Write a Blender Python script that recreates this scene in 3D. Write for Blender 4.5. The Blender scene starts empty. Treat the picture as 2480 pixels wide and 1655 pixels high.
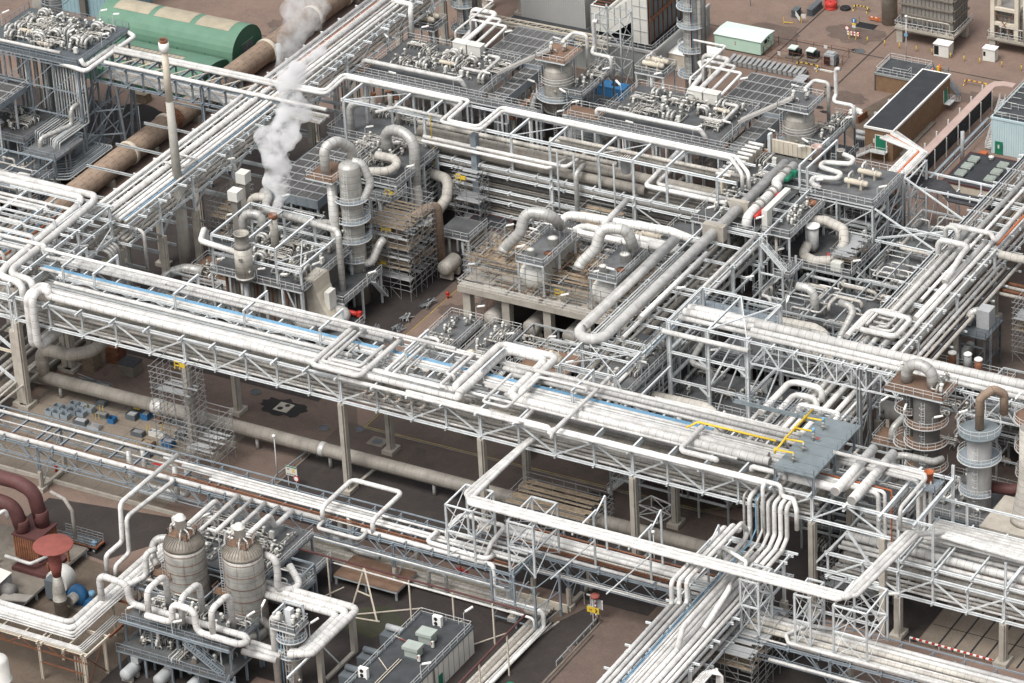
import bpy,math,random
from mathutils import Vector,Matrix
from math import sin,cos,pi,radians,sqrt,atan2
random.seed(7)
SC = bpy.context.scene
COL = SC.collection
V = Vector
# ------------------------------------------------------------------ camera
FPX,CX,CY = 9734.5,1240.0,827.5          # long lens of an aerial picture (focal length in pixels of the 2480 px frame)
YAW,PITCH,ROLL,DIST = map(float,(-31.09772,29.90404,-3.28974,662.0))
_a,_b,_c = radians(YAW),radians(PITCH),radians(ROLL)
FWD = V((sin(_a)*cos(_b),cos(_a)*cos(_b),-sin(_b)))
_r = V((cos(_a),-sin(_a),0.0)); _u = _r.cross(FWD)
RGT = _r*cos(_c) + _u*sin(_c)
UPV = -_r*sin(_c) + _u*cos(_c)
EYE = -FWD*DIST
cam = bpy.data.cameras.new('camera'); camo = bpy.data.objects.new('camera',cam); COL.objects.link(camo)
camo.matrix_world = Matrix(((RGT.x,UPV.x,-FWD.x,EYE.x),(RGT.y,UPV.y,-FWD.y,EYE.y),(RGT.z,UPV.z,-FWD.z,EYE.z),(0,0,0,1)))
cam.sensor_width = 36.0; cam.lens = FPX/2480*36; cam.clip_start = 5; cam.clip_end = 6000
SC.camera = camo
# ------------------------------------------------------------------ light
SUN_EL,SUN_AZ = 60.0,195.0                  # degrees; azimuth clockwise from +Y
SC.view_settings.view_transform = 'Standard'; SC.view_settings.look = 'None'
SC.view_settings.gamma = 1; SC.view_settings.exposure = 0.52
wd = bpy.data.worlds.new('World'); SC.world = wd; wd.use_nodes = True
nt = wd.node_tree; bg = nt.nodes['Background']
sky = nt.nodes.new('ShaderNodeTexSky'); sky.sky_type = 'NISHITA'; sky.sun_disc = False
sky.sun_elevation = radians(SUN_EL); sky.sun_rotation = radians(SUN_AZ)
sky.dust_density = 5.0; sky.air_density = 1.0; sky.ozone_density = 1.0
hs = nt.nodes.new('ShaderNodeHueSaturation'); hs.inputs['Saturation'].default_value = 0.25
nt.links.new(sky.outputs[0],hs.inputs['Color']); nt.links.new(hs.outputs[0],bg.inputs['Color'])
bg.inputs['Strength'].default_value = 0.135
sl = bpy.data.lights.new('sun','SUN'); sl.energy = 1.35; sl.angle = radians(24); sl.color = (1.0,0.98,0.945)
so = bpy.data.objects.new('sun',sl); COL.objects.link(so)
_sd = V((sin(radians(SUN_AZ))*cos(radians(SUN_EL)),cos(radians(SUN_AZ))*cos(radians(SUN_EL)),sin(radians(SUN_EL))))
so.rotation_euler = (-_sd).to_track_quat('-Z','Y').to_euler(); so.location = _sd*300
SC.cycles.max_bounces = 6; SC.cycles.diffuse_bounces = 3; SC.cycles.glossy_bounces = 2
SC.cycles.transparent_max_bounces = 8; SC.cycles.volume_bounces = 6; SC.cycles.use_denoising = True
SC.cycles.volume_step_rate = 2.0
# ------------------------------------------------------------------ survey: picture position + known height (or plane) -> place
def _ray(u,v): return RGT*((u-CX)/FPX) - UPV*((v-CY)/FPX) + FWD
def W(u,v,z=0.0):
 d = _ray(u,v); return EYE + d*((z-EYE.z)/d.z)
def WY(u,v,y):
 d = _ray(u,v); return EYE + d*((y-EYE.y)/d.y)
def WX(u,v,x):
 d = _ray(u,v); return EYE + d*((x-EYE.x)/d.x)
AX = {'x': V((1,0,0)),'y': V((0,1,0)),'z': V((0,0,1))}
def along(p,ax,pix):
 """point reached from p along an axis where the picture column (x, y) or row (z) equals pix"""
 A = AX[ax]; q = p - EYE
 if ax == 'z': k = (CY-pix)/FPX; n = UPV
 else: k = (pix-CX)/FPX; n = RGT
 return p + A*((k*q.dot(FWD) - q.dot(n))/(A.dot(n) - k*A.dot(FWD)))
def route(start,moves):
 """x/y/z + picture position, X/Y/Z + world value, r/f/h + relative metres along x/y/z, d+dx,dy,dz relative diagonal"""
 p = V(start) if not (isinstance(start,tuple) and len(start) == 4) else V(start[1:])
 if isinstance(start,tuple) and len(start) == 3: p = W(*start)
 pts = [p.copy()]
 for m in moves.split():
  c,a = m[0],m[1:]
  if c in 'xyz': p = along(p,c,float(a))
  elif c in 'XYZ':
   p = p.copy(); p['XYZ'.index(c)] = float(a)
  elif c in 'rfh':
   p = p.copy(); p['rfh'.index(c)] += float(a)
  elif c == 'd': p = p + V([float(t) for t in a.split(',')])
  pts.append(p.copy())
 return pts
# ------------------------------------------------------------------ materials
MATS = {}
def new_mat(name,col,rough=0.6,metal=0.0,var=0.12,scale=0.6,dirt=None,dirt_amt=0.0,dirt_scale=1.5,seams=0.0,seam_col=(0.12,0.11,0.10),long_seam=False,patch=False,bump=0.0,streak=0.0,spec=0.3):
 m = bpy.data.materials.new(name); m.use_nodes = True; n = m.node_tree; L = n.links
 b = n.nodes['Principled BSDF']; b.inputs['Roughness'].default_value = rough; b.inputs['Metallic'].default_value = metal
 b.inputs['Specular IOR Level'].default_value = spec
 geo = n.nodes.new('ShaderNodeNewGeometry')
 no = n.nodes.new('ShaderNodeTexNoise'); no.inputs['Scale'].default_value = scale; no.inputs['Detail'].default_value = 5; no.inputs['Roughness'].default_value = 0.65
 L.new(geo.outputs['Position'],no.inputs['Vector'])
 mr = n.nodes.new('ShaderNodeMapRange'); mr.inputs['From Min'].default_value = 0.3; mr.inputs['From Max'].default_value = 0.7
 mr.inputs['To Min'].default_value = 1-var; mr.inputs['To Max'].default_value = 1+var*0.6
 L.new(no.outputs['Fac'],mr.inputs['Value'])
 oi = n.nodes.new('ShaderNodeObjectInfo')
 mo = n.nodes.new('ShaderNodeMapRange'); mo.inputs['To Min'].default_value = 1-var*0.9; mo.inputs['To Max'].default_value = 1.0+var*0.3
 L.new(oi.outputs['Random'],mo.inputs['Value'])
 mm = n.nodes.new('ShaderNodeMath'); mm.operation = 'MULTIPLY'; L.new(mr.outputs[0],mm.inputs[0]); L.new(mo.outputs[0],mm.inputs[1])
 mul = n.nodes.new('ShaderNodeMix'); mul.data_type = 'RGBA'; mul.blend_type = 'MULTIPLY'; mul.inputs['Factor'].default_value = 1
 mul.inputs['A'].default_value = (*col,1)
 L.new(mm.outputs[0],mul.inputs['B'])
 out = mul.outputs['Result']
 def mix(fac,c):
  nonlocal out
  x = n.nodes.new('ShaderNodeMix'); x.data_type = 'RGBA'; L.new(fac,x.inputs['Factor']); L.new(out,x.inputs['A']); x.inputs['B'].default_value = (*c,1)
  out = x.outputs['Result']
 if dirt:
  d = n.nodes.new('ShaderNodeTexNoise'); d.inputs['Scale'].default_value = dirt_scale; d.inputs['Detail'].default_value = 8; d.inputs['Roughness'].default_value = 0.7
  if streak:
   mp = n.nodes.new('ShaderNodeMapping'); mp.inputs['Scale'].default_value = (1,1,streak); L.new(geo.outputs['Position'],mp.inputs['Vector']); L.new(mp.outputs[0],d.inputs['Vector'])
  else: L.new(geo.outputs['Position'],d.inputs['Vector'])
  r = n.nodes.new('ShaderNodeMapRange'); r.inputs['From Min'].default_value = 0.62-dirt_amt*0.3; r.inputs['From Max'].default_value = 0.80-dirt_amt*0.3; r.inputs['To Max'].default_value = min(1,0.45+dirt_amt)
  L.new(d.outputs['Fac'],r.inputs['Value']); mix(r.outputs[0],dirt)
 if seams:
  uv = n.nodes.new('ShaderNodeUVMap'); sp = n.nodes.new('ShaderNodeSeparateXYZ'); L.new(uv.outputs[0],sp.inputs[0])
  def line(sock,period,width):
   a = n.nodes.new('ShaderNodeMath'); a.operation = 'DIVIDE'; L.new(sock,a.inputs[0]); a.inputs[1].default_value = period
   f = n.nodes.new('ShaderNodeMath'); f.operation = 'FRACT'; L.new(a.outputs[0],f.inputs[0])
   c = n.nodes.new('ShaderNodeMath'); c.operation = 'LESS_THAN'; L.new(f.outputs[0],c.inputs[0]); c.inputs[1].default_value = width/period
   return c.outputs[0]
  s = line(sp.outputs['Y'],seams,0.07)
  t = n.nodes.new('ShaderNodeMath'); t.operation = 'MULTIPLY'; L.new(s,t.inputs[0]); t.inputs[1].default_value = 0.62; mix(t.outputs[0],seam_col)
  if patch:
   bk = n.nodes.new('ShaderNodeTexBrick'); bk.offset = 0.5; bk.inputs['Scale'].default_value = 1.0; bk.inputs['Brick Width'].default_value = 0.14; bk.inputs['Row Height'].default_value = 1.2; bk.inputs['Mortar Size'].default_value = 0.006; bk.inputs['Color1'].default_value = (0,0,0,1); bk.inputs['Color2'].default_value = (0.5,0.5,0.5,1); bk.inputs['Mortar'].default_value = (1,1,1,1)
   L.new(uv.outputs[0],bk.inputs['Vector']); t = n.nodes.new('ShaderNodeMath'); t.operation = 'MULTIPLY'; L.new(bk.outputs['Fac'],t.inputs[0]); t.inputs[1].default_value = 0.55; mix(t.outputs[0],seam_col)
  if long_seam:
   s = line(sp.outputs['X'],0.5,0.012)
   t = n.nodes.new('ShaderNodeMath'); t.operation = 'MULTIPLY'; L.new(s,t.inputs[0]); t.inputs[1].default_value = 0.5; mix(t.outputs[0],seam_col)
 L.new(out,b.inputs['Base Color'])
 if bump:
  bp = n.nodes.new('ShaderNodeBump'); bp.inputs['Strength'].default_value = bump; bp.inputs['Distance'].default_value = 0.1
  L.new(no.outputs['Fac'],bp.inputs['Height']); L.new(bp.outputs[0],b.inputs['Normal'])
 MATS[name] = m; return m
GR = (0.16,0.13,0.10)
new_mat('white_clad',(0.70,0.685,0.655),0.42,0.0,0.28,0.6,GR,0.09,1.3,seams=3.0,seam_col=(0.3,0.28,0.25))
new_mat('white_band',(0.69,0.675,0.645),0.42,0.0,0.26,0.6,GR,0.08,1.1,seams=1.25)
new_mat('old_clad',(0.50,0.47,0.42),0.5,0.0,0.28,0.5,(0.22,0.13,0.08),0.16,0.8,seams=1.1)
new_mat('alu_clad',(0.55,0.54,0.51),0.4,0.25,0.22,0.7,GR,0.15,0.8,seams=1.0)
new_mat('duct_clad',(0.36,0.33,0.285),0.55,0.0,0.3,0.4,(0.15,0.08,0.045),0.12,0.35,seams=1.45,long_seam=True)
new_mat('brown_lag',(0.285,0.21,0.155),0.75,0.0,0.25,0.3,(0.16,0.115,0.085),0.16,0.5,seams=2.4,seam_col=(0.09,0.06,0.045),patch=True)
new_mat('white_steel',(0.66,0.685,0.685),0.5,0,0.18,0.8,(0.25,0.17,0.11),0.08,1.6)
new_mat('grey_steel',(0.40,0.42,0.42),0.5,0,0.2,0.8,(0.13,0.10,0.08),0.10,1.1)
new_mat('galv',(0.27,0.31,0.34),0.5,0.1,0.2,0.8,(0.10,0.09,0.08),0.1,1.0)
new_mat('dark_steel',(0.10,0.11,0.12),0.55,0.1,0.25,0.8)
new_mat('rail',(0.60,0.61,0.60),0.5,0,0.1)
new_mat('scaf',(0.30,0.30,0.295),0.5,0.2,0.2,2.0)
new_mat('chimney',(0.42,0.40,0.355),0.6,0,0.2,0.4,(0.26,0.20,0.14),0.2,0.5,streak=0.2)
new_mat('boards',(0.27,0.19,0.125),0.8,0,0.5,1.3,(0.17,0.15,0.13),0.25,1.5)
new_mat('linepaint',(0.42,0.31,0.07),0.7,0,0.4,0.8,(0.16,0.12,0.09),0.3,1.0)
new_mat('tank_clad',(0.44,0.43,0.395),0.42,0.2,0.3,0.5,(0.15,0.095,0.05),0.30,1.3,seams=1.2,streak=0.09)
new_mat('dome_clad',(0.30,0.27,0.225),0.5,0.15,0.35,0.6,(0.14,0.085,0.05),0.3,0.9)
new_mat('wood',(0.30,0.235,0.165),0.8,0,0.4,1.6,(0.16,0.14,0.12),0.2,2.0)
new_mat('deck',(0.135,0.14,0.143),0.7,0.05,0.35,0.5,(0.12,0.08,0.055),0.24,0.4)
new_mat('grate',(0.115,0.113,0.11),0.75,0.05,0.35,0.6,(0.26,0.25,0.23),0.15,1.2)
new_mat('bluedeck',(0.205,0.238,0.25),0.6,0,0.2,0.35,(0.15,0.17,0.18),0.15,0.8)
new_mat('rustdeck',(0.20,0.125,0.085),0.8,0,0.3,0.6,(0.12,0.08,0.06),0.2,0.8)
new_mat('concrete',(0.42,0.385,0.33),0.85,0,0.2,0.5,(0.15,0.125,0.10),0.16,0.6,bump=0.1)
new_mat('darkcon',(0.20,0.175,0.145),0.9,0,0.3,0.4,(0.08,0.07,0.06),0.25,0.6)
new_mat('rust',(0.23,0.10,0.055),0.8,0,0.4,1.0,(0.10,0.05,0.03),0.2,1.5)
new_mat('orange',(0.55,0.16,0.06),0.6,0,0.3,1.0,(0.25,0.10,0.05),0.15,1.0)
new_mat('red',(0.45,0.04,0.03),0.5,0,0.2)
new_mat('maroon',(0.105,0.045,0.042),0.6,0,0.25,0.7,(0.07,0.03,0.028),0.2,0.7)
new_mat('redcap',(0.25,0.075,0.06),0.7,0,0.18,0.6,(0.20,0.07,0.05),0.15,0.8)
new_mat('yellow',(0.68,0.47,0.05),0.5,0,0.15)
new_mat('bluepipe',(0.19,0.37,0.53),0.5,0,0.12)
new_mat('blue',(0.035,0.14,0.30),0.5,0,0.2)
new_mat('green',(0.02,0.20,0.115),0.5,0,0.2)
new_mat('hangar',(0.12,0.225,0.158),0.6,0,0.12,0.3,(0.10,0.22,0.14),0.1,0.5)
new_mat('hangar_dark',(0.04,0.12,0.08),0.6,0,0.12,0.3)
new_mat('rooflight',(0.40,0.35,0.26),0.6,0,0.15,0.5)
new_mat('mint',(0.50,0.68,0.56),0.5,0,0.08,0.4)
new_mat('mintroof',(0.62,0.74,0.66),0.5,0,0.08,0.4,(0.4,0.48,0.43),0.15,1.0)
new_mat('blueclad',(0.48,0.60,0.62),0.5,0,0.08,0.3)
new_mat('tealclad',(0.25,0.38,0.42),0.5,0,0.1,0.3)
new_mat('greyclad',(0.40,0.40,0.385),0.5,0,0.06,0.2)
new_mat('midclad',(0.28,0.29,0.28),0.5,0,0.08,0.2)
new_mat('offwhite',(0.66,0.65,0.60),0.5,0,0.1,0.4,(0.4,0.37,0.3),0.1,0.6)
new_mat('ivory',(0.60,0.54,0.44),0.6,0,0.12,0.5)
new_mat('brick',(0.23,0.145,0.085),0.9,0,0.16,1.2,(0.15,0.10,0.065),0.1,0.5,bump=0.1)
new_mat('flatroof',(0.030,0.032,0.036),0.55,0,0.3,0.5,spec=0.5)
new_mat('greyroof',(0.055,0.058,0.062),0.8,0,0.3,0.5,(0.10,0.10,0.10),0.2,0.7)
new_mat('lamp_white',(0.85,0.84,0.80),0.4,0,0.04)
new_mat('black',(0.018,0.018,0.02),0.6,0,0.2)
new_mat('cable',(0.05,0.05,0.055),0.6,0,0.2)
new_mat('pinkcover',(0.46,0.34,0.30),0.7,0,0.12,0.5)
new_mat('stainless',(0.52,0.51,0.47),0.35,0.35,0.2,0.5,(0.20,0.12,0.06),0.2,0.9,seams=1.2,streak=0.18)
new_mat('rusty_vessel',(0.46,0.435,0.385),0.5,0.1,0.3,0.5,(0.17,0.105,0.06),0.24,1.1,seams=1.15,streak=0.12)
new_mat('towergrey',(0.42,0.415,0.405),0.5,0.05,0.14,0.5,(0.25,0.22,0.2),0.12,0.7,streak=0.15)
new_mat('towerdark',(0.16,0.155,0.145),0.6,0.05,0.25,0.5,(0.08,0.06,0.05),0.2,0.7,seams=1.6,streak=0.2)
new_mat('motor',(0.36,0.37,0.37),0.5,0,0.15)
new_mat('slate',(0.105,0.12,0.13),0.6,0,0.15,0.6)
new_mat('glass',(0.05,0.07,0.08),0.2,0,0.1)
new_mat('acgreen',(0.36,0.40,0.36),0.6,0,0.12)
# ------------------------------------------------------------------ mesh building
EACH = {'cross_beams': 'cross_beam','outrigger': 'outrigger','pipe_support': 'pipe_support','knee_brace': 'knee_brace','end_wall': 'end_wall','legs': 'leg','post': 'post','vent_pipe': 'vent_pipe','notice': 'notice','brace': 'brace','cross_brace': 'cross_brace','top_lacing': 'lacing','frame_beam': 'frame_beam','beam': 'beam','saddle': 'saddle','wall_trim': 'wall_trim','k_brace': 'brace','diagonal': 'diagonal','pipe_stop': 'pipe_stop','band': 'band','hatch': 'hatch','tie': 'tie','edge_beam': 'edge_beam','feet': 'foot'}
class B:
 def __init__(s,mat='white_steel'): s.v = []; s.f = []; s.mi = []; s.uv = {}; s.sm = []; s.slots = [mat]; s.cur = 0; s.pc = []; s.n = 0; s.deep = 0
 def mat(s,m):
  if m not in s.slots: s.slots.append(m)
  s.cur = s.slots.index(m); return s
 def face(s,idx,smooth=False,uv=None):
  if uv: s.uv[len(s.f)] = uv
  s.f.append(idx); s.pc.append(s.n); s.mi.append(s.cur); s.sm.append(smooth)
 def quad(s,a,b,c,d):
  k = len(s.v); s.v += [V(a),V(b),V(c),V(d)]; s.face((k,k+1,k+2,k+3)); return s
 def poly(s,pts,h=None):
  """a prism: outline pts (counter-clockwise seen from above), pulled down by h"""
  k = len(s.v); n = len(pts); s.v += [V(p) for p in pts]; s.face(tuple(range(k,k+n)))
  if h:
   h = V(h) if not isinstance(h,(int,float)) else V((0,0,-h))
   s.v += [V(p)+h for p in pts]; s.face(tuple(range(k+2*n-1,k+n-1,-1)))
   for i in range(n): j = (i+1) % n; s.face((k+i,k+n+i,k+n+j,k+j))
  return s
 def box(s,x0,y0,z0,x1,y1,z1):
  k = len(s.v)
  s.v += [V((x,y,z)) for z in (z0,z1) for y in (y0,y1) for x in (x0,x1)]
  for q in ((0,2,3,1),(4,5,7,6),(0,1,5,4),(2,6,7,3),(0,4,6,2),(1,3,7,5)): s.face(tuple(k+i for i in q))
  return s
 def cbox(s,c,sx,sy,h): return s.box(c[0]-sx/2,c[1]-sy/2,c[2],c[0]+sx/2,c[1]+sy/2,c[2]+h)
 def bar(s,p,q,w=0.1,h=None,ends=True):
  p = V(p); q = V(q); d = q-p
  if d.length < 1e-5: return s
  h = h or w; d.normalize()
  r = d.cross(V((0,0,1)))
  if r.length < 0.02: r = V((1,0,0))
  r.normalize(); u = r.cross(d)
  k = len(s.v)
  for e in (p,q): s.v += [e - r*w/2 - u*h/2,e + r*w/2 - u*h/2,e + r*w/2 + u*h/2,e - r*w/2 + u*h/2]
  for i in range(4): j = (i+1) % 4; s.face((k+i,k+j,k+4+j,k+4+i))
  if ends: s.face((k+3,k+2,k+1,k)); s.face((k+4,k+5,k+6,k+7))
  return s
 def ibeam(s,p,q,w=0.3,h=0.4,t=0.06):
  """an I section between two points: two flanges and a web"""
  p = V(p); q = V(q); d = (q-p).normalized(); r = d.cross(V((0,0,1)))
  if r.length < 0.02: r = V((0,1,0)); up = V((1,0,0))
  else: r.normalize(); up = r.cross(d)
  for sg in (1,-1):
   o = up*(sg*(h-t)/2)
   s._bar2(p+o,q+o,r,up,w,t)
  s._bar2(p,q,r,up,t,h-2*t-0.004)
  return s
 def _bar2(s,p,q,r,u,w,h):
  k = len(s.v)
  for e in (p,q): s.v += [e - r*w/2 - u*h/2,e + r*w/2 - u*h/2,e + r*w/2 + u*h/2,e - r*w/2 + u*h/2]
  for i in range(4): j = (i+1) % 4; s.face((k+i,k+j,k+4+j,k+4+i))
  s.face((k+3,k+2,k+1,k)); s.face((k+4,k+5,k+6,k+7))
 def tube(s,pts,r,n=10,bend=1.6,caps=True,radii=None,arc=5):
  pts = [V(p) for p in pts]; P = []
  if bend and not radii:
   for i,p in enumerate(pts):
    if 0 < i < len(pts)-1:
     a = pts[i-1]-p; b = pts[i+1]-p; la,lb = a.length,b.length
     if la < 1e-4 or lb < 1e-4: continue
     a /= la; b /= lb; ang = a.angle(b)
     if ang > pi-0.05: P.append(p); continue
     t = min(2*r*bend/math.tan(ang/2),la*0.49,lb*0.49); R = t*math.tan(ang/2)
     c = p + (a+b).normalized()*(R/sin(ang/2)); A = p+a*t; Bq = p+b*t
     va = A-c; vb = Bq-c; th = va.angle(vb)
     for j in range(arc+1):
      f = j/arc; P.append(c + (va*sin((1-f)*th)+vb*sin(f*th))/sin(th))
    else: P.append(p)
  else: P = pts
  m = len(P); rr = radii or [r]*m; k = len(s.v)
  d0 = (P[1]-P[0]).normalized(); x = d0.cross(V((0,0,1)))
  if x.length < 0.05: x = V((1,0,0))
  x.normalize(); L = 0; Ls = []
  for i in range(m):
   if i: L += (P[i]-P[i-1]).length
   Ls.append(L)
   d = (P[min(i+1,m-1)]-P[i]).normalized() if i == 0 else ((P[i]-P[i-1]).normalized() if i == m-1 else ((P[i]-P[i-1]).normalized()+(P[i+1]-P[i]).normalized()).normalized())
   x = (x - d*x.dot(d))
   if x.length < 1e-4: x = d.orthogonal()
   x.normalize(); y = x.cross(d)
   for j in range(n):
    an = 2*pi*j/n; s.v.append(P[i] + (x*cos(an)+y*sin(an))*rr[i])
  for i in range(m-1):
   for j in range(n):
    j2 = (j+1) % n; a = k+i*n+j; b = k+i*n+j2
    s.face((a,a+n,b+n,b),True,((j/n,Ls[i]),(j/n,Ls[i+1]),((j+1)/n,Ls[i+1]),((j+1)/n,Ls[i])))
  if caps:
   s.face(tuple(k+j for j in range(n))); s.face(tuple(k+(m-1)*n+j for j in range(n-1,-1,-1)))
  return s
 def cyl(s,c,r,h,n=16,r2=None): return s.tube([c,V(c)+V((0,0,h))],r,n,0,radii=[r,r if r2 is None else r2])
 def lathe(s,c,prof,n=24,ax='z'):
  """revolve (radius, height) pairs about an axis through c; upper ends close themselves when the radius is small"""
  c = V(c); pts = []; rr = []
  A = AX[ax]
  for r,h in prof: pts.append(c + A*h); rr.append(max(r,0.01))
  k = len(s.v); x,y = (V((1,0,0)),V((0,1,0))) if ax == 'z' else ((V((0,1,0)),V((0,0,1))) if ax == 'x' else (V((0,0,1)),V((1,0,0))))
  m = len(pts); L = 0
  for i in range(m):
   for j in range(n): an = 2*pi*j/n; s.v.append(pts[i] + (x*cos(an)+y*sin(an))*rr[i])
  for i in range(m-1):
   L2 = L + sqrt((prof[i+1][0]-prof[i][0])**2+(prof[i+1][1]-prof[i][1])**2)
   for j in range(n):
    j2 = (j+1) % n
    s.face((k+i*n+j,k+i*n+j2,k+(i+1)*n+j2,k+(i+1)*n+j),True,((j/n,L),((j+1)/n,L),((j+1)/n,L2),(j/n,L2)))
   L = L2
  s.face(tuple(k+j for j in range(n-1,-1,-1))); s.face(tuple(k+(m-1)*n+j for j in range(n)))
  return s
 def ring(s,c,r,w=0.06,n=20,a0=0,a1=2*pi):
  pts = [V(c)+V((cos(a0+(a1-a0)*i/n)*r,sin(a0+(a1-a0)*i/n)*r,0)) for i in range(n+1)]
  for a,b in zip(pts,pts[1:]): s.bar(a,b,w,w,False)
  return s
 def rail(s,pts,h=1.1,w=0.075,step=1.5,mid=True,toe=True):
  w = min(max(w,0.06),0.065); toe = False
  pts = [V(p) for p in pts]
  for a,b in zip(pts,pts[1:]):
   n = max(1,round((b-a).length/step)); U = V((0,0,h))
   s.bar(a+U,b+U,w,w,False)
   if mid: s.bar(a+U*0.5,b+U*0.5,w*0.8,w*0.8,False)
   if toe: s.bar(a+V((0,0,0.08)),b+V((0,0,0.08)),0.02,0.15,False)
   for i in range(n+1): p = a.lerp(b,i/n); s.bar(p,p+U,w,w,False)
  return s
 def ladder(s,p,q,w=0.5,ax='x',t=0.05):
  p = V(p); q = V(q); o = AX[ax]*w/2
  s.bar(p-o,q-o,t,t,False); s.bar(p+o,q+o,t,t,False)
  n = int((q-p).length/0.45)
  for i in range(1,n): c = p.lerp(q,i/n); s.bar(c-o,c+o,0.035,0.035,False)
  return s
 def stair(s,p,q,w=0.9,rails=True):
  """a straight flight from p (low) to q (high)"""
  p = V(p); q = V(q); d = q-p; hd = V((d.x,d.y,0)).normalized(); o = V((-hd.y,hd.x,0))*w/2
  for sg in (1,-1):
   s.bar(p+o*sg,q+o*sg,0.06,0.26)
   if rails:
    u = V((0,0,1.05)); s.bar(p+o*sg+u,q+o*sg+u,0.055,0.055,False); s.bar(p+o*sg+u*0.5,q+o*sg+u*0.5,0.045,0.045,False)
    for i in range(5): e = p.lerp(q,i/4)+o*sg; s.bar(e,e+u,0.05,0.05,False)
  n = max(3,int(d.z/0.21))
  for i in range(n): c = p.lerp(q,(i+0.5)/n); s.bar(c-o,c+o,0.24,0.03)
  return s
 def make(s,name,parent=None,label=None,cat=None,group=None,kind=None):
  if not s.f: return None
  if parent and name in EACH:
   idx = {}
   for k,f in enumerate(s.f): idx.setdefault(s.pc[k],[]).append(k)
   if 1 < len(idx) <= 100:
    o = None
    for ks in idx.values():
     c = B(s.slots[0]); c.slots = list(s.slots); mp_ = {}
     for k in ks:
      g = []
      for a in s.f[k]:
       if a not in mp_: mp_[a] = len(c.v); c.v.append(s.v[a])
       g.append(mp_[a])
      if k in s.uv: c.uv[len(c.f)] = s.uv[k]
      c.f.append(tuple(g)); c.mi.append(s.mi[k]); c.sm.append(s.sm[k])
     o = c._make(EACH[name],parent)
    return o
   name = EACH[name]
  return s._make(name,parent,label,cat,group,kind)
 def _make(s,name,parent=None,label=None,cat=None,group=None,kind=None):
  lo = V((min(p.x for p in s.v),min(p.y for p in s.v),min(p.z for p in s.v))); hi = V((max(p.x for p in s.v),max(p.y for p in s.v),max(p.z for p in s.v)))
  org = V(((lo.x+hi.x)/2,(lo.y+hi.y)/2,lo.z))
  me = bpy.data.meshes.new(name)
  me.from_pydata([(p-org)[:] for p in s.v],[],s.f)
  for m in s.slots: me.materials.append(MATS[m])
  me.polygons.foreach_set('material_index',s.mi); me.polygons.foreach_set('use_smooth',s.sm)
  if s.uv:
   ul = me.uv_layers.new(name='uv'); dat = [0.0]*(2*len(me.loops)); k = 0
   for i,f in enumerate(s.f):
    t = s.uv.get(i)
    for j in range(len(f)):
     if t: dat[2*k] = t[j][0]; dat[2*k+1] = t[j][1]
     k += 1
   ul.data.foreach_set('uv',dat)
  me.update()
  o = bpy.data.objects.new(name,me); COL.objects.link(o)
  if parent: o.parent = parent; o.location = org - worldloc(parent)
  else: o.location = org
  tag(o,label,cat,group,kind); return o
def _piece(f):
 def g(s,*a,**k):
  if not s.deep: s.n += 1
  s.deep += 1
  r = f(s,*a,**k); s.deep -= 1; return r
 return g
for _m in ('quad','poly','box','bar','ibeam','tube','lathe','ring','rail','ladder','stair','cyl'): setattr(B,_m,_piece(getattr(B,_m)))
def worldloc(o):
 l = o.location.copy()
 while o.parent: o = o.parent; l += o.location
 return l
LABELS = {}
def tag(o,label=None,cat=None,group=None,kind=None):
 if label:
  o['label'] = label
  if cat: LABELS.setdefault(label,[]).append(o.name)
 if cat: o['category'] = cat
 if group: o['group'] = group
 if kind: o['kind'] = kind
 return o
def thing(name,loc,label,cat,group=None):
 o = bpy.data.objects.new(name,None); COL.objects.link(o); o.location = V(loc); o.empty_display_size = 0.5
 return tag(o,label,cat,group)
def dup(root,loc,rz=0.0,label=None,group=None):
 r = root.copy(); COL.objects.link(r); r.location = V(loc); r.rotation_euler = (0,0,rz)
 if label: r['label'] = label
 if group: r['group'] = group
 for ch in list(root.children):
  c = ch.copy(); COL.objects.link(c); c.parent = r
  for g in ch.children:
   d = g.copy(); COL.objects.link(d); d.parent = c
 return r
ORD = 'first second third fourth fifth sixth seventh eighth ninth tenth eleventh twelfth thirteenth fourteenth fifteenth sixteenth seventeenth eighteenth nineteenth twentieth'.split()
def pipe(label,r,start,moves,mat='white_clad',name='pipe',group=None,bend=1.6,n=None,flanges=False,cat='pipe'):
 pts = route(start,moves)
 b = B(mat); n = n or (16 if r > 0.45 else 12 if r > 0.25 else 8)
 b.tube(pts,r,n,bend,arc=6 if r > 0.3 else 4)
 return b.make(name,None,label,cat,group)
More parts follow.
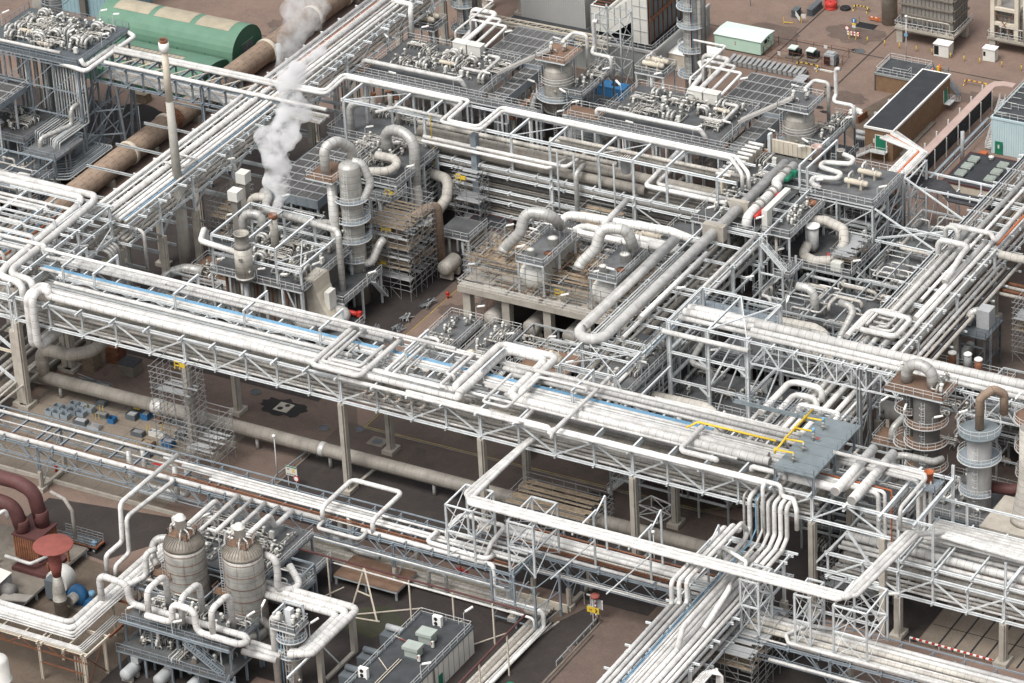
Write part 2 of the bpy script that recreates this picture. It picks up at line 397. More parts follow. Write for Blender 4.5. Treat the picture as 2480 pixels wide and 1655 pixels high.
# ================================================================== ground
def ground_mat(name,c1,c2,c3,dark=0.5):
 m = bpy.data.materials.new(name); m.use_nodes = True; n = m.node_tree; L = n.links; b = n.nodes['Principled BSDF']; b.inputs['Roughness'].default_value = 0.85
 b.inputs['Specular IOR Level'].default_value = 0.25
 g = n.nodes.new('ShaderNodeNewGeometry')
 def noise(sc,det=6,dist=0):
  t = n.nodes.new('ShaderNodeTexNoise'); t.inputs['Scale'].default_value = sc; t.inputs['Detail'].default_value = det; t.inputs['Roughness'].default_value = 0.65; t.inputs['Distortion'].default_value = dist
  L.new(g.outputs['Position'],t.inputs['Vector']); return t.outputs['Fac']
 def ramp(f,a,c,hi=1.0):
  r = n.nodes.new('ShaderNodeMapRange'); r.inputs['From Min'].default_value = a; r.inputs['From Max'].default_value = c; r.inputs['To Max'].default_value = hi; L.new(f,r.inputs['Value']); return r.outputs[0]
 def mix(f,a,c):
  x = n.nodes.new('ShaderNodeMix'); x.data_type = 'RGBA'; L.new(f,x.inputs['Factor'])
  if isinstance(a,tuple): x.inputs['A'].default_value = (*a,1)
  else: L.new(a,x.inputs['A'])
  x.inputs['B'].default_value = (*c,1); return x.outputs['Result']
 o = mix(ramp(noise(0.055,7),0.38,0.62),c1,c2)
 o = mix(ramp(noise(0.35,8,0.6),0.45,0.75,0.7),o,c3)
 o = mix(ramp(noise(3.2,4),0.42,0.72,0.45),o,tuple(t*0.62 for t in c1))
 o = mix(ramp(noise(0.16,5,1.2),0.66,0.72,dark),o,tuple(t*0.35 for t in c2))
 vo = n.nodes.new('ShaderNodeTexVoronoi'); vo.inputs['Scale'].default_value = 3.5; L.new(g.outputs['Position'],vo.inputs['Vector'])
 o = mix(ramp(vo.outputs['Distance'],0.45,0.75,0.25),o,tuple(min(1,t*1.3) for t in c1))
 L.new(o,b.inputs['Base Color']); MATS[name] = m
ground_mat('paver',(0.205,0.142,0.113),(0.158,0.115,0.095),(0.24,0.178,0.142),0.5)
ground_mat('gravel',(0.044,0.037,0.034),(0.032,0.027,0.026),(0.066,0.053,0.046),0.5)
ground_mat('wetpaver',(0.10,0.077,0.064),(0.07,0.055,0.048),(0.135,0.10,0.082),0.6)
ground_mat('concpad',(0.215,0.178,0.14),(0.17,0.142,0.115),(0.26,0.22,0.175),0.4)
ground_mat('mud',(0.125,0.095,0.07),(0.09,0.07,0.055),(0.165,0.13,0.10),0.5)
ground_mat('damp',(0.135,0.098,0.08),(0.10,0.075,0.063),(0.17,0.125,0.10),0.6)  # damp paving tone; on the road it also carries the rack's shade
ground_mat('oil',(0.022,0.020,0.019),(0.03,0.027,0.025),(0.018,0.017,0.016),0.3)
ground_mat('moss',(0.035,0.035,0.025),(0.055,0.055,0.030),(0.03,0.028,0.024),0.4)
def sheet(name,mat,pts,z,label=None):
 b = B(mat); b.poly([(x,y,z) for x,y in pts]); o = b.make(name,kind='structure'); return o
def rect(x0,y0,x1,y1): return [(x0,y0),(x1,y0),(x1,y1),(x0,y1)]
sheet('ground','paver',rect(-900,-700,900,1100),0)
sheet('damp_road','damp',[(-62,-62),(-11.6,-62),(-11.6,-43),(-9,-34),(-17,-22),(-17,62),(-19,62),(-19,-30),(-62,-30)],0.004)  # damp paving, darkened further: the middle rack's shade is put into its colour
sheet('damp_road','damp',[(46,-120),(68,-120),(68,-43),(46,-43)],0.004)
sheet('gravel_bed','gravel',[(-11.6,-62),(58,-62),(58,-43.2),(-11.6,-43.2)],0.006)
sheet('gravel_yard','gravel',[(-14,-100),(29,-100),(47.5,-92),(47.5,-69.5),(-14,-69.5)],0.006)
sheet('gravel_verge','gravel',[(42.5,-100),(52.0,-86),(52.2,-66.5),(50.8,-64.6),(48.6,-64.2),(46.9,-68.6),(42.6,-70)],0.012)
sheet('gravel_verge','gravel',[(61.0,-84),(90,-84),(90,-60),(64.0,-62.2),(61.6,-65)],0.006)
sheet('gravel_yard','gravel',[(82,-51.6),(96.2,-51.6),(96.2,-33),(82,-33)],0.006)
sheet('dark_yard','gravel',[(-42,-82),(-24,-84),(-17.2,-73.5),(-17.2,-68.6),(-42,-72.6)],0.010)
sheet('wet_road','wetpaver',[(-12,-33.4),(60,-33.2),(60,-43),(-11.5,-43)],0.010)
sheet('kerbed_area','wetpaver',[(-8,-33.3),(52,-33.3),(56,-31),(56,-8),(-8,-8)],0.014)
sheet('plant_floor','gravel',[(-8,-8),(52,-8),(52,62),(-8,62)],0.010)
sheet('plant_floor','gravel',[(-64,-30),(-19,-30),(-19,62),(-64,62)],0.010)
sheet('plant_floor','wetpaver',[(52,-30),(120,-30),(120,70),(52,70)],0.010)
sheet('plant_floor','gravel',[(-91,-30),(-64,-30),(-64,60),(-91,60)],0.010)  # dark gravel colour stands in for the shadow under the left rack
sheet('plant_floor','gravel',[(-130,-60),(-64,-60),(-64,-30),(-130,-30)],0.010)
sheet('brown_yard','mud',[(-60,-84),(-30,-84),(-14,-86),(-6,-100),(-6,-130),(-60,-130)],0.012)
sheet('plant_floor','gravel',[(-6,-112),(14,-112),(14,-70),(-6,-70)],0.018)
sheet('plant_floor','gravel',[(60,-60),(82,-60),(82,-30),(60,-30)],0.018)
sheet('plant_floor','gravel',[(-160,-10),(-99,-10),(-99,46),(-160,46)],0.010)
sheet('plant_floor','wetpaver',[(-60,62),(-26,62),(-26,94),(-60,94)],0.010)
sheet('concrete_pad','concpad',[(-62,-69),(-24,-69),(-24,-44),(-62,-44)],0.016)
for k in range(8):
 b = B('black'); b.box(-62,-68+k*3.1,0.018,-24,-67.95+k*3.1,0.022); b.box(-61+k*4.8,-68.5,0.018,-60.95+k*4.8,-44,0.0215); b.make('slab_joint',kind='structure')
sheet('concrete_bay','concpad',rect(96.4,-51.5,122,-36),0.018)
sheet('dry_ground','mud',rect(0,-66.2,46.9,-69.4),0.020)
sheet('dry_ground','mud',[(14.5,92),(24,86),(24.2,108),(19,108)],0.014)
sheet('moss_patch','moss',[(16,-84),(24,-84.5),(27,-79),(22,-76),(17,-79)],0.016)
for x0 in (99.2,101.7,104.2,106.7,109.2,111.7):
 b = B('black'); b.box(x0,-51.4,0.02,x0+0.28,-36.5,0.03); b.make('drain_slot',kind='structure')
b = B('black'); b.box(96.5,-46.2,0.02,122,-46.05,0.028); b.make('drain_slot',kind='structure')
random.seed(3)
def blot(x,y,r,z=0.022,mat='oil',e=0.6):
 pts = []
 for i in range(26):
  a = 2*pi*i/26; k = r*(0.75+0.4*random.random()); pts.append((x+cos(a)*k,y+sin(a)*k*e))
 return sheet('oil_stain',mat,pts,z)
for x,y,r in ((-23.0,-33.9,4.4),(36,-36.5,2.6),(33,-39.5,2.0),(29,-38,1.5),(47.5,-40.5,1.5),(45.5,-34.0,1.3),(7.5,105.5,1.1),(9,97.4,1.0),(10.8,96.2,0.9),(5,121.5,1.0),(-104,45,5.5),(47,-88.5,3.2),(6,-76,5.0),(12,-79,3.6),(-2,-78,3.4)): blot(x,y,r,0.024)
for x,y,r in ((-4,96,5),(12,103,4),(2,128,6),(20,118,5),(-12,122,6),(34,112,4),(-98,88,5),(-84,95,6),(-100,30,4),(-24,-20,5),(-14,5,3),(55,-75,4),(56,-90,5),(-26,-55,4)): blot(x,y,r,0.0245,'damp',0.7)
for k,(x0,y0,x1,y1) in enumerate(((-40,120.4,36,120.5),(-8,92,-7.9,140),(8,92,8.1,140),(-110,82,-70,82.1),(-88,76,-87.9,110),(53,-92,53.1,-70),(59.6,-92,59.7,-70))): sheet('channel','gravel',rect(x0,y0,x1+0.18,y1+0.18),0.0255+k*0.0003)
def manhole(x,y,r=0.55,pad=False):
 b = B('darkcon')
 if pad: b.box(x-r*1.8,y-r*1.6,0.025,x+r*1.8,y+r*1.6,0.06)
 b.mat('dark_steel').cyl((x,y,0.03),r,0.045,18); b.mat('darkcon').ring((x,y,0.06),r*1.25,0.1,18)
 b.make('manhole',kind='structure')
for x,y,p in ((-13.8,-36.6,0),(-3.8,-36.6,1),(-29.9,-31.7,0),(-8.4,-34.5,0),(-99.5,85,1),(-97,88,0),(-87,92,1),(6,121.5,0)): manhole(x,y,0.8,p)
b = B('concrete'); b.box(-24.4,-35.2,0.03,-21.8,-32.6,0.09); b.mat('black').cyl((-23.5,-34.4,0.09),0.5,0.01,14).cyl((-22.8,-33.2,0.09),0.45,0.01,14); b.make('manhole_slab',kind='structure')
# kerbs and painted lines
def strip(name,mat,pts,w,z,h=0.0):
 b = B(mat)
 for p,q in zip(pts,pts[1:]):
  p = V((*p,z)); q = V((*q,z)); d = (q-p).normalized(); o = V((-d.y,d.x,0))*w/2; q = q+d*w*0.35; p = p-d*w*0.35
  b.poly([p+o,p-o,q-o,q+o],h or None) if not h else b.poly([p+o+V((0,0,h)),p-o+V((0,0,h)),q-o+V((0,0,h)),q+o+V((0,0,h))],h)
 return b.make(name,kind='structure')
strip('yellow_line','linepaint',[(-17.1,-24),(-17.1,30)],0.13,0.026)
strip('yellow_line','linepaint',[(-8,-9),(-8,-33.4),(52,-32.9),(57.5,-28)],0.12,0.030)
strip('kerb','darkcon',[(-8.3,-9),(-8.3,-33.9),(52.2,-33.4),(58,-28)],0.3,0.0,0.1)
strip('kerb','concrete',[(-0.2,-49.8),(0.2,-43.3)],0.5,0.0,0.25)
strip('kerb','concrete',[(50.2,-49.8),(50.4,-43.3)],0.5,0.0,0.15)
strip('kerb','concrete',[(56.9,-49),(57,-43)],0.3,0.0,0.12)
strip('kerb','darkcon',[(-11.6,-62),(-11.6,-43.2),(58,-43.2)],0.25,0.0,0.12)
strip('kerb','darkcon',[(52.4,-90),(52.4,-66),(51.2,-64.4),(48.6,-63.4)],0.3,0.0,0.14)
strip('kerb','darkcon',[(60.7,-90),(60.2,-72),(60.4,-67),(61.8,-64.6),(64,-62)],0.3,0.0,0.14)
strip('kerb','concrete',[(42.2,-96),(46.8,-69)],0.35,0.0,0.12)
b = B('ivory'); b.box(-5,-66.4,0,46.9,-66.1,1.3); b.make('retaining_wall',label='long low cream concrete wall under the front pipe rack',cat='wall')
b = B('concrete'); b.box(43.4,-84.6,0.02,46.0,-81.9,0.1); b.make('slab',kind='structure')
b = B('concrete'); b.box(-61,-68.8,0,-20,-68.4,0.6); b.make('retaining_wall',label='low concrete kerb wall in front of the scaffold material store',cat='wall')
# guard rails along the road
def guard(pts,label):
 b = B('grey_steel')
 for p,q in zip(pts,pts[1:]):
  b.bar((*p,0.72),(*q,0.72),0.08,0.32); b.bar((*p,0.72),(*q,0.72),0.14,0.1)
  n = max(1,int((V(q)-V(p)).length/2))
  for i in range(n+1): c = V((*p,0)).lerp(V((*q,0)),i/n); b.bar(c,c+V((0,0,0.8)),0.1)
 b.make('guard_rail',label=label,cat='guard rail')
guard([(52.0,-79),(52.0,-66.6),(50.9,-64.9),(49.2,-64.1)],'grey steel guard rail curving round the gravel verge')
guard([(61.0,-80),(60.5,-72),(60.8,-67.2),(62.1,-65.2)],'grey steel guard rail on the far kerb below the cross rack')
# ================================================================== buildings beyond
def rib_box(b,x0,y0,z0,x1,y1,z1,step=0.6,faces='fr',mat=None):
 """profiled sheet cladding: shallow vertical ribs proud of the front (-Y) and right (+X) walls"""
 b.box(x0,y0,z0,x1,y1,z1)
 if mat: b.mat(mat)
 if 'f' in faces:
  n = int((x1-x0)/step)
  for i in range(1,n): x = x0+(x1-x0)*i/n; b.box(x-0.05,y0-0.05,z0,x+0.05,y0-0.003,z1)
 if 'r' in faces:
  n = int((y1-y0)/step)
  for i in range(1,n): y = y0+(y1-y0)*i/n; b.box(x1+0.003,y-0.05,z0,x1+0.05,y+0.05,z1)
# green hangar
t = thing('hangar',(-112,70,0),'green arched hangar with three tan roof panels and a tall end door','hangar')
def arch(y0,y1,zs,zt,n=14):
 pts = [(y0,0),(y0,zs)]; yc = (y0+y1)/2; w = (y1-y0)/2
 for i in range(1,n): a = pi - pi*i/n; pts.append((yc+cos(a)*w,zs+sin(a)*(zt-zs)))
 return pts + [(y1,zs),(y1,0)]
def arch_shell(b,prof,x0,x1,smooth=True):
 k = len(b.v); m = len(prof)
 for x in (x0,x1): b.v += [V((x,y,z)) for y,z in prof]
 for i in range(m-1): b.face((k+i,k+m+i,k+m+i+1,k+i+1),False)
prof = arch(65.5,75.8,3.4,7.7)
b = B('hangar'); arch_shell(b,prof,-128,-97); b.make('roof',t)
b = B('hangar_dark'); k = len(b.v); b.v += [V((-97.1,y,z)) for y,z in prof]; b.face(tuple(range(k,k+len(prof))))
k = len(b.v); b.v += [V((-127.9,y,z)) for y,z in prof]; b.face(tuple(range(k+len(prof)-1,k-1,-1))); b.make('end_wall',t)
for x0,x1 in ((-125.5,-117.5),(-116.3,-108.2),(-106.9,-99.4)):
 b = B('rooflight'); sub = prof[6:11]; arch_shell(b,[(y,z+0.05) for y,z in sub],x0,x1); b.make('roof_panel',t)
b = B('slate'); b.box(-97.06,69.0,0,-97.0,72.6,4.6); b.mat('hangar').box(-96.99,68.8,4.6,-96.9,72.8,4.8).box(-96.99,70.7,0,-96.93,70.85,4.6); b.make('door',t)
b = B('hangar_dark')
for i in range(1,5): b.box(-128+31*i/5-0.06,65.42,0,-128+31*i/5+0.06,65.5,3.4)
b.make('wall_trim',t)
t = thing('shed',(-112,58,0),'low green arched shed along the front of the hangar','shed')
prof2 = arch(53.0,65.2,2.6,4.6)
b = B('hangar'); arch_shell(b,prof2[1:-1],-128,-97.6); b.make('roof',t)
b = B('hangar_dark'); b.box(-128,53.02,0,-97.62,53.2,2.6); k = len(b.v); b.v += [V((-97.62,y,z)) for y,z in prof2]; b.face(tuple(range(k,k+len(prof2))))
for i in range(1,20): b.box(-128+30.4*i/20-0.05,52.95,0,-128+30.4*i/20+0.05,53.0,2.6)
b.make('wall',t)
b = B('rooflight'); arch_shell(b,[(y,z+0.05) for y,z in prof2[5:10]],-119,-104)
b.mat('slate')
for i in range(15): x = -119+i; arch_shell(b,[(y,z+0.07) for y,z in prof2[5:10]],x-0.06,x+0.06)
for y,z in prof2[5:10]: b.box(-119,y-0.07,z+0.06,-104,y+0.07,z+0.12)
b.make('skylight',t)
b = B('wood'); b.box(-108.2,48.4,0.1,-105.4,50.4,1.7); b.box(-108.3,48.3,1.7,-105.3,50.5,1.8)
for x in (-107.8,-106.8,-105.8): b.box(x-0.1,48.33,0.1,x+0.1,48.4,1.7)
b.make('crate',label='tan wooden crate beside the low green shed',cat='crate')
b = B('orange'); b.box(-101.2,49.3,0.1,-97.8,49.8,0.3); b.box(-101.2,48.4,0.5,-98.4,48.5,0.62)
for x in (-101,-100,-99,-98.2): b.bar((x,49.5,0.1),(x+0.5,48.6,1.1),0.12); b.bar((x+0.4,49.6,0.1),(x,48.8,1.2),0.1)
b.make('barrier_pile',label='heap of orange barrier frames by the green shed',cat='barriers')
# teal clad building top left, mostly out of frame
t = thing('building',(-139,78,0),'teal clad block behind the arched hangar','building')
b = B('tealclad'); rib_box(b,-146,76.0,0,-129.6,98,12,0.9,'fr'); b.make('wall',t)
b = B('greyroof'); b.box(-146.1,75.9,12.0,-129.5,98.1,12.25); b.make('roof',t)
b = B('towerdark'); b.box(-138.6,75.0,0,-137.2,75.9,18); b.make('flue',t)
# brick switch house
def building(name,label,x0,y0,x1,y1,h,wall,roofm,fascia='lamp_white',lip=0.25):
 t = thing(name,((x0+x1)/2,(y0+y1)/2,0),label,'building')
 b = B(wall); b.box(x0,y0,0,x1,y1,h); b.make('wall',t)
 b = B(roofm); b.box(x0+0.1,y0+0.1,h+0.002,x1-0.1,y1-0.1,h+0.1); b.make('roof',t)
 b = B(fascia); e = 0.16
 b.box(x0-e,y0-e,h-lip,x1+e,y0+0.1,h+0.16).box(x0-e,y1-0.1,h-lip,x1+e,y1+e,h+0.16).box(x0-e,y0+0.1,h-lip,x0+0.1,y1-0.1,h+0.16).box(x1-0.1,y0+0.1,h-lip,x1+e,y1-0.1,h+0.16)
 b.make('fascia',t); return t
t = building('switch_house','long brick switch house with a wet black flat roof and green doors',24.9,83.4,30.3,108,6.0,'brick','flatroof')
b = B('green'); b.box(27.0,83.3,2.0,29.0,83.38,4.7); b.mat('lamp_white').box(26.85,83.32,1.95,27.0,83.36,4.8).box(29.0,83.32,1.95,29.15,83.36,4.8).box(26.85,83.32,4.7,29.15,83.36,4.85); b.make('door',t)
b = B('green'); b.box(30.32,105.2,1.6,30.4,106.6,4.0); b.mat('lamp_white').box(30.31,105.05,1.6,30.36,105.2,4.1).box(30.31,106.6,1.6,30.36,106.75,4.1); b.make('door',t)
b = B('rail'); b.box(26.4,82.0,1.8,29.4,83.3,1.95); b.rail([(26.4,82.05,1.95),(29.4,82.05,1.95),(29.4,83.3,1.95)]); b.stair((23.4,82.6,0),(26.4,82.6,1.9),1.0)
for x,y in ((26.6,82.2),(29.2,82.2)): b.bar((x,y,0),(x,y,1.8),0.1)
b.make('entrance_stair',t)
b = B('rail'); b.box(30.42,105.0,1.45,31.6,107.0,1.55); b.rail([(31.6,105,1.55),(31.6,107,1.55)]); b.stair((31.0,110.0,0),(31.0,107.0,1.5),1.0); b.make('entrance_stair',t)
b = B('darkcon'); b.box(30.3,86,0,31.1,100,0.35); b.make('plinth',t)
b = B('offwhite'); b.box(26.5,83.3,3.1,26.9,83.37,3.9); b.make('notice',t)
t = building('pump_house','low tan brick building with a railed grey roof behind the switch house',15.5,107.9,24.2,114.5,3.5,'brick','greyroof','midclad')
b = B('rail'); b.rail([(15.6,108,3.6),(24,108,3.6),(24,114.3,3.6),(15.6,114.3,3.6),(15.6,108,3.6)]); b.rail([(18.5,109,3.6),(21.5,109,3.6),(21.5,110.5,3.6)]); b.make('guard_rail',t)
b = B('slate'); b.bar((15.45,107.8,0),(15.45,107.8,3.5),0.15); b.make('downpipe',t)
t = thing('stair_platform',(25.5,111,0),'steel platform with two orange pipes beside the low brick building','platform')
b = B('galv'); b.box(24.6,110,3.2,27.6,113.4,3.35); b.rail([(24.6,110,3.35),(27.6,110,3.35),(27.6,113.4,3.35),(24.6,113.4,3.35),(24.6,110,3.35)],1.2)
for x,y in ((24.7,110.1),(27.5,110.1),(27.5,113.3),(24.7,113.3)): b.bar((x,y,0),(x,y,3.2),0.14)
b.stair((30.4,112,0),(27.6,112,3.3)); b.make('deck',t)
b = B('orange'); b.cyl((25.6,110.8,3.35),0.17,1.8,10).cyl((26.3,112.4,3.35),0.2,2.0,10); b.mat('yellow').box(25.5,112.8,3.4,26.3,113.2,4.6); b.make('vent_pipe',t)
# transformers beside the switch house
def transformer(x,y,label,sc=1.0):
 t = thing('transformer',(x,y,0),label,'transformer','transformers along the switch house')
 b = B('motor'); b.box(x-1.0*sc,y-0.8,0.3,x+1.0*sc,y+0.8,2.2); b.mat('concrete').box(x-1.4,y-1.1,0,x+1.4,y+1.1,0.3); b.make('tank',t)
 for s in (-1,1):
  b = B('slate')
  for i in range(6): b.box(x-0.95+i*0.34,y+s*0.82-(0.4 if s < 0 else 0),0.5,x-0.85+i*0.34,y+s*0.82+(0 if s < 0 else 0.4),2.0)
  b.make('radiator',t)
 b = B('motor'); b.tube([(x-1.1,y+0.3,2.75),(x+0.9,y+0.3,2.75)],0.42,12); b.bar((x-0.6,y+0.3,2.2),(x-0.6,y+0.3,2.5),0.15).bar((x+0.5,y+0.3,2.2),(x+0.5,y+0.3,2.5),0.15); b.make('conservator',t)
 b = B('offwhite'); b.box(x+1.02,y-0.4,0.8,x+1.06,y+0.2,1.6); b.make('notice',t)
transformer(22.8,86.4,'grey finned transformer at the near corner of the switch house')
transformer(22.8,94.0,'grey finned transformer halfway along the switch house')
transformer(22.9,99.6,'grey finned transformer by the louvred panel of the brick building')
b = B('offwhite'); b.box(22.6,104.8,0.4,24.7,105.0,2.4)
for i in range(5): b.box(22.6,104.7,0.6+i*0.36,24.7,104.8,0.8+i*0.36)
b.make('louvre_panel',label='white slatted screen between the two brick buildings',cat='screen')
# skip with rubbish
t = thing('skip',(17.1,96,0),'open rusty skip heaped with white rubbish bags beside the switch house','skip')
b = B('rust'); b.poly([(15.6,94.9,1.4),(18.4,94.3,1.4),(18.9,97.2,1.4),(16.0,97.6,1.4)],(0.05,0.1,-1.4)); b.make('body',t)
b = B('offwhite')
for i in range(16): x = 16.1+random.random()*2.2; y = 94.9+random.random()*2.0; r = 0.3+random.random()*0.3; b.lathe((x,y,1.3),[(0.05,-0.1),(r,0.1),(r*0.8,0.35),(0.1,0.5)],7)
b.mat('bluepipe').lathe((17.8,95.0,1.4),[(0.05,0),(0.35,0.15),(0.1,0.5)],7); b.make('rubbish',t)
# mint switch cabin
t = thing('cabin',(-14.7,114.8,0),'pale mint green container cabin standing on the open yard','cabin')
b = B('mint'); rib_box(b,-19.5,112,0.3,-9.9,117.4,3.0,4.8,''); b.make('wall',t)
b = B('mintroof'); b.quad((-19.7,111.8,3.0),(-9.7,111.8,3.0),(-9.7,114.7,3.25),(-19.7,114.7,3.25)).quad((-19.7,114.7,3.25),(-9.7,114.7,3.25),(-9.7,117.6,3.0),(-19.7,117.6,3.0)); b.box(-19.7,111.8,2.9,-9.7,111.95,2.99).box(-9.8,111.9,2.9,-9.7,117.6,2.99); b.make('roof',t)
b = B('dark_steel'); b.box(-19.3,112.2,0,-10.1,117.2,0.3); b.make('base',t)
b = B('black'); b.box(-9.88,113.6,2.0,-9.7,114.5,2.6).box(-9.88,115.2,1.7,-9.75,115.4,2.0).box(-9.88,115.2,2.3,-9.75,115.4,2.6); b.make('wall_unit',t)
b = B('red'); b.poly([(-15.3,111.96,1.9),(-15.0,111.96,1.9),(-15.15,111.96,2.2)]); b.box(-15.25,111.95,1.45,-15.05,111.97,1.7); b.make('warning_sign',t)
# transformer pen
t = thing('mesh_fence',(-2,115,0),'rusty wire mesh fence round three small transformers','fence')
b = B('rust'); pts = [(-9.6,112.6),(-9.0,117.8),(5.3,118.2),(5.7,112),(-9.6,112.6)]
for p,q in zip(pts,pts[1:]):
 p = V((*p,0)); q = V((*q,0)); n = max(2,int((q-p).length/3)); U = V((0,0,1.9))
 for i in range(n+1): c = p.lerp(q,i/n); b.bar(c,c+U,0.08)
 b.bar(p+U,q+U,0.05); b.bar(p+U*0.5,q+U*0.5,0.03); b.bar(p+V((0,0,0.1)),q+V((0,0,0.1)),0.04)
b.make('posts',t)
b = B('offwhite'); b.box(0.2,118.1,1.0,0.9,118.14,1.7).box(-6.6,112.4,0.8,-6.0,112.44,1.6).box(5.62,113.5,0.9,5.66,114.1,1.6); b.make('notice',t)
for x,y,l in ((-4.2,114.6,'black oil switch unit with a pale lid nearest the mint cabin'),(-0.7,115.0,'black oil switch unit with a pale lid in the middle of the mesh pen')):
 t = thing('switch_unit',(x,y,0),l,'switch unit')
 b = B('black'); b.box(x-0.9,y-0.6,0.3,x+0.5,y+0.7,1.7).box(x+0.55,y-0.2,0.3,x+1.2,y+0.8,1.5); b.make('case',t)
 b = B('mintroof'); b.box(x-1.0,y-0.75,1.7,x+0.55,y+0.85,1.95); b.make('lid',t)
 b = B('darkcon'); b.box(x-1.3,y-1.4,0,x+1.4,y+1.1,0.3); b.make('plinth',t)
t = thing('transformer',(3.3,114.2,0),'grey transformer with a maroon radiator at the corner of the mesh pen','transformer')
b = B('motor'); b.box(2.3,113.6,0.2,4.4,115.2,2.2).box(2.6,113.8,2.2,4.2,115,2.5); b.make('tank',t)
b = B('maroon')
for i in range(5): b.box(2.5+i*0.25,113.2,0.3,2.6+i*0.25,113.55,1.9)
b.make('radiator',t)
b = B('slate')
for i in range(5): b.box(4.45,113.7+i*0.3,0.3,4.8,113.8+i*0.3,2.0)
b.make('radiator',t)
# striped trestle barriers
def trestle(x,y,dx,label,m1='yellow',m2='black'):
 t = thing('trestle',(x,y,0),label,'barrier'); b = B(m1)
 n = 8
 for i in range(n): b.mat(m1 if i % 2 else m2).bar((x+dx*i/n,y,1.0),(x+dx*(i+1)/n,y,1.0),0.16)
 b.make('rail',t)
 for e in (0,dx):
  b = B(m1)
  for s in (-0.7,0.7):
   for i in range(3): b.mat(m2 if i % 2 else m1).bar((x+e,y+s*(1-i/3),i/3*1.0),(x+e,y+s*(1-(i+1)/3),(i+1)/3*1.0),0.15)
  b.make('leg',t)
trestle(-1.8,111.0,4.2,'yellow and black striped trestle barrier in front of the transformer pen')
trestle(29.5,116.6,4.2,'red and yellow striped trestle barrier on the yard behind the switch house','yellow','redcap')
trestle(-2.6,137.4,2.8,'yellow and black striped trestle beside the red hose coil','yellow','black')
b = B('offwhite'); b.box(1.4,111.2,0,5.2,111.35,0.25).box(1.6,111.45,0,5.4,111.6,0.2); b.make('beam',label='pale steel beams lying by the striped trestle',cat='beam')
t = thing('trough',(-1.6,108.8,0),'small dark green lifting beam lying on the yard','lifting beam')
b = B('slate'); b.box(-3.2,108.5,0.1,-0.2,109.0,0.45); b.make('beam',t)
b = B('rail'); b.bar((-2.8,108.75,0.45),(-2.8,108.75,1.2),0.06).bar((-0.7,108.75,0.45),(-0.7,108.75,1.2),0.06); b.make('hook',t)
# hose coils
def coil(x,y,r,h,n,mat,label):
 b = B(mat)
 for i in range(n):
  k = r*(1-0.05*(i % 3)); pts = [V((x+cos(2*pi*j/18)*k,y+sin(2*pi*j/18)*k,0.14+i*h/n)) for j in range(19)]; b.tube(pts,0.15,6,0)
 for j in range(3):
  k = r*(0.75-0.2*j); pts = [V((x+cos(2*pi*i/14)*k,y+sin(2*pi*i/14)*k,h-0.05)) for i in range(15)]; b.tube(pts,0.14,6,0)
 b.make('hose_coil',label=label,cat='hose')
coil(-7.0,136.2,1.1,1.3,5,'red','tall coil of bright red hose on the yard')
coil(-8.2,138.3,1.0,1.2,5,'red','second coil of bright red hose half hidden behind the first')
coil(-4.3,136.9,0.9,0.4,2,'black','flat coil of black hose next to the red hose')
# skips / stacks of dark pallets and boards
def stack(x,y,w,d,h,n,mat,label,name='stack',cat='stack'):
 b = B(mat)
 for i in range(n):
  z = h*i/n; b.box(x-w/2+random.uniform(-.1,.1),y-d/2,z,x+w/2+random.uniform(-.1,.1),y+d/2,z+h/n*0.55)
 return b.make(name,None,label,cat)
stack(-11.6,130.6,1.2,2.0,1.6,7,'slate','small stack of dark pallets behind the white sign board','pallet_stack','pallets')
stack(-9.2,133.6,1.2,4.4,1.5,7,'dark_steel','long rack of dark steel lengths on the yard','steel_rack','steel rack')
t = thing('sign_board',(-10,128,0),'leaning white notice board on yellow barrier posts','sign')
b = B('offwhite'); b.quad((-10.6,128.2,1.3),(-9.4,127.6,0.5),(-9.4,127.6,1.5),(-10.6,128.2,2.3)); b.quad((-9.3,127.9,1.0),(-8.5,128.3,1.0),(-8.5,128.3,2.0),(-9.3,127.9,2.0)); b.make('board',t)
b = B('yellow'); b.bar((-12.2,126.4,0),(-12.2,126.4,1.4),0.12).bar((-12.2,126.4,0.4),(-10.4,126.8,0.4),0.12).bar((-9.2,127.9,0),(-9.2,127.9,1.5),0.1); b.make('post',t)
# road signs and barrier
t = thing('road_sign',(1.7,128,0),'round blue direction sign above a small yellow plate on a post','road sign')
b = B('grey_steel'); b.bar((1.7,128,0),(1.7,128,3.0),0.09); b.make('post',t)
b = B('blue'); b.lathe((1.7,127.9,2.7),[(0.5,0),(0.5,0.05)],16,'y'); b.mat('lamp_white').box(1.6,127.88,2.35,1.8,127.9,2.85); b.poly([(1.45,127.88,2.8),(1.95,127.88,2.8),(1.7,127.88,3.05)]); b.make('disc',t)
b = B('yellow'); b.box(1.3,127.92,1.75,2.1,127.96,2.1); b.mat('offwhite').box(1.35,127.92,1.2,2.05,127.96,1.7); b.make('plate',t)
t = thing('road_barrier',(2.6,125.8,0),'red and white striped road barrier with a round sign','barrier')
b = B('red')
for zz in (0.75,1.25):
 for i in range(8): b.mat('red' if i % 2 else 'lamp_white').bar((1.3+i*0.33,125.9+i*0.02,zz),(1.3+(i+1)*0.33,125.9+(i+1)*0.02,zz),0.05,0.3)
b.make('boards',t)
b = B('yellow')
for x in (1.8,3.2): b.bar((x,125.5,0),(x,125.95,1.3),0.08); b.bar((x,126.4,0),(x,125.95,1.3),0.08)
b.make('legs',t)
b = B('red'); b.lathe((1.3,125.8,2.0),[(0.46,0),(0.46,0.05)],16,'y'); b.mat('lamp_white').lathe((1.3,125.77,2.0),[(0.33,0),(0.33,0.03)],16,'y'); b.mat('rail').bar((1.3,125.86,1.0),(1.3,125.86,1.6),0.06); b.make('disc',t)
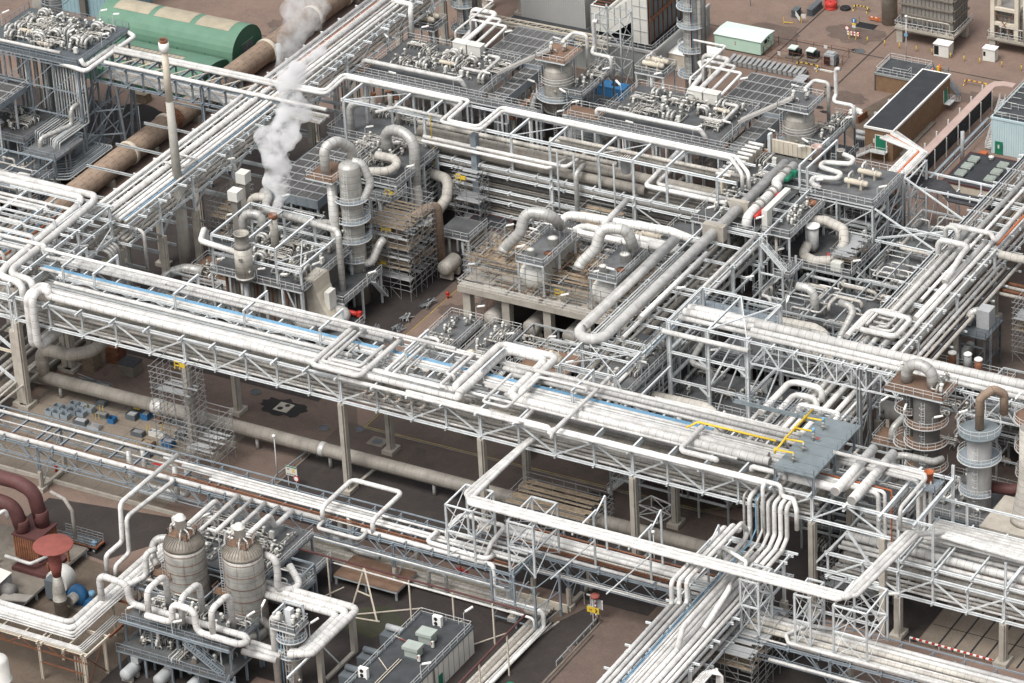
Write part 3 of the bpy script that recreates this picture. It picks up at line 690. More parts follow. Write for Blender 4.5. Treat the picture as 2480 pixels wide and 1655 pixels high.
for i,(x,y) in enumerate([(5.7,125.4),(9.2,125.4),(12.2,125.5),(15.6,125.6),(18.8,125.6),(22.6,125.5),(25.4,125.3),(28.4,125.6),(32.7,125.9),(36.6,125.9)]):
 b = B('yellow'); b.cyl((x,y,0),0.09,1.25,8); b.mat('black').cyl((x,y,1.25),0.092,0.06,8)
 b.make('bollard',label='%s thin yellow bollard of the row before the furnaces, counted from the striped barrier' % ORD[i],cat='bollard',group='yellow bollards along the yard')
def lamp_post(x,y,h,label,arm=0,head=True):
 t = thing('street_lamp',(x,y,0),label,'street lamp'); b = B('rail'); b.tube([(x,y,0),(x,y,h)],0.09,8,0,radii=[0.11,0.07]); b.make('pole',t)
 if head: b = B('lamp_white'); b.lathe((x,y,h),[(0.1,0),(0.3,0.1),(0.28,0.35),(0.08,0.42)],10); b.make('lamp_head',t)
 return t
t = lamp_post(15.1,122.2,8.4,'tall thin lamp post with a white globe in front of the furnace')
b = B('bluepipe'); b.lathe((15.1,122.0,4.9),[(0.38,0),(0.38,0.05)],14,'y'); b.make('sign_disc',t)
lamp_post(-21.5,131,8,'tall thin lamp post behind the mint cabin',head=False)
for x,y,w,d,l in ((20.8,126.2,3.0,2.0,'white flat roofed hut with an open doorway under the furnace'),(29.6,127.8,2.4,1.6,'small white hut with a rounded dark window')):
 t = thing('hut',(x,y,0),l,'hut'); b = B('offwhite'); b.box(x-w/2,y-d/2,0.05,x+w/2,y+d/2,2.5); b.make('wall',t)
 b = B('lamp_white'); b.box(x-w/2-0.1,y-d/2-0.15,2.5,x+w/2+0.1,y+d/2+0.1,2.62); b.make('roof',t)
 b = B('black'); b.box(x-w/2+0.1,y-d/2-0.03,0.4 if w > 2.5 else 1.0,x-w/2+(1.0 if w > 2.5 else 0.55),y-d/2-0.003,2.2 if w > 2.5 else 1.9); b.make('opening',t)
# furnaces at the top right
def furnace(x0,y0,x1,y1,zb,zt,label,big=True):
 t = thing('furnace',((x0+x1)/2,(y0+y1)/2,0),label,'furnace')
 b = B('old_clad'); b.box(x0+0.8,y0+1.4,zb,x1-0.8,y1-0.8,zt); n = int((x1-x0)/0.9)
 b.mat('duct_clad')
 for i in range(n): x = x0+0.9+(x1-x0-1.9)*i/n; b.box(x,y0+1.3,zb,x+0.14,y0+1.4,zt)
 n = int((y1-y0)/0.9)
 for i in range(n): y = y0+1.5+(y1-y0-2.4)*i/n; b.box(x1-0.8,y,zb,x1-0.7,y+0.14,zt)
 b.make('casing',t)
 b = B('darkcon')
 for z in (zb+0.2,zb+2.2,zb+4.2,zb+6.2):
  if z < zt: b.box(x0+0.5,y0+1.0,z,x1-0.5,y0+1.3,z+0.3); b.box(x1-0.7,y0+1.0,z,x1-0.45,y1-0.6,z+0.3)
 b.make('buckstay',t)
 b = B('concrete'); b.box(x0,y0,zb-0.5,x1,y1,zb-0.05); b.box(x0+1,y0+1,zb-1.3,x1-1,y1-1,zb-0.55); b.make('deck',t)
 for x in (x0+0.9,x1-1.2):
  for y in (y0+0.8,y1-1.2): b = B('concrete'); b.box(x-0.6,y-0.5,0,x+0.6,y+0.6,zb-0.55); b.make('leg',t)
 b = B('rail'); b.rail([(x0,y1,zb),(x0,y0+0.05,zb),(x1,y0+0.05,zb),(x1-0.05,y1,zb)],1.1,0.07); b.make('guard_rail',t)
 b = B('old_clad'); b.tube([(x0+2.2,y0+0.3,zb+2.3),(x1-1.0,y0+0.3,zb+2.3),(x1-1.0,y0+0.3,zb)],0.14,8)
 for i in range(8): x = x0+2.6+(x1-x0-4)*i/8; b.bar((x,y0+0.3,zb-0.6),(x,y0+0.3,zb+2.3),0.16)
 b.mat('slate')
 for i in range(7): x = x0+1.0+(x1-x0-2.5)*i/7; b.lathe((x,y0+0.9,zb+0.8),[(0.1,-0.3),(0.35,-0.2),(0.35,0.2),(0.1,0.3)],8,'y')
 b.make('burner_row',t); return t
furnace(10.2,127.6,22.3,136.5,3.3,12.5,'rust streaked box furnace on concrete legs with a row of burners')
t = furnace(27.5,131.0,42,139,3.0,8.0,'tan furnace duct unit on a curved concrete deck at the yard corner')
b = B('ivory')
for x in (28.4,33.2):
 for y in (131.6,134.8): b.box(x-0.4,y-0.4,3.0,x+0.4,y+0.4,13)
for z in (5.5,8.5,12.2): b.box(28.8,131.3,z,32.8,131.9,z+0.6); b.box(33.0,132.0,z,33.5,134.4,z+0.6)
b.mat('rust').bar((28.8,131.3,3.2),(32.8,131.3,8.5),0.12).bar((32.8,131.25,3.2),(28.8,131.25,8.5),0.12); b.make('portal_frame',t)
b = B('offwhite'); b.tube([(35.2,130.7,3.5),(35.2,130.7,16)],0.45,12,0); b.make('downcomer',t)
b = B('old_clad'); b.tube([(36,134,11),(40,134,11),(40,134,3.5)],1.2,14); b.make('flue',t)
pipe('fat grey flue stack standing beside the rusty box furnace',1.5,('w',5.9,134.8,0),'Z22','duct_clad','flue_stack',cat='stack')
t = thing('pit',(2.5,131.5,0),'railed black pit beside the flue stack with an orange barrier','pit')
b = B('black'); b.box(0.6,130.4,0.03,4.4,132.8,0.06); b.make('opening',t)
b = B('darkcon'); b.rail([(0.5,130.3,0),(0.5,132.9,0)],1.1,0.07); b.box(0.4,130.2,0,4.5,130.4,0.15).box(0.4,132.8,0,4.5,133,0.15); b.make('kerb_frame',t)
b = B('orange'); b.box(2.0,134.0,0.3,4.4,134.1,1.1); b.mat('lamp_white').box(2.4,133.97,0.85,2.8,134,1.05).box(3.3,133.97,0.85,3.7,134,1.05); b.make('barrier_board',t)
# clad plant buildings, top centre
t = thing('plant_building',(-42,106,0),'tall plain grey clad hall rising out of the frame','building')
b = B('greyclad'); rib_box(b,-53.3,98.6,0,-39.5,118,24,0.45,'f'); b.make('wall',t)
t = thing('plant_building',(-33,100,0),'low grey clad building carrying the white louvred cooler on its roof','building')
b = B('midclad'); rib_box(b,-55,94.4,0,-23.0,98.4,6.0,0.55,'f'); b.box(-39.3,98.4,0,-23.0,117,6.0); b.make('wall',t)
b = B('greyroof'); b.box(-54.8,94.6,6.003,-23.2,98.3,6.08).box(-39.1,98.3,6.003,-23.2,116.8,6.08); b.make('roof',t)
b = B('greyclad'); b.box(-55.1,94.2,5.8,-22.8,94.6,6.35).box(-23.2,94.6,5.8,-22.8,117,6.35); b.make('parapet',t)
b = B('rail'); b.rail([(-34,95.0,6.1),(-23.6,95.0,6.1),(-23.6,116,6.1)],1.1,0.06); b.make('guard_rail',t)
b = B('slate'); b.box(-32.5,94.3,0.1,-31.4,94.38,2.2); b.mat('offwhite').box(-26.2,93.4,2.2,-23.6,94.35,2.35); b.make('door',t)
t = thing('air_cooler',(-30,101,6),'white panelled rooftop cooler with rusty louvres on its right side','cooler')
b = B('offwhite'); b.box(-28.2,96.2,6.5,-25.0,109,16.5)
b.poly([(-36.9,96.6,12.2),(-28.3,96.6,15.0),(-28.3,108,15.0),(-36.9,108,12.2)],(0,0,-5.6)) if False else b.box(-37.4,97.0,6.9,-33.6,108.5,12.0)
b.poly([(-33.5,96.8,11.4),(-28.25,96.4,15.4),(-28.25,108.6,15.4),(-33.5,108.4,11.4)],(0,0,-4.8))
b.mat('motor')
for x in (-28.2,-26.6,-25.02): b.box(x-0.05,96.12,6.5,x+0.05,96.2,16.5)
for z in (6.5,9,11.5,14,16.4): b.box(-28.2,96.1,z,-25.0,96.2,z+0.08)
for x in (-37.4,-35.5,-33.7): b.box(x-0.05,96.9,6.9,x+0.05,97.0,12)
for z in (8.6,10.3,11.9): b.box(-37.4,96.9,z,-33.6,97.0,z+0.08)
for i in range(1,4): b.bar((-33.5+i*1.3,96.7-i*0.1,8+i),(-33.5+i*1.3,96.7-i*0.1,11.4+i),0.08)
b.make('casing',t)
b = B('black'); b.box(-24.98,96.4,6.6,-24.9,108.8,16.4); b.mat('slate')
for i in range(7): b.box(-24.9,96.7+i*1.75,6.8,-24.7,97.9+i*1.75,16.2)
b.mat('rust')
for i in range(8): b.box(-24.75,96.35+i*1.75,6.6,-24.6,96.55+i*1.75,16.4)
b.bar((-24.5,96.4,11.5),(-24.5,108.8,11.9),0.2,0.6); b.make('louvre_wall',t)
b = B('black'); b.box(-37.0,97.4,12.02,-34.0,108.2,12.1); b.mat('rust')
for i in range(9): b.box(-37.0,97.6+i*1.2,12.1,-34.0,97.75+i*1.2,12.25)
b.make('top_louvre',t)
b = B('dark_steel')
for x in (-37,-34,-31,-28,-25.4):
 for y in (97.2,103,108): b.box(x-0.15,y-0.15,6.1,x+0.15,y+0.15,6.9)
b.make('feet',t)
# lattice mast and truss in front
t = thing('lattice_tower',(-28.5,89,0),'four legged lattice steel tower before the low grey building','tower')
for x in (-31.2,-26.0):
 for y in (87.5,92): b = B('grey_steel'); b.tube([(x,y,0),(x,y,15.5)],0.16,8,0); b.make('leg',t)
b = B('grey_steel')
for z0,z1 in ((0.3,5),(5,10),(10,15)):
 for z in (z1,):
  b.bar((-31.2,87.5,z),(-26,87.5,z),0.14).bar((-31.2,92,z),(-26,92,z),0.14).bar((-31.2,87.5,z),(-31.2,92,z),0.14).bar((-26,87.5,z),(-26,92,z),0.14)
 for y in (87.5,92): b.bar((-31.2,y,z0),(-26,y,z1),0.1).bar((-26,y,z0),(-31.2,y,z1),0.1)
 for x in (-31.2,-26.0): b.bar((x,87.5,z0),(x,92,z1),0.1).bar((x,92,z0),(x,87.5,z1),0.1)
b.make('brace',t)
t = thing('lattice_girder',(-45,93,6),'long pale lattice girder running along the low grey building','girder')
b = B('ivory')
for y in (92.0,93.6):
 for z in (6.2,7.8): b.bar((-62,y,z),(-31.4,y,z),0.22)
n = 16
for i in range(n):
 xa = -62+30.6*i/n; xb = -62+30.6*(i+1)/n
 b.bar((xa,92,7.8),(xb,93.6,7.8),0.1); b.bar((xa,92,6.2),(xb,92,7.8),0.1); b.bar((xb,92,6.2),(xb,92,7.8),0.1); b.bar((xa,92,7.8),(xa,93.6,7.8),0.1)
b.make('truss',t)
b = B('grey_steel')
for x in (-60,-46): b.bar((x,92.8,0),(x,92.8,6.2),0.3)
b.make('post',t)
# blue freight container and white store box
t = thing('freight_container',(-26,86,0),'blue freight container standing below the grey clad wall','container')
b = B('blue'); b.box(-30.2,84.4,0.15,-24.2,87.0,2.75)
for i in range(14): b.box(-30.0+i*0.42,84.33,0.3,-29.8+i*0.42,84.4,2.6)
b.box(-30.25,84.3,2.6,-24.15,84.4,2.8).box(-24.2,84.3,2.6,-24.1,87.1,2.8); b.make('body',t)
b = B('black'); b.box(-27.2,85.4,2.76,-25.8,86.2,2.9); b.make('roof_patch',t)
b = B('bluepipe'); b.box(-24.19,84.5,0.3,-24.12,85.6,2.6).box(-24.19,85.75,0.3,-24.12,86.9,2.6)
for y in (84.8,85.3,86.1,86.6): b.bar((-24.08,y,0.3),(-24.08,y,2.6),0.06)
b.make('door',t)
t = thing('store_shelter',(-18,102,0),'ivory store box with a white roof behind the tall column','store')
b = B('ivory'); b.box(-24,100,0.2,-14.2,105.2,3.6); b.make('wall',t)
b = B('lamp_white'); b.box(-24.15,99.85,3.6,-14.05,105.35,3.75)
for i in range(9): b.box(-23.8+i*1.08,99.9,3.75,-23.3+i*1.08,105.3,3.82)
b.make('roof',t)
t = thing('covered_trench',(-8,104,0),'row of grey lids over a cable trench on the yard','trench cover')
b = B('darkcon'); b.box(-14,106.5,0,1.5,108.8,0.9)
b.mat('motor')
for i in range(15): b.poly([(-14+i*1.03,106.4,0.95),(-13.3+i*1.03,106.4,1.05),(-13.3+i*1.03,108.9,1.35),(-14+i*1.03,108.9,1.25)],0.1)
for i in range(15): b.box(-13.9+i*1.03,106.42,0.15,-13.2+i*1.03,106.5,0.85)
b.make('lids',t)
b = B('darkcon'); b.box(1.0,102,0.6,2.6,107,0.8); b.mat('motor')
for i in range(5): b.poly([(0.6,102+i,0.9),(2.8,102+i,0.9),(2.8,102.7+i,1.0),(0.6,102.7+i,1.0)],0.08)
for x in (0.8,2.5):
 for y in (102.2,106.5): b.bar((x,y,0),(x,y,0.7),0.15)
b.make('end_tray',t)
# pink topped cable run, right
t = thing('cable_rack',(37,96,0),'long cable rack with a pink top cover and stacked black cables','cable rack')
b = B('pinkcover'); b.box(36.4,78,3.9,38.0,110.5,4.05); b.poly([(36.4,110.5,4.05),(38,110.5,4.05),(39.4,111.6,4.05),(41.0,111.6,4.05),(41.0,113.2,4.05),(38.6,113.2,4.05),(37.0,112.4,4.05)],0.15); b.make('cover',t)
b = B('cable')
for i in range(8): b.bar((37.7,78,0.9+i*0.38),(37.7,109.5,0.9+i*0.38),0.4,0.22)
b.make('cables',t)
b = B('offwhite')
for i in range(7): y = 79+i*5; b.bar((38.1,y,0),(38.1,y,3.9),0.16); b.bar((36.2,y,0),(36.2,y,4.7),0.22)
b.make('post',t)
b = B('galv'); b.bar((39.6,78,1.0),(39.6,104,1.0),0.5,0.3).bar((41.0,80,1.4),(41.0,103,1.4),0.18)
for i in range(6): b.bar((39.6,80+i*4.5,0),(39.6,80+i*4.5,0.9),0.15)
b.make('tray',t)
# pale blue clad plant house
t = building('compressor_house','pale blue clad building with a railed grey roof at the right edge',44.6,93.8,66,115,7.0,'blueclad','greyroof','blueclad')
b = B('blueclad')
for i in range(48): b.box(44.7+i*0.45,93.72,0,44.82+i*0.45,93.797,6.7)
b.make('ribs',t)
b = B('rail'); b.rail([(44.9,114,7.1),(44.9,94.1,7.1),(60,94.1,7.1)],1.1,0.07); b.rail([(46.5,98,7.1),(52,98,7.1),(52,104,7.1)],1.1,0.06); b.make('guard_rail',t)
b = B('green'); b.box(45.4,93.6,0.1,46.8,93.715,2.5); b.mat('offwhite').box(45.9,93.58,1.2,46.2,93.6,1.9); b.make('door',t)
b = B('rail'); b.stair((43.6,94.5,0.2),(43.6,101,7.0),1.0); b.make('outside_stair',t)
b = B('offwhite')
for i in range(8): b.bar((45.2,95+i*2.2,7.5),(46.9,95+i*2.2,7.5),0.07)
b.make('roof_pipe',t)
t = building('annex','flat black roofed annex with six grey roof vents in two rows',44.0,74.4,53.5,86.0,3.5,'ivory','flatroof','maroon',0.12)
for i,(x,y) in enumerate([(45.9,83.2),(45.9,80.4),(45.9,77.6),(51.4,83.2),(51.4,80.4),(51.4,77.6)]):
 b = B('motor'); b.box(x-0.7,y-0.8,3.6,x+0.7,y+0.8,3.85); b.mat('acgreen').poly([(x-0.9,y-0.9,4.0),(x+0.9,y-0.9,4.0),(x+0.9,y+0.9,4.0),(x-0.9,y+0.9,4.0)],0.15)
 for k in range(5): b.box(x-0.85,y-0.75+k*0.36,4.0,x+0.85,y-0.58+k*0.36,4.2)
 b.make('roof_vent',t)
b = B('offwhite'); b.cyl((48.4,85,3.6),0.4,0.4,12); b.lathe((48.4,85,4.0),[(0.55,0),(0.5,0.2),(0.1,0.3)],12); b.make('cowl_vent',t)
b = B('glass'); b.box(53.52,76.5,1.3,53.56,78.2,2.6); b.make('window',t)
pipe('grey vent stack with a flared cap beside the outside stair',0.35,('w',41.6,88,0),'Z6.2','motor','vent_stack',cat='vent stack')
b = B('green'); b.cyl((52.6,91.8,0),0.4,1.0,12); b.make('bin',label='dark green bin at the foot of the pale blue wall',cat='bin')
b = B('orange'); b.box(43.2,91.6,0,44.4,92.6,0.6); b.box(43.1,91.5,0.6,44.5,92.7,0.7); b.make('grit_bin',label='orange grit bin at the foot of the outside stair',cat='bin')
# ================================================================== pipe racks
def rack(label,ax,lo,hi,c0,c1,st,levels,zc=0,conc='concrete',mat='white_steel',cw=(1.0,1.3),sw=0.34,step=6.0,truss=None,posts=None,stub=None,xbrace=(),over=0.6,deckbeams=True,cols=True,bz=0.0):
 """ax: axis along which the rack runs; c0/c1 the two sides; st: column stations; levels: beam heights; zc: top of the concrete columns"""
 P = (lambda a,c,z: V((a,c,z))) if ax == 'x' else (lambda a,c,z: V((c,a,z)))
 t = thing('pipe_rack',P((lo+hi)/2,(c0+c1)/2,0),label,'pipe rack')
 top = max(levels)
 for s in st if cols else ():
  for c in (c0,c1):
   if zc:
    b = B(conc); w,d = cw if ax == 'x' else cw[::-1]; p = P(s,c,0)
    b.box(p.x-w/2,p.y-d*0.28,bz,p.x+w/2,p.y+d*0.28,zc).box(p.x-w*0.32,p.y-d/2,bz,p.x+w*0.32,p.y-d*0.284,zc-0.1).box(p.x-w*0.32,p.y+d*0.284,bz,p.x+w*0.32,p.y+d/2,zc-0.1)
    b.box(p.x-w*0.9,p.y-d*0.9,0,p.x+w*0.9,p.y+d*0.9,0.7+bz)
    b.make('column',t)
   if top > zc:
    b = B(mat); b.ibeam(P(s,c,zc),P(s,c,top),sw,sw+0.1,0.07); b.make('steel_column',t)
 n = max(1,round((hi-lo)/step)); sts = sorted(set([round(lo+(hi-lo)*i/n,2) for i in range(n+1)]) if not truss else truss[2])
 for z in levels:
  b = B(mat)
  for s in sorted(set(list(sts)+list(st))) if deckbeams else st: b.ibeam(P(s,c0-over*(1 if c1 > c0 else -1),z),P(s,c1+over*(1 if c1 > c0 else -1),z),0.26,0.36,0.06)
  b.make('cross_beams',t)['kind'] = 'stuff' if False else 'thing'
  for c in (c0,c1):
   b = B(mat); b.ibeam(P(lo,c,z-0.005),P(hi,c,z-0.005),0.24,0.42,0.06); b.make('side_beam',t)
 if truss:
  zb,zt,pp = truss[:3]
  for c in (c0,c1):
   b = B(mat); b.ibeam(P(lo,c,zb),P(hi,c,zb),0.3,0.42,0.07); b.ibeam(P(lo,c,zt),P(hi,c,zt),0.3,0.46,0.07); b.make('truss_chord',t)
   b = B(mat)
   for k,s in enumerate(pp): b.ibeam(P(s,c,zb+0.2),P(s,c,zt-0.2),0.26,0.3,0.05)
   for k,(s,e) in enumerate(zip(pp,pp[1:])):
    up = (k % 2 == 0) if len(truss) < 4 else truss[3][k % len(truss[3])]
    b.bar(P(s,c,zt-0.25 if up else zb+0.25),P(e,c,zb+0.25 if up else zt-0.25),0.2,0.22)
   b.make('truss_web',t)
 if posts:
  zt,pp = posts
  for s in pp:
   for c in (c0,c1): b = B(mat); b.ibeam(P(s,c,top+0.2),P(s,c,zt),0.24,0.24,0.05); b.make('post',t)
 if xbrace:
  b = B(mat)
  for a0,a1,za,zb in xbrace:
   for c in (c0,c1): b.bar(P(a0,c,za),P(a1,c,zb),0.16); b.bar(P(a1,c,za),P(a0,c,zb),0.16)
  b.make('cross_brace',t)
 return t,P
COLN = {'white_clad': 'white','white_band': 'white banded','old_clad': 'stained','alu_clad': 'silvery banded','bluepipe': 'blue','orange': 'orange','rust': 'rusty','cable': 'black','grey_steel': 'grey','duct_clad': 'tan','yellow': 'yellow'}
def size(r): return 'very fat' if r > 0.6 else 'fat' if r > 0.38 else 'medium' if r > 0.22 else 'slim' if r > 0.13 else 'thin'
def run(ax,where,side,items,lo,hi,z,name='pipe',group=None):
 """parallel straight pipes; items (offset, radius, material[, lo, hi, z]) counted from one side"""
 for i,it in enumerate(items):
  c,r,m = it[:3]; a = it[3] if len(it) > 3 and it[3] is not None else lo; e = it[4] if len(it) > 4 and it[4] is not None else hi; zz = (it[5] if len(it) > 5 else z) + r
  b = B(m); p,q = (V((a,c,zz)),V((e,c,zz))) if ax == 'x' else (V((c,a,zz)),V((c,e,zz)))
  b.tube([p,q],r,16 if r > 0.45 else 12 if r > 0.22 else 8,0)
  b.make(name,None,'%s %s pipe, %s from %s, %s' % (size(r),COLN.get(m,'pale'),ORD[i],side,where),'pipe',group or 'straight pipes, '+where)
# ---- main rack, along X across the middle of the picture
MP = [-61.4,-54.7,-48.4,-41.9,-35.5,-29.0,-23.2,-17.5,-11.8,-6.0,-0.3,6.2,12.4,18.4,24.4,31.0,37.3,43.8,50.3,56.1,62.0,67.7,73.6,79.6]
MR,mp = rack('long white pipe rack crossing the middle on tall concrete columns','x',-74,79.8,-51.0,-38.2,[-61.4,-29.0,-0.3,24.4,50.3,79.6],[16.2,20.25],16.0,truss=(16.2,20.3,[-74,-67.8]+MP,(0,1)),cw=(1.1,1.5),deckbeams=True)
b = B('white_steel')
for s in MP: b.ibeam((s,-52.6,20.82),(s,-37.4,20.82),0.3,0.3,0.06); b.bar((s,-51,20.45),(s,-51,20.7),0.24)
b.make('pipe_support',MR)
b = B('white_steel')
for s in MP[1:-5:2]:
 b.bar((s,-51.3,20.6),(s+5.6,-51.3,20.6),0.12,0.3)
b.make('edge_beam',MR)
for i,s in enumerate([-56.5,-50.5,-35,-22,-8,7.5,21,36.5]):
 b = B('white_steel'); b.ibeam((s,-44.0,20.3),(s,-44.0,23.3),0.3,0.34); b.ibeam((s,-37.3,20.3),(s,-37.3,23.3),0.3,0.34); b.ibeam((s,-44.2,23.4),(s,-37.1,23.4),0.3,0.34); b.make('portal_frame',MR)
b = B('white_steel'); b.ibeam((-58,-44.0,21.2),(79,-44.0,21.2),0.2,0.3)
for s in MP[1:-2:2]: b.bar((s,-44.6,21.0),(s+2.6,-44.0,21.2),0.1); b.bar((s+5,-44.6,21.0),(s+2.6,-44.0,21.2),0.1)
b.make('catwalk_beam',MR)
where = 'top deck of the long middle rack'
run('x',where,'rear',[(-37.3,0.2,'white_clad',-61,33),(-37.95,0.22,'white_clad',-61,44),(-38.75,0.38,'white_band',-60,2.0),(-39.75,0.34,'white_band',-60,1.0),
(-41.5,0.13,'bluepipe',-62,59),(-41.8,0.13,'bluepipe',-62,59),(-42.1,0.13,'bluepipe',-62,59),(-42.75,0.28,'white_clad',-62,74),(-43.35,0.2,'white_clad'),(-45.9,0.34,'white_clad',-57,-1),
(-46.45,0.12,'grey_steel'),(-46.75,0.12,'grey_steel'),(-47.1,0.07,'grey_steel'),(-47.35,0.07,'grey_steel'),(-47.7,0.26,'white_clad',-56,66)],-58,74,20.98)
run('x','right half of the middle rack deck','rear',[(-37.4,0.26,'white_clad',47,73),(-38.5,0.42,'white_clad',22,72),(-39.45,0.4,'white_band',22,72),(-40.5,0.33,'white_clad',24,78),(-44.3,0.24,'white_clad',18,72),
(-45.0,0.3,'white_clad',22,72),(-46.0,0.33,'white_clad',26,74)],20,79,20.98)
pipe('white pipe carried high on the portal frames of the long middle rack',0.3,('w',-62.8,-40.9,24.6),'X-62.0 Z23.75 X14.6',group=None)
run('x','lower deck inside the middle rack','front',[(-50.3,0.2,'white_clad'),(-49.6,0.22,'old_clad'),(-48.7,0.3,'old_clad'),(-47.6,0.26,'white_clad'),(-46.6,0.2,'old_clad'),(-45.0,0.65,'duct_clad'),(-43.2,0.3,'old_clad'),(-42.2,0.3,'white_clad'),(-41.0,0.35,'old_clad'),(-39.6,0.25,'white_clad')],-73,79,16.42)
run('x','hung under the middle rack deck','front',[(-50.2,0.26,'old_clad'),(-49.4,0.2,'white_clad'),(-48.4,0.26,'alu_clad')],-73,79,18.5)
# fat lagged pair along the front, with the big raised loop
FA = route(('w',-56.3,-45.0,13.1),'Y-52.9 Z22.6 Y-50.4 X-54.9 Z21.75 x1112 Z22.4')
p = FA[-1]; FA += route(('w',p.x,p.y,p.z),'y1226 x1324 y1238 Z21.75')[1:]
b = B('white_band'); b.tube(FA,0.66,16,1.1); b.make('pipe',None,'very fat banded white pipe along the front of the middle rack, inner raised loop','pipe')
FB = route(('w',-57.4,-45.0,13.1),'Y-52.9 Z22.4 Y-49.0 X-55.9 Z21.65 x1104 Z22.7')
p = FB[-1]; FB += route(('w',p.x,p.y,p.z),'y1213 x1350 y1262 Z21.6')[1:]
b = B('white_clad'); b.tube(FB,0.58,16,1.1); b.make('pipe',None,'very fat smooth white pipe second from the front of the middle rack, outer raised loop','pipe')
pa = FA[-1]; pb = FB[-1]
b = B('white_band'); b.tube([pa+V((0,0,0.5)),V((pa.x+1.2,pa.y-0.2,21.7)),V((71,pa.y-0.2,21.7))],0.68,16,0.9); b.make('pipe',None,'very fat banded white pipe from the raised loop to the grey slab platform','pipe')
b = B('white_clad'); b.tube([pb+V((0,0,0.6)),V((pb.x+1.2,pb.y+0.9,21.6)),V((70,pb.y+0.9,21.6))],0.55,16,0.9); b.make('pipe',None,'very fat plain white pipe from the raised loop towards the grey slab platform','pipe')
# front edge pipe pair on the right half
pipe('white pipe along the front of the middle rack, ending in bent risers',0.36,('w',12,-51.6,21.3),'X36.5 d1.2,-1.4,0 X37.5 Y-51.7 X75.0 Z19.5 X77 d0.9,-0.9,-1.2 Z15',bend=1.0)
pipe('second white pipe along the front edge of the middle rack, right half',0.3,('w',33.0,-52.4,21.4),'X72.8 Y-53.2 Z14.5',bend=1.0)
pipe('medium white pipe along the front edge between the fat loop and the trio',0.34,('w',0,-51.8,20.95),'X31.8 Y-48',bend=1.0)
# left nested expansion loops
def loop(label,r,u0,v0,z,moves,mat='white_clad',ends=0.9):
 pts = route((u0,v0,z),moves)
 pts = [pts[0]-V((0,0,ends))] + pts + [pts[-1]-V((0,0,ends))]
 b = B(mat); b.tube(pts,r,12 if r > 0.3 else 8,1.2); return b.make('pipe',None,label,'pipe')
loop('outer fat white pipe of the three nested loops on the middle rack',0.42,862,787,22.5,'y752 x870 y972',ends=1.0)
loop('middle white pipe of the three nested loops on the middle rack',0.3,862,801,22.4,'y778 x880 y953')
loop('inner white pipe of the three nested loops on the middle rack',0.3,884,797,22.4,'y800 x872 y930')
loop('fat white loop pipe rising diagonally beside the three nested loops',0.3,935,898,22.2,'y1028 x1062')
loop('second white loop pipe beside the three nested loops',0.28,952,905,22.2,'y1034 x1048')
loop('slim white loop pipe crossing the blue pipes, nearest the nested loops',0.17,985,895,22.0,'y1040')
loop('slim white cross pipe with two down turns in the middle of the rack',0.16,842,855,22.3,'y868')
loop('white double loop pipe curving towards the fat pair, upper one',0.3,1148,858,22.3,'y1064 x1082')
loop('white double loop pipe curving towards the fat pair, lower one',0.3,1128,862,22.3,'y1080 x1100')
loop('white bent pipe crossing over the fat pair to the front edge',0.24,1240,905,23.8,'y1168 x1228 y1306 x1420',ends=0.6)
loop('white pipe crossing the right half of the middle rack to a step down',0.3,1480,910,22.8,'y1335')
pipe('white pipe carried high along the right half of the middle rack',0.32,('w',25.3,-41.0,23.4),'X77.5','white_clad')
pipe('yellow pipe running along the middle rack to the grey slab',0.17,(1662,1036,22.6),'d1.5,1,0.8 x1880','yellow',bend=0.9)
loop('white pipe bending across the rack in front of the yellow pipe',0.42,1700,1034,22.8,'y1645 x1735',ends=0.3)
loop('short white loop pipe beside the grey slab platform',0.38,1820,1130,22.4,'x1900',ends=0.8)
# lower manifolds at the crossing
for i,(u,v) in enumerate([(1113,985),(1128,978),(1145,972)]):
 pipe('%s stub pipe of the row turning under the fat loop' % ORD[i],0.3,(u,v,19.6),'y%d x%d' % (u-10,u+105-i*6),'old_clad',bend=1.0)
for i,x in enumerate([4.5,5.9,8.4,10.5,12.6,14.8]):
 b = B('old_clad'); b.tube([(x,-52.4,19.4),(x,-40,19.4)],0.24,8,0); b.mat('rust').cyl((x,-52.0,19.2),0.12,0.7,6); b.mat('old_clad').tube([(x,-52.7,19.4),(x,-52.4,19.4)],0.34,8,0)
 b.make('drain_pipe',label='%s stub drain pipe poking out under the front of the middle rack' % ORD[i],cat='pipe',group='stub drains under the middle rack')
# ---- right low rack continuing the main one
RP = [82.0,87.6,93.2,98.6,104.0,109.6,115.4,121]
RR,rp = rack('white pipe rack at the lower right with frames above its pipes','x',81.5,124,-51.0,-39.0,[93.2,109.6],[7.2,11.1],7.0,truss=(7.2,11.2,RP,(0,1)),cw=(1.1,1.5))
for s in (93.2,98.6,109.8,121):
 b = B('white_steel')
 for c in (-51.0,-39.0): b.ibeam((s,c,11.3),(s,c,17.2 if s > 100 or c > -45 else 20.3),0.3,0.34)
 b.ibeam((s,-51,13.0),(s,-39,13.0),0.3,0.36); b.make('portal_frame',RR)
b = B('white_steel')
for c,z in ((-39,17.0),(-39,13.2),(-51,13.0)): b.ibeam((93.2,c,z),(124,c,z),0.26,0.34)
b.ibeam((93.2,-51,20.3),(98.6,-51,20.3),0.26,0.34); b.ibeam((93.2,-51.0,20.2),(93.2,-39,20.2),0.26,0.34)
for i in range(6): b.ibeam((94+i*5.4,-51.8,13.3),(94+i*5.4,-38.5,13.3),0.24,0.3)
b.make('frame_beam',RR)
where = 'lower right rack'
run('x','upper layer '+where,'rear',[(-40.2,0.24,'white_clad'),(-41.0,0.3,'white_clad'),(-41.8,0.34,'white_clad'),(-42.7,0.36,'white_clad'),(-43.5,0.3,'white_clad'),(-44.3,0.3,'white_clad'),(-45.0,0.3,'white_clad')],94.5,124,13.5)
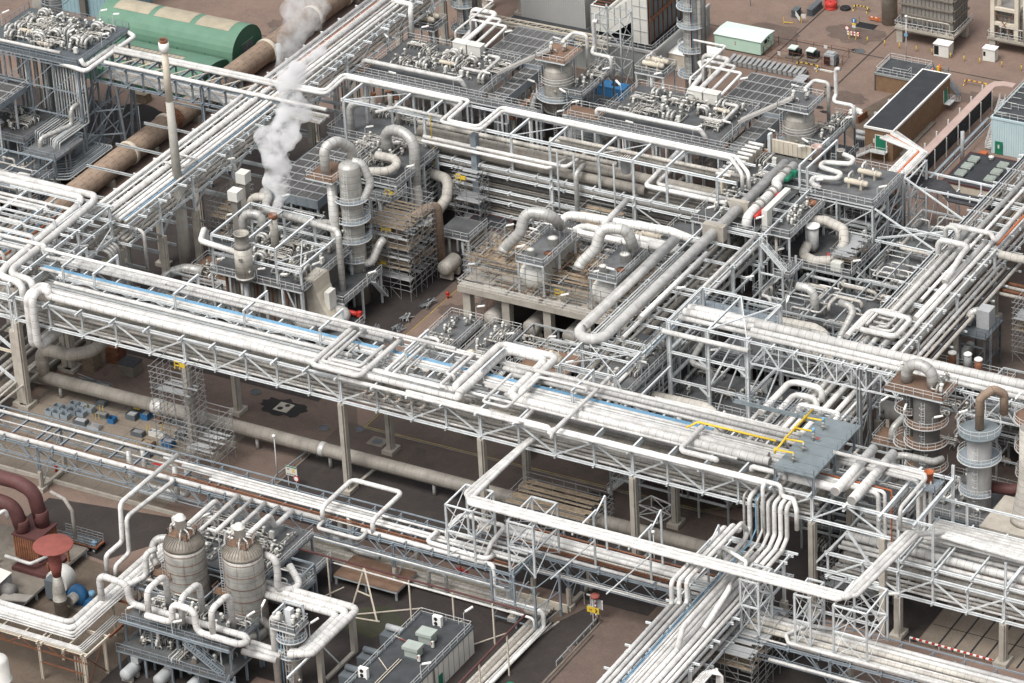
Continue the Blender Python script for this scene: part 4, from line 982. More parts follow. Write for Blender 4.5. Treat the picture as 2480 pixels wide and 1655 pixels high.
run('x','lower layer '+where,'rear',[(-40.5,0.3,'old_clad'),(-41.4,0.3,'white_clad'),(-42.4,0.14,'orange'),(-43.0,0.35,'white_clad'),(-44.2,0.35,'white_clad'),(-46.6,0.66,'white_band'),(-48.2,0.35,'white_clad'),(-49.3,0.3,'white_clad')],83,124,11.3)
run('x','bottom layer '+where,'front',[(-50.2,0.2,'white_clad'),(-49.4,0.24,'old_clad'),(-48.4,0.26,'white_clad'),(-47.2,0.3,'old_clad'),(-45.6,0.4,'old_clad'),(-44.2,0.3,'white_clad'),(-42.6,0.3,'old_clad')],82,124,7.45)
# link from the main rack down to the lower right rack
for i,(x,y,z0) in enumerate([(88.6,-47.8,21.3),(89.3,-47.1,21.3),(90.0,-46.3,21.3),(92.4,-42.4,21.3),(93.0,-41.6,21.3),(93.6,-40.9,21.3)]):
 pipe('%s of the white pipes dropping from the middle rack end to the lower right rack' % ORD[i],(0.34,0.28,0.12,0.3,0.28,0.28)[i],('w',78,y,z0),'X%.2f Z12 X%.2f' % (x,x+3),'orange' if i == 2 else 'white_clad',bend=1.1)
b = B('white_steel'); t = MR
for s in (85,90.6,96.0):
 b.ibeam((s,-52,20.0),(s,-37.2,20.0),0.4,0.7)
b.ibeam((79.8,-51,20.2),(96,-51,20.2),0.3,0.4).ibeam((79.8,-38.2,20.2),(96,-38.2,20.2),0.3,0.4).ibeam((79.8,-51,16.4),(92,-51,16.4),0.3,0.4)
b.ibeam((79.8,-51,16.6),(85,-51,20),0.2,0.2).ibeam((85,-51,20),(91,-51,16.6),0.2,0.2)
b.make('end_bay',MR)
b = B('white_steel'); b.ibeam((96,-38.2,0),(96,-38.2,22.6),0.4,0.4); b.make('steel_column',MR)
for (x,y) in ((90.8,-51),(90.8,-38.2)):
 b = B('concrete' if x < 95 else 'white_steel'); b.box(x-0.45,y-0.5,0,x+0.45,y+0.5,16.2 if x < 95 else 23); b.make('column',MR)
b = B('white_steel')
for x0,x1,z0,z1 in ((79.6,90.8,1,8),(79.6,90.8,8.4,15.8)):
 m = (x0+x1)/2
 b.bar((x0,-51,z0),(m,-51,z1),0.3).bar((m,-51,z1),(x1,-51,z0),0.3); b.ibeam((x0,-51,z0-0.3),(x1,-51,z0-0.3),0.3,0.4)
b.make('k_brace',MR)
for i,(u0,v0,u1) in enumerate([(2116,1086,2022),(2164,1098,2062)]):
 pipe('%s very fat pale pipe dropping diagonally across the rack end' % ORD[i],0.72,(u0,v0,22.2),'y%d' % u1,'white_band')
loop('very fat white pipe with a double bend leaving the slab platform',0.68,1900,1152,21.6,'x2040 y2085',ends=0.4)
pipe('white pipe high over the rack end bending towards the trio',0.3,(2018,1095,24.0),'x2240 d0.6,-1.2,0 y2180 Z20.5',bend=1.2)
t = thing('drum',(92.6,-37.6,20.3),'small orange drum standing at the right end of the middle rack','drum')
b = B('orange'); q = W(2250,1168,20.4); b.lathe(q,[(0.62,0),(0.62,1.6),(0.74,1.62),(0.74,1.85),(0.55,1.86),(0.5,1.5)],14); b.make('shell',t)
b = B('galv'); b.box(q.x-1.8,q.y-2.0,20.1,q.x+1.8,q.y+1.4,20.25); b.rail([(q.x-1.8,q.y-2.0,20.25),(q.x+1.8,q.y-2.0,20.25),(q.x+1.8,q.y+1.4,20.25)]); b.make('stand',t)
# grey slab platform with the yellow manifold
t = thing('valve_platform',(76.6,-44,24),'blue grey slab platform raised over the right end of the middle rack','platform')
b = B('bluedeck'); b.box(73.6,-51.4,23.6,80.2,-37.0,23.85); b.mat('slate'); [b.box(73.7,-48.6+i*2.7,23.852,80.1,-48.55+i*2.7,23.864) for i in range(4)]; b.mat('bluedeck').box(70.5,-37.0,23.6,80.2,-35.6,23.8).box(60,-37.2,23.55,73.6,-36.2,23.7); b.make('deck',t)
b = B('galv'); b.rail([(73.7,-51.3,23.85),(80.1,-51.3,23.85),(80.1,-35.7,23.85)],1.1,0.055); b.rail([(60,-36.2,23.7),(80,-35.6,23.85)],1.1); b.rail([(60,-37.2,23.7),(73.6,-37.2,23.7)],1.1); b.make('guard_rail',t)
for x,y in ((73.8,-51.1),(79.9,-51.1),(73.8,-37.4),(79.9,-37.4),(79.9,-44)):
 b = B('galv'); b.ibeam((x,y,20.4),(x,y,23.5),0.3,0.32); b.bar((x,y,21.6),(x+(1.5 if x < 76 else -1.5),y,23.4),0.14); b.make('post',t)
t = thing('manifold',(75.5,-46,24),'yellow valve manifold with four white valve stands on the grey slab','manifold')
b = B('yellow'); p0 = W(1880,1090,24.9); p1 = W(1968,1002,24.9)
b.tube([p0,(p0.x,p0.y+3.2,25.2),(p0.x,p0.y+7,25.2),(p0.x+0.4,p1.y,25.6)],0.17,8,0.6)
for k in range(4):
 y = -48.9+k*3.3; x = 74.4
 b.tube([(p0.x,y,25.2),(x+1.3,y,25.4),(x+1.3,y,24.9)],0.15,8,0.8); b.cyl((p0.x,y,24.6),0.2,0.8,8)
b.make('header',t)
for k in range(4):
 y = -48.9+k*3.3; x = 75.7
 b = B('stainless'); b.cyl((x,y,23.85),0.16,1.5,8).cyl((x,y,24.4),0.28,0.2,8).cyl((x,y,24.9),0.26,0.2,8); b.bar((x-0.7,y,24.45),(x+0.8,y-0.2,24.45),0.14).bar((x,y-0.6,24.3),(x,y+0.5,24.3),0.1)
 if k in (2,3): b.mat('bluepipe').cyl((x,y,25.3),0.22,0.6,8)
 if k == 2: b.mat('red').ring((x+0.8,y-0.2,24.5),0.25,0.08,8)
 b.make('valve_stand',t)
# ---- left junction and the Y rack going away (B1)
JR,jp = rack('tall white steel junction frame at the left end of the middle rack','y',-51,-22.0,-78.5,-62.4,[-51,-38.5,-31.5,-22.4],[16.4,19.6,22.4],14.0,cw=(1.1,1.5),step=5.5,xbrace=[(-31.5,-22.4,14.5,18.5)])
b = B('white_steel')
for x in (-78,-72,-66.2): b.ibeam((x,-51,22.6),(x,-23,22.6),0.26,0.34)
for y in (-38.8,-32.6,-25.5): b.ibeam((-80,y,24.1),(-66,y,24.1),0.24,0.3); b.ibeam((-66,y,16.4),(-66,y,24),0.26,0.3)
b.make('upper_frame',JR)
pts = route((0,424,23.2),'x237')
def tb(label,pts,r,mat='white_clad',bend=1.1,cat='pipe',name='pipe'):
 b = B(mat); b.tube(pts,r,16 if r > 0.4 else 10,bend); return b.make(name,None,label,cat)
tb('very fat white pipe turning the left corner, outer one of the pair',[(-95,-21.4,23.3),(-65.4,-21.4,23.3),(-65.4,-23.6,22.6),(-64.4,-46.6,22.6),(-63.6,-48.2,22.6),(-60.0,-48.4,22.4),(-58.8,-49.2,22.3),(-58.8,-49.2,19.4)],0.6)
tb('very fat white pipe turning the left corner, inner one of the pair',[(-95,-22.9,23.3),(-67.2,-22.9,23.3),(-67.2,-25,22.6),(-65.8,-47,22.6),(-65.0,-49.4,22.6),(-61.4,-49.8,22.4),(-60.0,-50.4,22.3),(-60.0,-50.4,19.2)],0.6)
where = 'left junction rack'
run('y','upper layer, '+where,'left',[(-77.5,0.3,'white_clad'),(-76.4,0.24,'old_clad'),(-75.4,0.14,'bluepipe'),(-74.4,0.3,'white_clad'),(-73.3,0.2,'old_clad'),(-72.2,0.14,'bluepipe'),(-71.2,0.16,'orange'),(-70.1,0.3,'old_clad'),(-69.0,0.24,'white_clad')],-50,-22,20.0)
run('y','lower layer, '+where,'left',[(-76.9,0.3,'old_clad'),(-75,0.35,'white_clad'),(-73.3,0.3,'old_clad'),(-71.3,0.4,'old_clad'),(-69.5,0.24,'white_clad'),(-67.8,0.4,'old_clad'),(-65.8,0.3,'white_clad'),(-64.2,0.3,'old_clad')],-50,-22,16.8)
for i,(y,z,xr,r) in enumerate([(-26.2,22.7,-66.8,0.3),(-27.4,22.7,-71,0.26),(-28.6,22.7,-72,0.26),(-33.4,22.7,-71.5,0.28),(-36.4,22.7,-67.5,0.34),(-40.6,22.7,-64.6,0.32),(-43,22.7,-69,0.3)]):
 pipe('%s white pipe across the top of the left junction rack, counted from its far end' % ORD[i],r,('w',-95,y,z),'X%.1f Z18' % xr)
pipe('medium white pipe dropping off the junction onto the middle rack',0.32,(0,569,23.4),'x104 Z21.4 x130 X-40',bend=1.1)
pipe('grey looped pipe bending down beside the concrete junction pier',0.3,('w',-63.5,-19.6,17.5),'X-58 Z10')
for i in range(4):
 pipe('%s of four pale pipes bending down at the concrete pier' % ORD[i],0.32,('w',-66,-22.8-i*0.9,15.8),'X%.1f Z3' % (-61.2+i*0.15),'alu_clad')
t = thing('pier',(-62.6,-21.6,0),'pale concrete portal pier beside the four bent pipes','pier')
b = B('concrete'); b.box(-63.6,-22.4,12.2,-61.4,-20.6,14.0).box(-63.4,-22.2,0,-61.6,-20.8,12.19); b.box(-63.6,-27,12.2,-61.4,-22.41,13.2); b.make('portal',t)
b = B('galv'); b.ladder((-60.9,-20.6,0),(-60.9,-20.6,15)); b.rail([(-61.6,-20.4,17),(-58.6,-20.4,17),(-58.6,-22,17)]); b.make('ladder',t)
# B1
B1,bp = rack('white pipe rack running away from the left corner beside the brown pipeline','y',-21.5,125,-67.6,-59.9,[-12,-2,10,22,35,48,62,78,94,110],[15.4,18.9],12.5,cw=(1.0,1.4),step=6)
b = B('grey_steel')
for y0 in range(-20,100,12):
 b.bar((-59.9,y0,15.2),(-59.9,y0+6,18.8),0.16).bar((-59.9,y0+6,18.8),(-59.9,y0+12,15.2),0.16)
b.make('side_brace',B1)
b = B('white_steel')
for i in range(24): y = -18+i*6; b.ibeam((-69.0,y,19.3),(-58.2,y,19.3),0.3,0.3)
b.make('outrigger',B1)
b = B('grey_steel')
for y in (-12,-2,10,22,35,48): b.bar((-60,y,12.4),(-60,y+4,15.2),0.3); b.bar((-60,y,12.4),(-60,y-4,15.2),0.3); b.bar((-67.4,y,9),(-60,y,9),0.5)
b.make('knee_brace',B1)
where = 'rack beside the brown pipeline'
run('y','upper layer, '+where,'left',[(-67.4,0.38,'white_clad',None,70),(-66.4,0.2,'white_clad'),(-65.7,0.14,'orange',30,90),(-65.4,0.18,'white_clad'),(-64.9,0.12,'cable'),(-64.4,0.46,'white_clad'),(-63.4,0.2,'white_clad'),(-62.9,0.1,'bluepipe',-21,24),(-62.3,0.34,'white_clad'),(-61.4,0.3,'white_clad'),(-60.8,0.12,'bluepipe',-21,24),(-60.2,0.2,'white_clad')],-21.5,120,19.5)
run('y','lower layer, '+where,'left',[(-66.8,0.3,'old_clad'),(-65.8,0.24,'old_clad'),(-64.9,0.3,'old_clad'),(-63.6,0.4,'old_clad'),(-62.4,0.24,'white_clad'),(-61.4,0.3,'old_clad'),(-60.5,0.24,'old_clad')],-21.5,120,15.7)
pipe('fat bent white pipe at the top of the left rack',0.5,(950,2,20.2),'x998 d0.8,-2,0 Z14',bend=1.0)
for i,(u,v,e) in enumerate([(1036,60,700),(1052,66,700),(1060,90,700)]): pass
loop('white hoop pipe standing across the left rack by the chimney',0.2,395,392,20.6,'x452 y472',ends=0.6)
loop('lower white hoop pipe across the left rack by the chimney',0.2,415,370,20.6,'x476',ends=0.6)
# upper rack with its bridge
UB,up_ = rack('blue grey truss bridge carrying white pipes from the left unit','x',-99,-60,25.6,31.0,[-76],[16.6,20.0],0,mat='galv',truss=(16.6,20.0,[-99,-95.5,-92,-88.5,-85,-81.5,-78,-74.5,-71,-67.5,-64,-60],(0,1)),sw=0.5,step=4)
where = 'truss bridge'
run('x','top of the '+where,'front',[(25.6,0.36,'white_clad',-96.5,-50),(30.2,0.36,'white_clad',None,-52),(31.1,0.42,'white_clad',None,-52)],-98,-52,20.3)
run('x','inside the '+where,'front',[(26.4,0.25,'old_clad'),(27.0,0.3,'white_clad'),(27.7,0.25,'white_clad'),(28.4,0.3,'old_clad'),(29.2,0.3,'white_clad')],-98,-52,17.0)
b = B('ivory')
for i in range(10): x = -95+i*3.6; b.bar((x,25.6,20.1),(x+3.2,31,20.1),0.2)
b.make('top_lacing',UB)
UR,ur = rack('high multi level pipe rack across the upper middle','x',-33,27.2,29.5,36.6,[-32.8,-23.0,-8.2,7.7,23.4],[5.1,7.6,9.7,12.6,14.1],4.6,step=5.6,sw=0.5,truss=None)
b = B('white_steel')
for x in (-49,-39.2,-32.8,-15.7,-8.2,1.2,7.7,14.0,23.4):
 b2 = B('white_steel'); b2.ibeam((x,29.5,14.3 if x > -34 else 8),(x,29.5,21),0.36,0.36); b2.make('front_post',UR)
 b2 = B('white_steel'); b2.ibeam((x,36.6,14.3 if x > -34 else 8),(x,36.6,21),0.3,0.3); b2.make('rear_post',UR)
 b.ibeam((x,29.3,21.15),(x,37.6,21.15),0.34,0.42)
b.ibeam((-49.5,29.5,21.0),(27,29.5,21.0),0.34,0.46); b.ibeam((-49.5,36.6,20.9),(27,36.6,20.9),0.26,0.36)
for x0,x1 in ((-49,-39.2),(-15.7,-8.2),(1.2,7.7)): b.bar((x0,29.5,21),(x1,36.6,21),0.12)
b.make('top_frame',UR)
b = B('galv'); b.box(-23.5,28.9,4.7,-22.4,30.1,19.8); b.make('main_column',UR)
b = B('white_steel')
for x0,x1,za,zb in ((-32.8,-28,12.4,9.8),(-28,-23,9.8,12.4),(-32.8,-28,7.4,9.6),(-28,-23,9.6,5.2),(-8.2,-3.5,5.2,7.6),(-3.5,1,7.6,5.2),(-15,-8.2,5.2,7.6),(7.7,13,12.6,9.8)): b.bar((x0,29.45,za),(x1,29.45,zb),0.16)
b.make('face_brace',UR)
where = 'high upper rack'
tb('lower white pipe of the zigzag pair on top of the high upper rack',[(-64,29.2,21.2),(-52.3,29.2,21.6),(-52.6,36.0,21.7),(-28.8,36.0,21.7),(-28.6,27.9,21.7),(-20.8,27.9,21.7),(-20.8,36.0,21.7),(22.7,36.0,21.7),(26.3,33.0,20.9),(26.3,33.0,18)],0.34,bend=1.3)
tb('upper white pipe of the zigzag pair on top of the high upper rack',[(-64,30.2,21.2),(-53.2,30.2,21.6),(-53.5,36.9,21.7),(-27.9,36.9,21.7),(-27.7,28.8,21.7),(-21.7,28.8,21.7),(-21.7,36.9,21.7),(23.1,36.9,21.7),(27.2,33.6,20.9),(27.2,33.6,18)],0.34,bend=1.3)
run('x','open level of the '+where,'front',[(30.9,0.85,'duct_clad',-36,9.2,14.3),(34.2,0.95,'duct_clad',-37,24,14.4),(36.2,0.4,'old_clad',-12,25,17.5),(35.6,0.35,'old_clad',-10,26,18.6),(32.6,0.4,'old_clad',-36,3,17.6),(29.9,0.28,'white_clad',-28,25,13.2)],-36,26,14.3)
tb('white pipe along the front of the high rack, joining two cross pipes',[(-33,29.2,17.4),(-5,29.2,17.4),(-4.2,35,17.4)],0.34)
tb('second white pipe along the front of the high rack, lower',[(-33,28.6,16.8),(-8,28.6,16.8),(-7,33,16.8)],0.3)
tb('fat white pipe turning out of the high rack towards the valve deck',[(9.6,44,17.4),(9.6,30.0,16.6),(26,30.0,16.6)],0.42,bend=1.0)
tb('second fat white pipe turning out of the high rack',[(11.2,44,17.5),(11.2,31.2,16.7),(26,31.2,16.7)],0.36,bend=1.0)
for lv,z in enumerate((5.3,7.85,9.95,12.85)):
 random.seed(20+lv); it = []
 for k in range(9):
  r = random.choice((0.16,0.2,0.25,0.3)); it.append((30.0+k*0.78,r,random.choice(('old_clad','towerdark','duct_clad','alu_clad','duct_clad'))))
 run('x','%s level of the %s' % (('lowest','second','third','fourth')[lv],where),'front',it,-33,27,z)
for i,(x,r) in enumerate([(-6.2,0.18),(3.4,0.42),(-3.0,0.2),(4.6,0.18)]):
 pipe('%s rust capped vent pipe standing before the high upper rack' % ORD[i],r,('w',x,28.4,4),'Z%.1f' % (20.5 if r < 0.3 else 17.5),'grey_steel') if i != 1 else tb('grey pipe bending over into the high upper rack',[(-2.6,28.2,6),(-2.6,28.2,17.2),(-2.6,31,17.4)],0.45,'alu_clad')
t = thing('silencer',(6.0,31.5,17),'small grey drum with a striped cap on the high upper rack','silencer')
b = B('motor'); b.lathe((5.2,31.5,17.4),[(0.75,0),(0.8,0.1),(0.8,2.6),(0.95,2.62),(0.95,2.85)],16); b.make('shell',t)
b = B('offwhite'); b.cyl((5.2,31.5,20.26),0.9,0.06,16); b.mat('maroon')
for i in range(4): b.box(4.55+i*0.4,30.8,20.32,4.7+i*0.4,32.2,20.4)
b.make('cap',t)
# ---- front lower rack
for k,(x0,x1,c0,c1,sts,lab) in enumerate([(-64,41,-71.3,-65.0,[-44.2,-12.2,20.4,40.5],'slender blue grey pipe rack crossing the lower left'),(38,70.5,-65.2,-59.0,[46.6,66],'rusty blue grey rack section spanning the road at the bottom'),(76,124,-71.3,-64.6,[92,108],'blue grey rack section at the bottom right corner')]):
 t,pp = rack(lab,'x',x0,x1,c0,c1,sts,[7.9],3.6,conc='concrete',mat='galv',cw=(0.7,0.8),sw=0.3,step=4.6,over=0.4)
 b = B('galv')
 n = round((x1-x0)/4.6)
 for c in (c0,c1):
  b.ibeam((x0,c,5.6),(x1,c,5.6),0.16,0.2)
  for i in range(n):
   xa = x0+(x1-x0)*i/n; xb = x0+(x1-x0)*(i+1)/n; b.bar((xa,c,5.6),((xa+xb)/2,c,7.8),0.12).bar(((xa+xb)/2,c,7.8),(xb,c,5.6),0.12)
 b.make('lattice_side',t)
 b = B('galv')
 for i in range(n+1):
  xa = x0+(x1-x0)*i/n
  for c in (c0,c1): b.bar((xa,c,8.1),(xa,c,8.9),0.2,0.26); b.bar((xa-0.7,c,8.1),(xa,c,8.9),0.12)
  b.bar((xa,c0-1.2,6.0),(xa,c0,6.0),0.1); b.bar((xa,c0-0.9,7.6),(xa,c0+0.1,5.9),0.08)
 b.make('pipe_stop',t)
 b = B('galv')
 for s in sts:
  b.bar((s,c0,0.7),(s,c1,7.4),0.14).bar((s,c1,0.7),(s,c0,7.4),0.14); b.bar((s-3,c0,7.6),(s,c0,3.7),0.14).bar((s+3,c0,7.6),(s,c0,3.7),0.14).bar((s-3,c1,7.6),(s,c1,3.7),0.14)
 b.make('brace',t)
 b = B('concrete')
 for s in sts: b.box(s-0.3,c0+0.55,0.15,s+0.3,c1-0.55,0.75)
 b.make('ground_beam',t)
 b = B('galv'); b.ibeam((x0,c1+0.7,8.7),(x1,c1+0.7,8.7),0.14,0.2); b.bar((x0,c0-1.3,5.95),(x1,c0-1.3,5.95),0.12).bar((x0,c0-1.2,6.9),(x1,c0-1.2,6.9),0.06); b.make('edge_rail',t)
where = 'lower left rack'
run('x',where,'rear',[(-65.2,0.26,'white_clad',None,-22),(-66.0,0.22,'white_clad',-24,None),(-66.8,0.26,'white_clad',-20,16),(-67.3,0.12,'white_clad',None,-14),(-67.6,0.3,'white_clad',-14,41),(-68.3,0.24,'white_clad',-14,None),(-69.3,0.13,'rust',-20,None),(-69.7,0.08,'rust'),(-70.1,0.12,'old_clad',-20,None),(-70.9,0.4,'white_clad',None,7.9),(-70.9,0.36,'white_clad',14.8,37)],-62,40.5,8.12)
run('x','outer edge of the '+where,'front',[(-72.5,0.12,'white_clad',-10,40)],-62,40,6.05)
where = 'rack over the road'
run('x',where,'rear',[(-59.4,0.16,'rust'),(-60.2,0.2,'white_clad'),(-61.2,0.46,'white_clad'),(-62.2,0.4,'white_clad'),(-62.9,0.16,'old_clad'),(-63.4,0.15,'rust'),(-63.8,0.1,'rust'),(-64.9,0.26,'white_clad')],34,69.5,8.12)
run('x','outer edge of the '+where,'front',[(-66.4,0.13,'white_clad'),(-65.9,0.1,'white_clad')],40.5,67,6.05)
where = 'bottom right rack'
run('x',where,'rear',[(-65.1,0.14,'white_clad',103,None),(-65.6,0.36,'white_clad'),(-66.6,0.36,'white_clad'),(-67.6,0.42,'old_clad'),(-68.4,0.2,'white_clad'),(-69.2,0.34,'old_clad'),(-70.1,0.3,'white_clad',85,None),(-70.9,0.16,'white_clad')],78,124,8.12)
run('x','outer edge of the '+where,'front',[(-72.5,0.24,'white_clad',83,None)],82,124,6.0)
tb('white pipe with a hairpin end on the bottom right rack',[(90.5,-65.6,9.2),(86.2,-66.4,9.2),(84.4,-69.8,9.2),(85.6,-71.3,9.0),(124,-71.3,9.0)],0.3,bend=1.0)
# loops over the front rack
def hoop(label,r,pts,mat='white_clad'): return tb(label,[V(p) for p in pts],r,mat,1.2)
hoop('square white loop pipe raised over the lower left rack',0.38,[(8.0,-70.9,8.6),(8.0,-70.9,10.6),(8.0,-62.2,10.6),(16.8,-62.2,10.6),(16.8,-70.9,10.6),(16.8,-70.9,8.6)])
hoop('sagging white loop pipe below the square loop',0.3,[(8.2,-70.6,8.4),(8.2,-73.0,8.3),(15.8,-73.0,8.3),(15.8,-70.6,8.6)])
hoop('white loop pipe on the lower left rack beside the white trestle',0.36,[(27.6,-67.5,8.4),(27.6,-67.5,10.2),(27.6,-63.2,10.2),(35.2,-63.2,10.2),(35.2,-67.5,9.8),(35.2,-69.5,8.4)])
hoop('short white dog leg pipe on the lower left rack',0.36,[(26.0,-67.5,8.7),(26.0,-67.5,9.4),(26.0,-70.8,9.4),(36.2,-70.8,9.2),(36.2,-68.6,8.5)])
pipe('white pipe stepping down at the end of the lower left rack',0.36,('w',36,-70.9,8.5),'X37.4 d0.5,-1,-3.2 Z3.4 X46.0 Z0.6 Y-88',bend=1.0)
pipe('thin white handrail like pipe under the lower left rack',0.12,('w',8,-73.4,3.0),'X43')
hoop('grey double hoop pipe hanging below the lower left rack',0.42,[(-29.5,-67.5,9.2),(-29.5,-67.5,2.0),(-21.0,-67.5,2.0),(-21.0,-67.5,8.5)],'alu_clad')
hoop('second grey hoop pipe hanging below the lower left rack',0.4,[(-28.2,-65.6,8.5),(-28.2,-65.6,2.0),(-20.2,-65.6,2.0),(-20.2,-65.6,8.5)],'alu_clad')
for i,x in enumerate((6.0,8.6,10.8)):
 hoop('%s grey riser pipe dropping from the lower left rack to the ground run' % ORD[i],0.42,[(x,-66.5-i*0.8,8.2),(x,-66.5-i*0.8,2.2),(x+5,-66.5-i*0.8,2.2)],'alu_clad')
pd1 = W(430,1102,11.5); pd2 = W(291,1219,11.5)
tb('white pipe reaching over the rack and bending down to the tanks',[pd1,pd2,(pd2.x,pd2.y-0.6,5.0),(pd2.x-1.2,pd2.y-3.4,3.8),(pd2.x-1.2,pd2.y-3.6,0.4)],0.38,bend=1.3)
pe1 = W(424,1162,9.2); pe2 = W(306,1253,9.2)
tb('white pipe leaving the rack and bending down beside the first tank',[(pe1.x-8,pe1.y,9.2),pe1,pe2,(pe2.x,pe2.y-0.3,3),(pe2.x-0.8,pe2.y-3.0,2.0),(pe2.x-0.8,pe2.y-3.2,0.3)],0.36,bend=1.3)
# ---- trio on white trestles
for i,(o,r) in enumerate(((0,0.36),(0.85,0.42),(1.7,0.34))):
 x0 = 33.2-o*0.9; x1 = 93.0+o*0.95
 tb('%s of three white pipes on trestles, counted from the front' % ORD[i],[(x0+o*0.6,-46,17.0),(x0+o*0.6,-52.5,17.9),(x0,-70.4+o,17.9),(x1,-70.0+o,17.6),(x1+1.2,-50.2,17.6),(x1+3.2,-45.6+o*0.7,15.2),(124,-45.6+o*0.7,13.9)],r,bend=1.2)
def trestle_tower(label,x0,x1,y0,y1,zb,zt,mid=True):
 t = thing('trestle',((x0+x1)/2,(y0+y1)/2,zb),label,'trestle')
 for x in (x0,x1):
  for y in (y0,y1): b = B('white_steel'); b.ibeam((x,y,zb),(x,y,zt),0.28,0.28,0.06); b.make('post',t)
 b = B('white_steel'); zs = [zt-0.1] + ([(zb+zt)/2] if mid else [])
 for z in zs:
  for y in (y0,y1): b.bar((x0,y,z),(x1,y,z),0.22)
  for x in (x0,x1): b.bar((x,y0,z),(x,y1,z),0.22)
 b.make('ring_beam',t)
 b = B('white_steel'); zz = [zb+0.2,(zb+zt)/2,zt-0.2] if mid else [zb+0.2,zt-0.2]
 for za,zc in zip(zz,zz[1:]):
  for y in (y0,y1): b.bar((x0,y,za),(x1,y,zc),0.1).bar((x1,y,za),(x0,y,zc),0.1)
  for x in (x0,x1): b.bar((x,y0,za),(x,y1,zc),0.1).bar((x,y1,za),(x,y0,zc),0.1)
 b.make('cross_brace',t)
trestle_tower('white cross braced trestle at the left bend of the three pipes',30.0,34.6,-71.2,-65.2,8.2,17.3)
trestle_tower('white trestle second from the left bend of the three pipes',40.2,44.4,-70.9,-63.6,8.2,17.0)
trestle_tower('white cross braced trestle at the right bend of the three pipes',92.3,97.4,-70.6,-63.8,8.2,17.0)
trestle_tower('white trestle just left of the right bend of the three pipes',86.2,88.6,-70.4,-66,8.2,17.0)
trestle_tower('white trestle over the cross rack by the three pipes',77.6,80.4,-70.2,-66,8.2,17.0)
for i,x in enumerate((50.8,60.0,69.4)):
 t = thing('pipe_support',(x,-68,8),'%s white goal post frame under the three pipes, counted from the left' % ORD[i],'pipe support')
 b = B('white_steel'); b.ibeam((x,-70.6,17.3),(x,-63.4,17.3),0.24,0.24,0.05); b.ibeam((x,-64.2,8.2),(x,-64.2,17.2),0.26,0.26,0.05); b.ibeam((x,-60.6,8.4),(x,-60.6,18.2),0.26,0.26,0.05); b.bar((x,-64.2,16.4),(x,-60.6,18.2),0.18).bar((x-4,-70.6,8.5),(x,-64.2,12.5),0.14); b.make('frame',t)
# ---- cross rack at the bottom (G)
GRK,gp = rack('grey cross rack coming forward at the bottom of the picture','y',-112,-54.5,68.2,77.6,[-104,-86,-68,-56.5],[8.2,11.6],5.0,mat='white_steel',cw=(0.9,1.1),step=6.5)
b = B('white_steel')
for i in range(10): y = -110+i*6.2; b.ibeam((67,y,11.95),(78.8,y,11.95),0.26,0.28)
b.make('outrigger',GRK)
where = 'cross rack at the bottom'
run('y','upper layer, '+where,'left',[(68.6,0.36,'white_clad',None,-74),(69.5,0.34,'white_clad',None,-73),(70.4,0.34,'white_clad',None,-72),(71.1,0.08,'bluepipe'),(71.4,0.08,'bluepipe'),(71.8,0.2,'white_clad'),(72.3,0.2,'white_clad'),(72.9,0.28,'white_clad',None,-57),(73.7,0.36,'white_clad',None,-57),(74.6,0.42,'white_clad'),(75.6,0.42,'white_clad'),(76.5,0.3,'white_clad'),(77.3,0.3,'white_clad')],-112,-60,12.1)
run('y','lower layer, '+where,'left',[(68.8,0.3,'old_clad'),(69.8,0.24,'white_clad'),(70.8,0.3,'old_clad'),(71.9,0.2,'white_clad'),(72.9,0.3,'old_clad'),(74.1,0.4,'old_clad'),(75.4,0.4,'duct_clad'),(76.6,0.3,'white_clad')],-112,-56,8.4)
for i in range(3):
 x = 68.6+i*0.9
 tb('%s white pipe rising in a step on the left edge of the cross rack' % ORD[i],[(x,-76,12.4),(x,-74+i*0.6,12.4),(x,-74+i*0.6,16.2),(x+0.3,-58+i,16.2),(x+0.3,-56.5+i,14.2),(x+0.3,-54.6,14.2)],0.34,bend=1.1)
for i in range(7):
 x = 70.6+i*1.0; z = 12.6 if i < 3 else 12.4; r = (0.36,0.1,0.2,0.28,0.34,0.36,0.34)[i]
 tb('%s of the row of white pipes dropping from the middle rack to the cross rack' % ORD[i],[(x,-45,18.9),(x,-53.2,18.9),(x,-53.2,z+1.2),(x,-55.2,z),(x,-62,z)],r,'bluepipe' if i == 1 else 'white_clad',1.1)
for i in range(5):
 x = 69.2+i*1.1
 tb('%s grey drop pipe hanging behind the row of white risers' % ORD[i],[(x,-48,18.3),(x,-52.2,18.3),(x,-52.2,9.5),(x,-58,9.5)],0.22,'alu_clad',1.1)
tb('white hoop pipe across the cross rack behind the three pipes',[(69.4,-61,13.2),(69.4,-60,14.2),(74.6,-62.2,14.2),(74.6,-64,13.2)],0.3,bend=1.0)
tb('white pipe rising from the cross rack beneath the three pipes',[(75.6,-78,12.6),(75.6,-70,14.4),(73.9,-66,14.4),(73.7,-60,13)],0.42,bend=1.2)
tb('white pipe with a step at the lower cross rack',[(74.6,-84,12.6),(74.6,-82,15.2),(74.8,-66,15.2)],0.42,bend=1.1)
for i in range(5):
 hoop('%s of the nested white hairpin pipes beside the cross rack' % ORD[i],0.16,[(78.6+i*0.32,-112,10.0),(78.6+i*0.32,-84+i*0.4,10.0),(81.4-i*0.3,-83.6+i*0.2,10.0),(81.6-i*0.3,-83.8,5)])
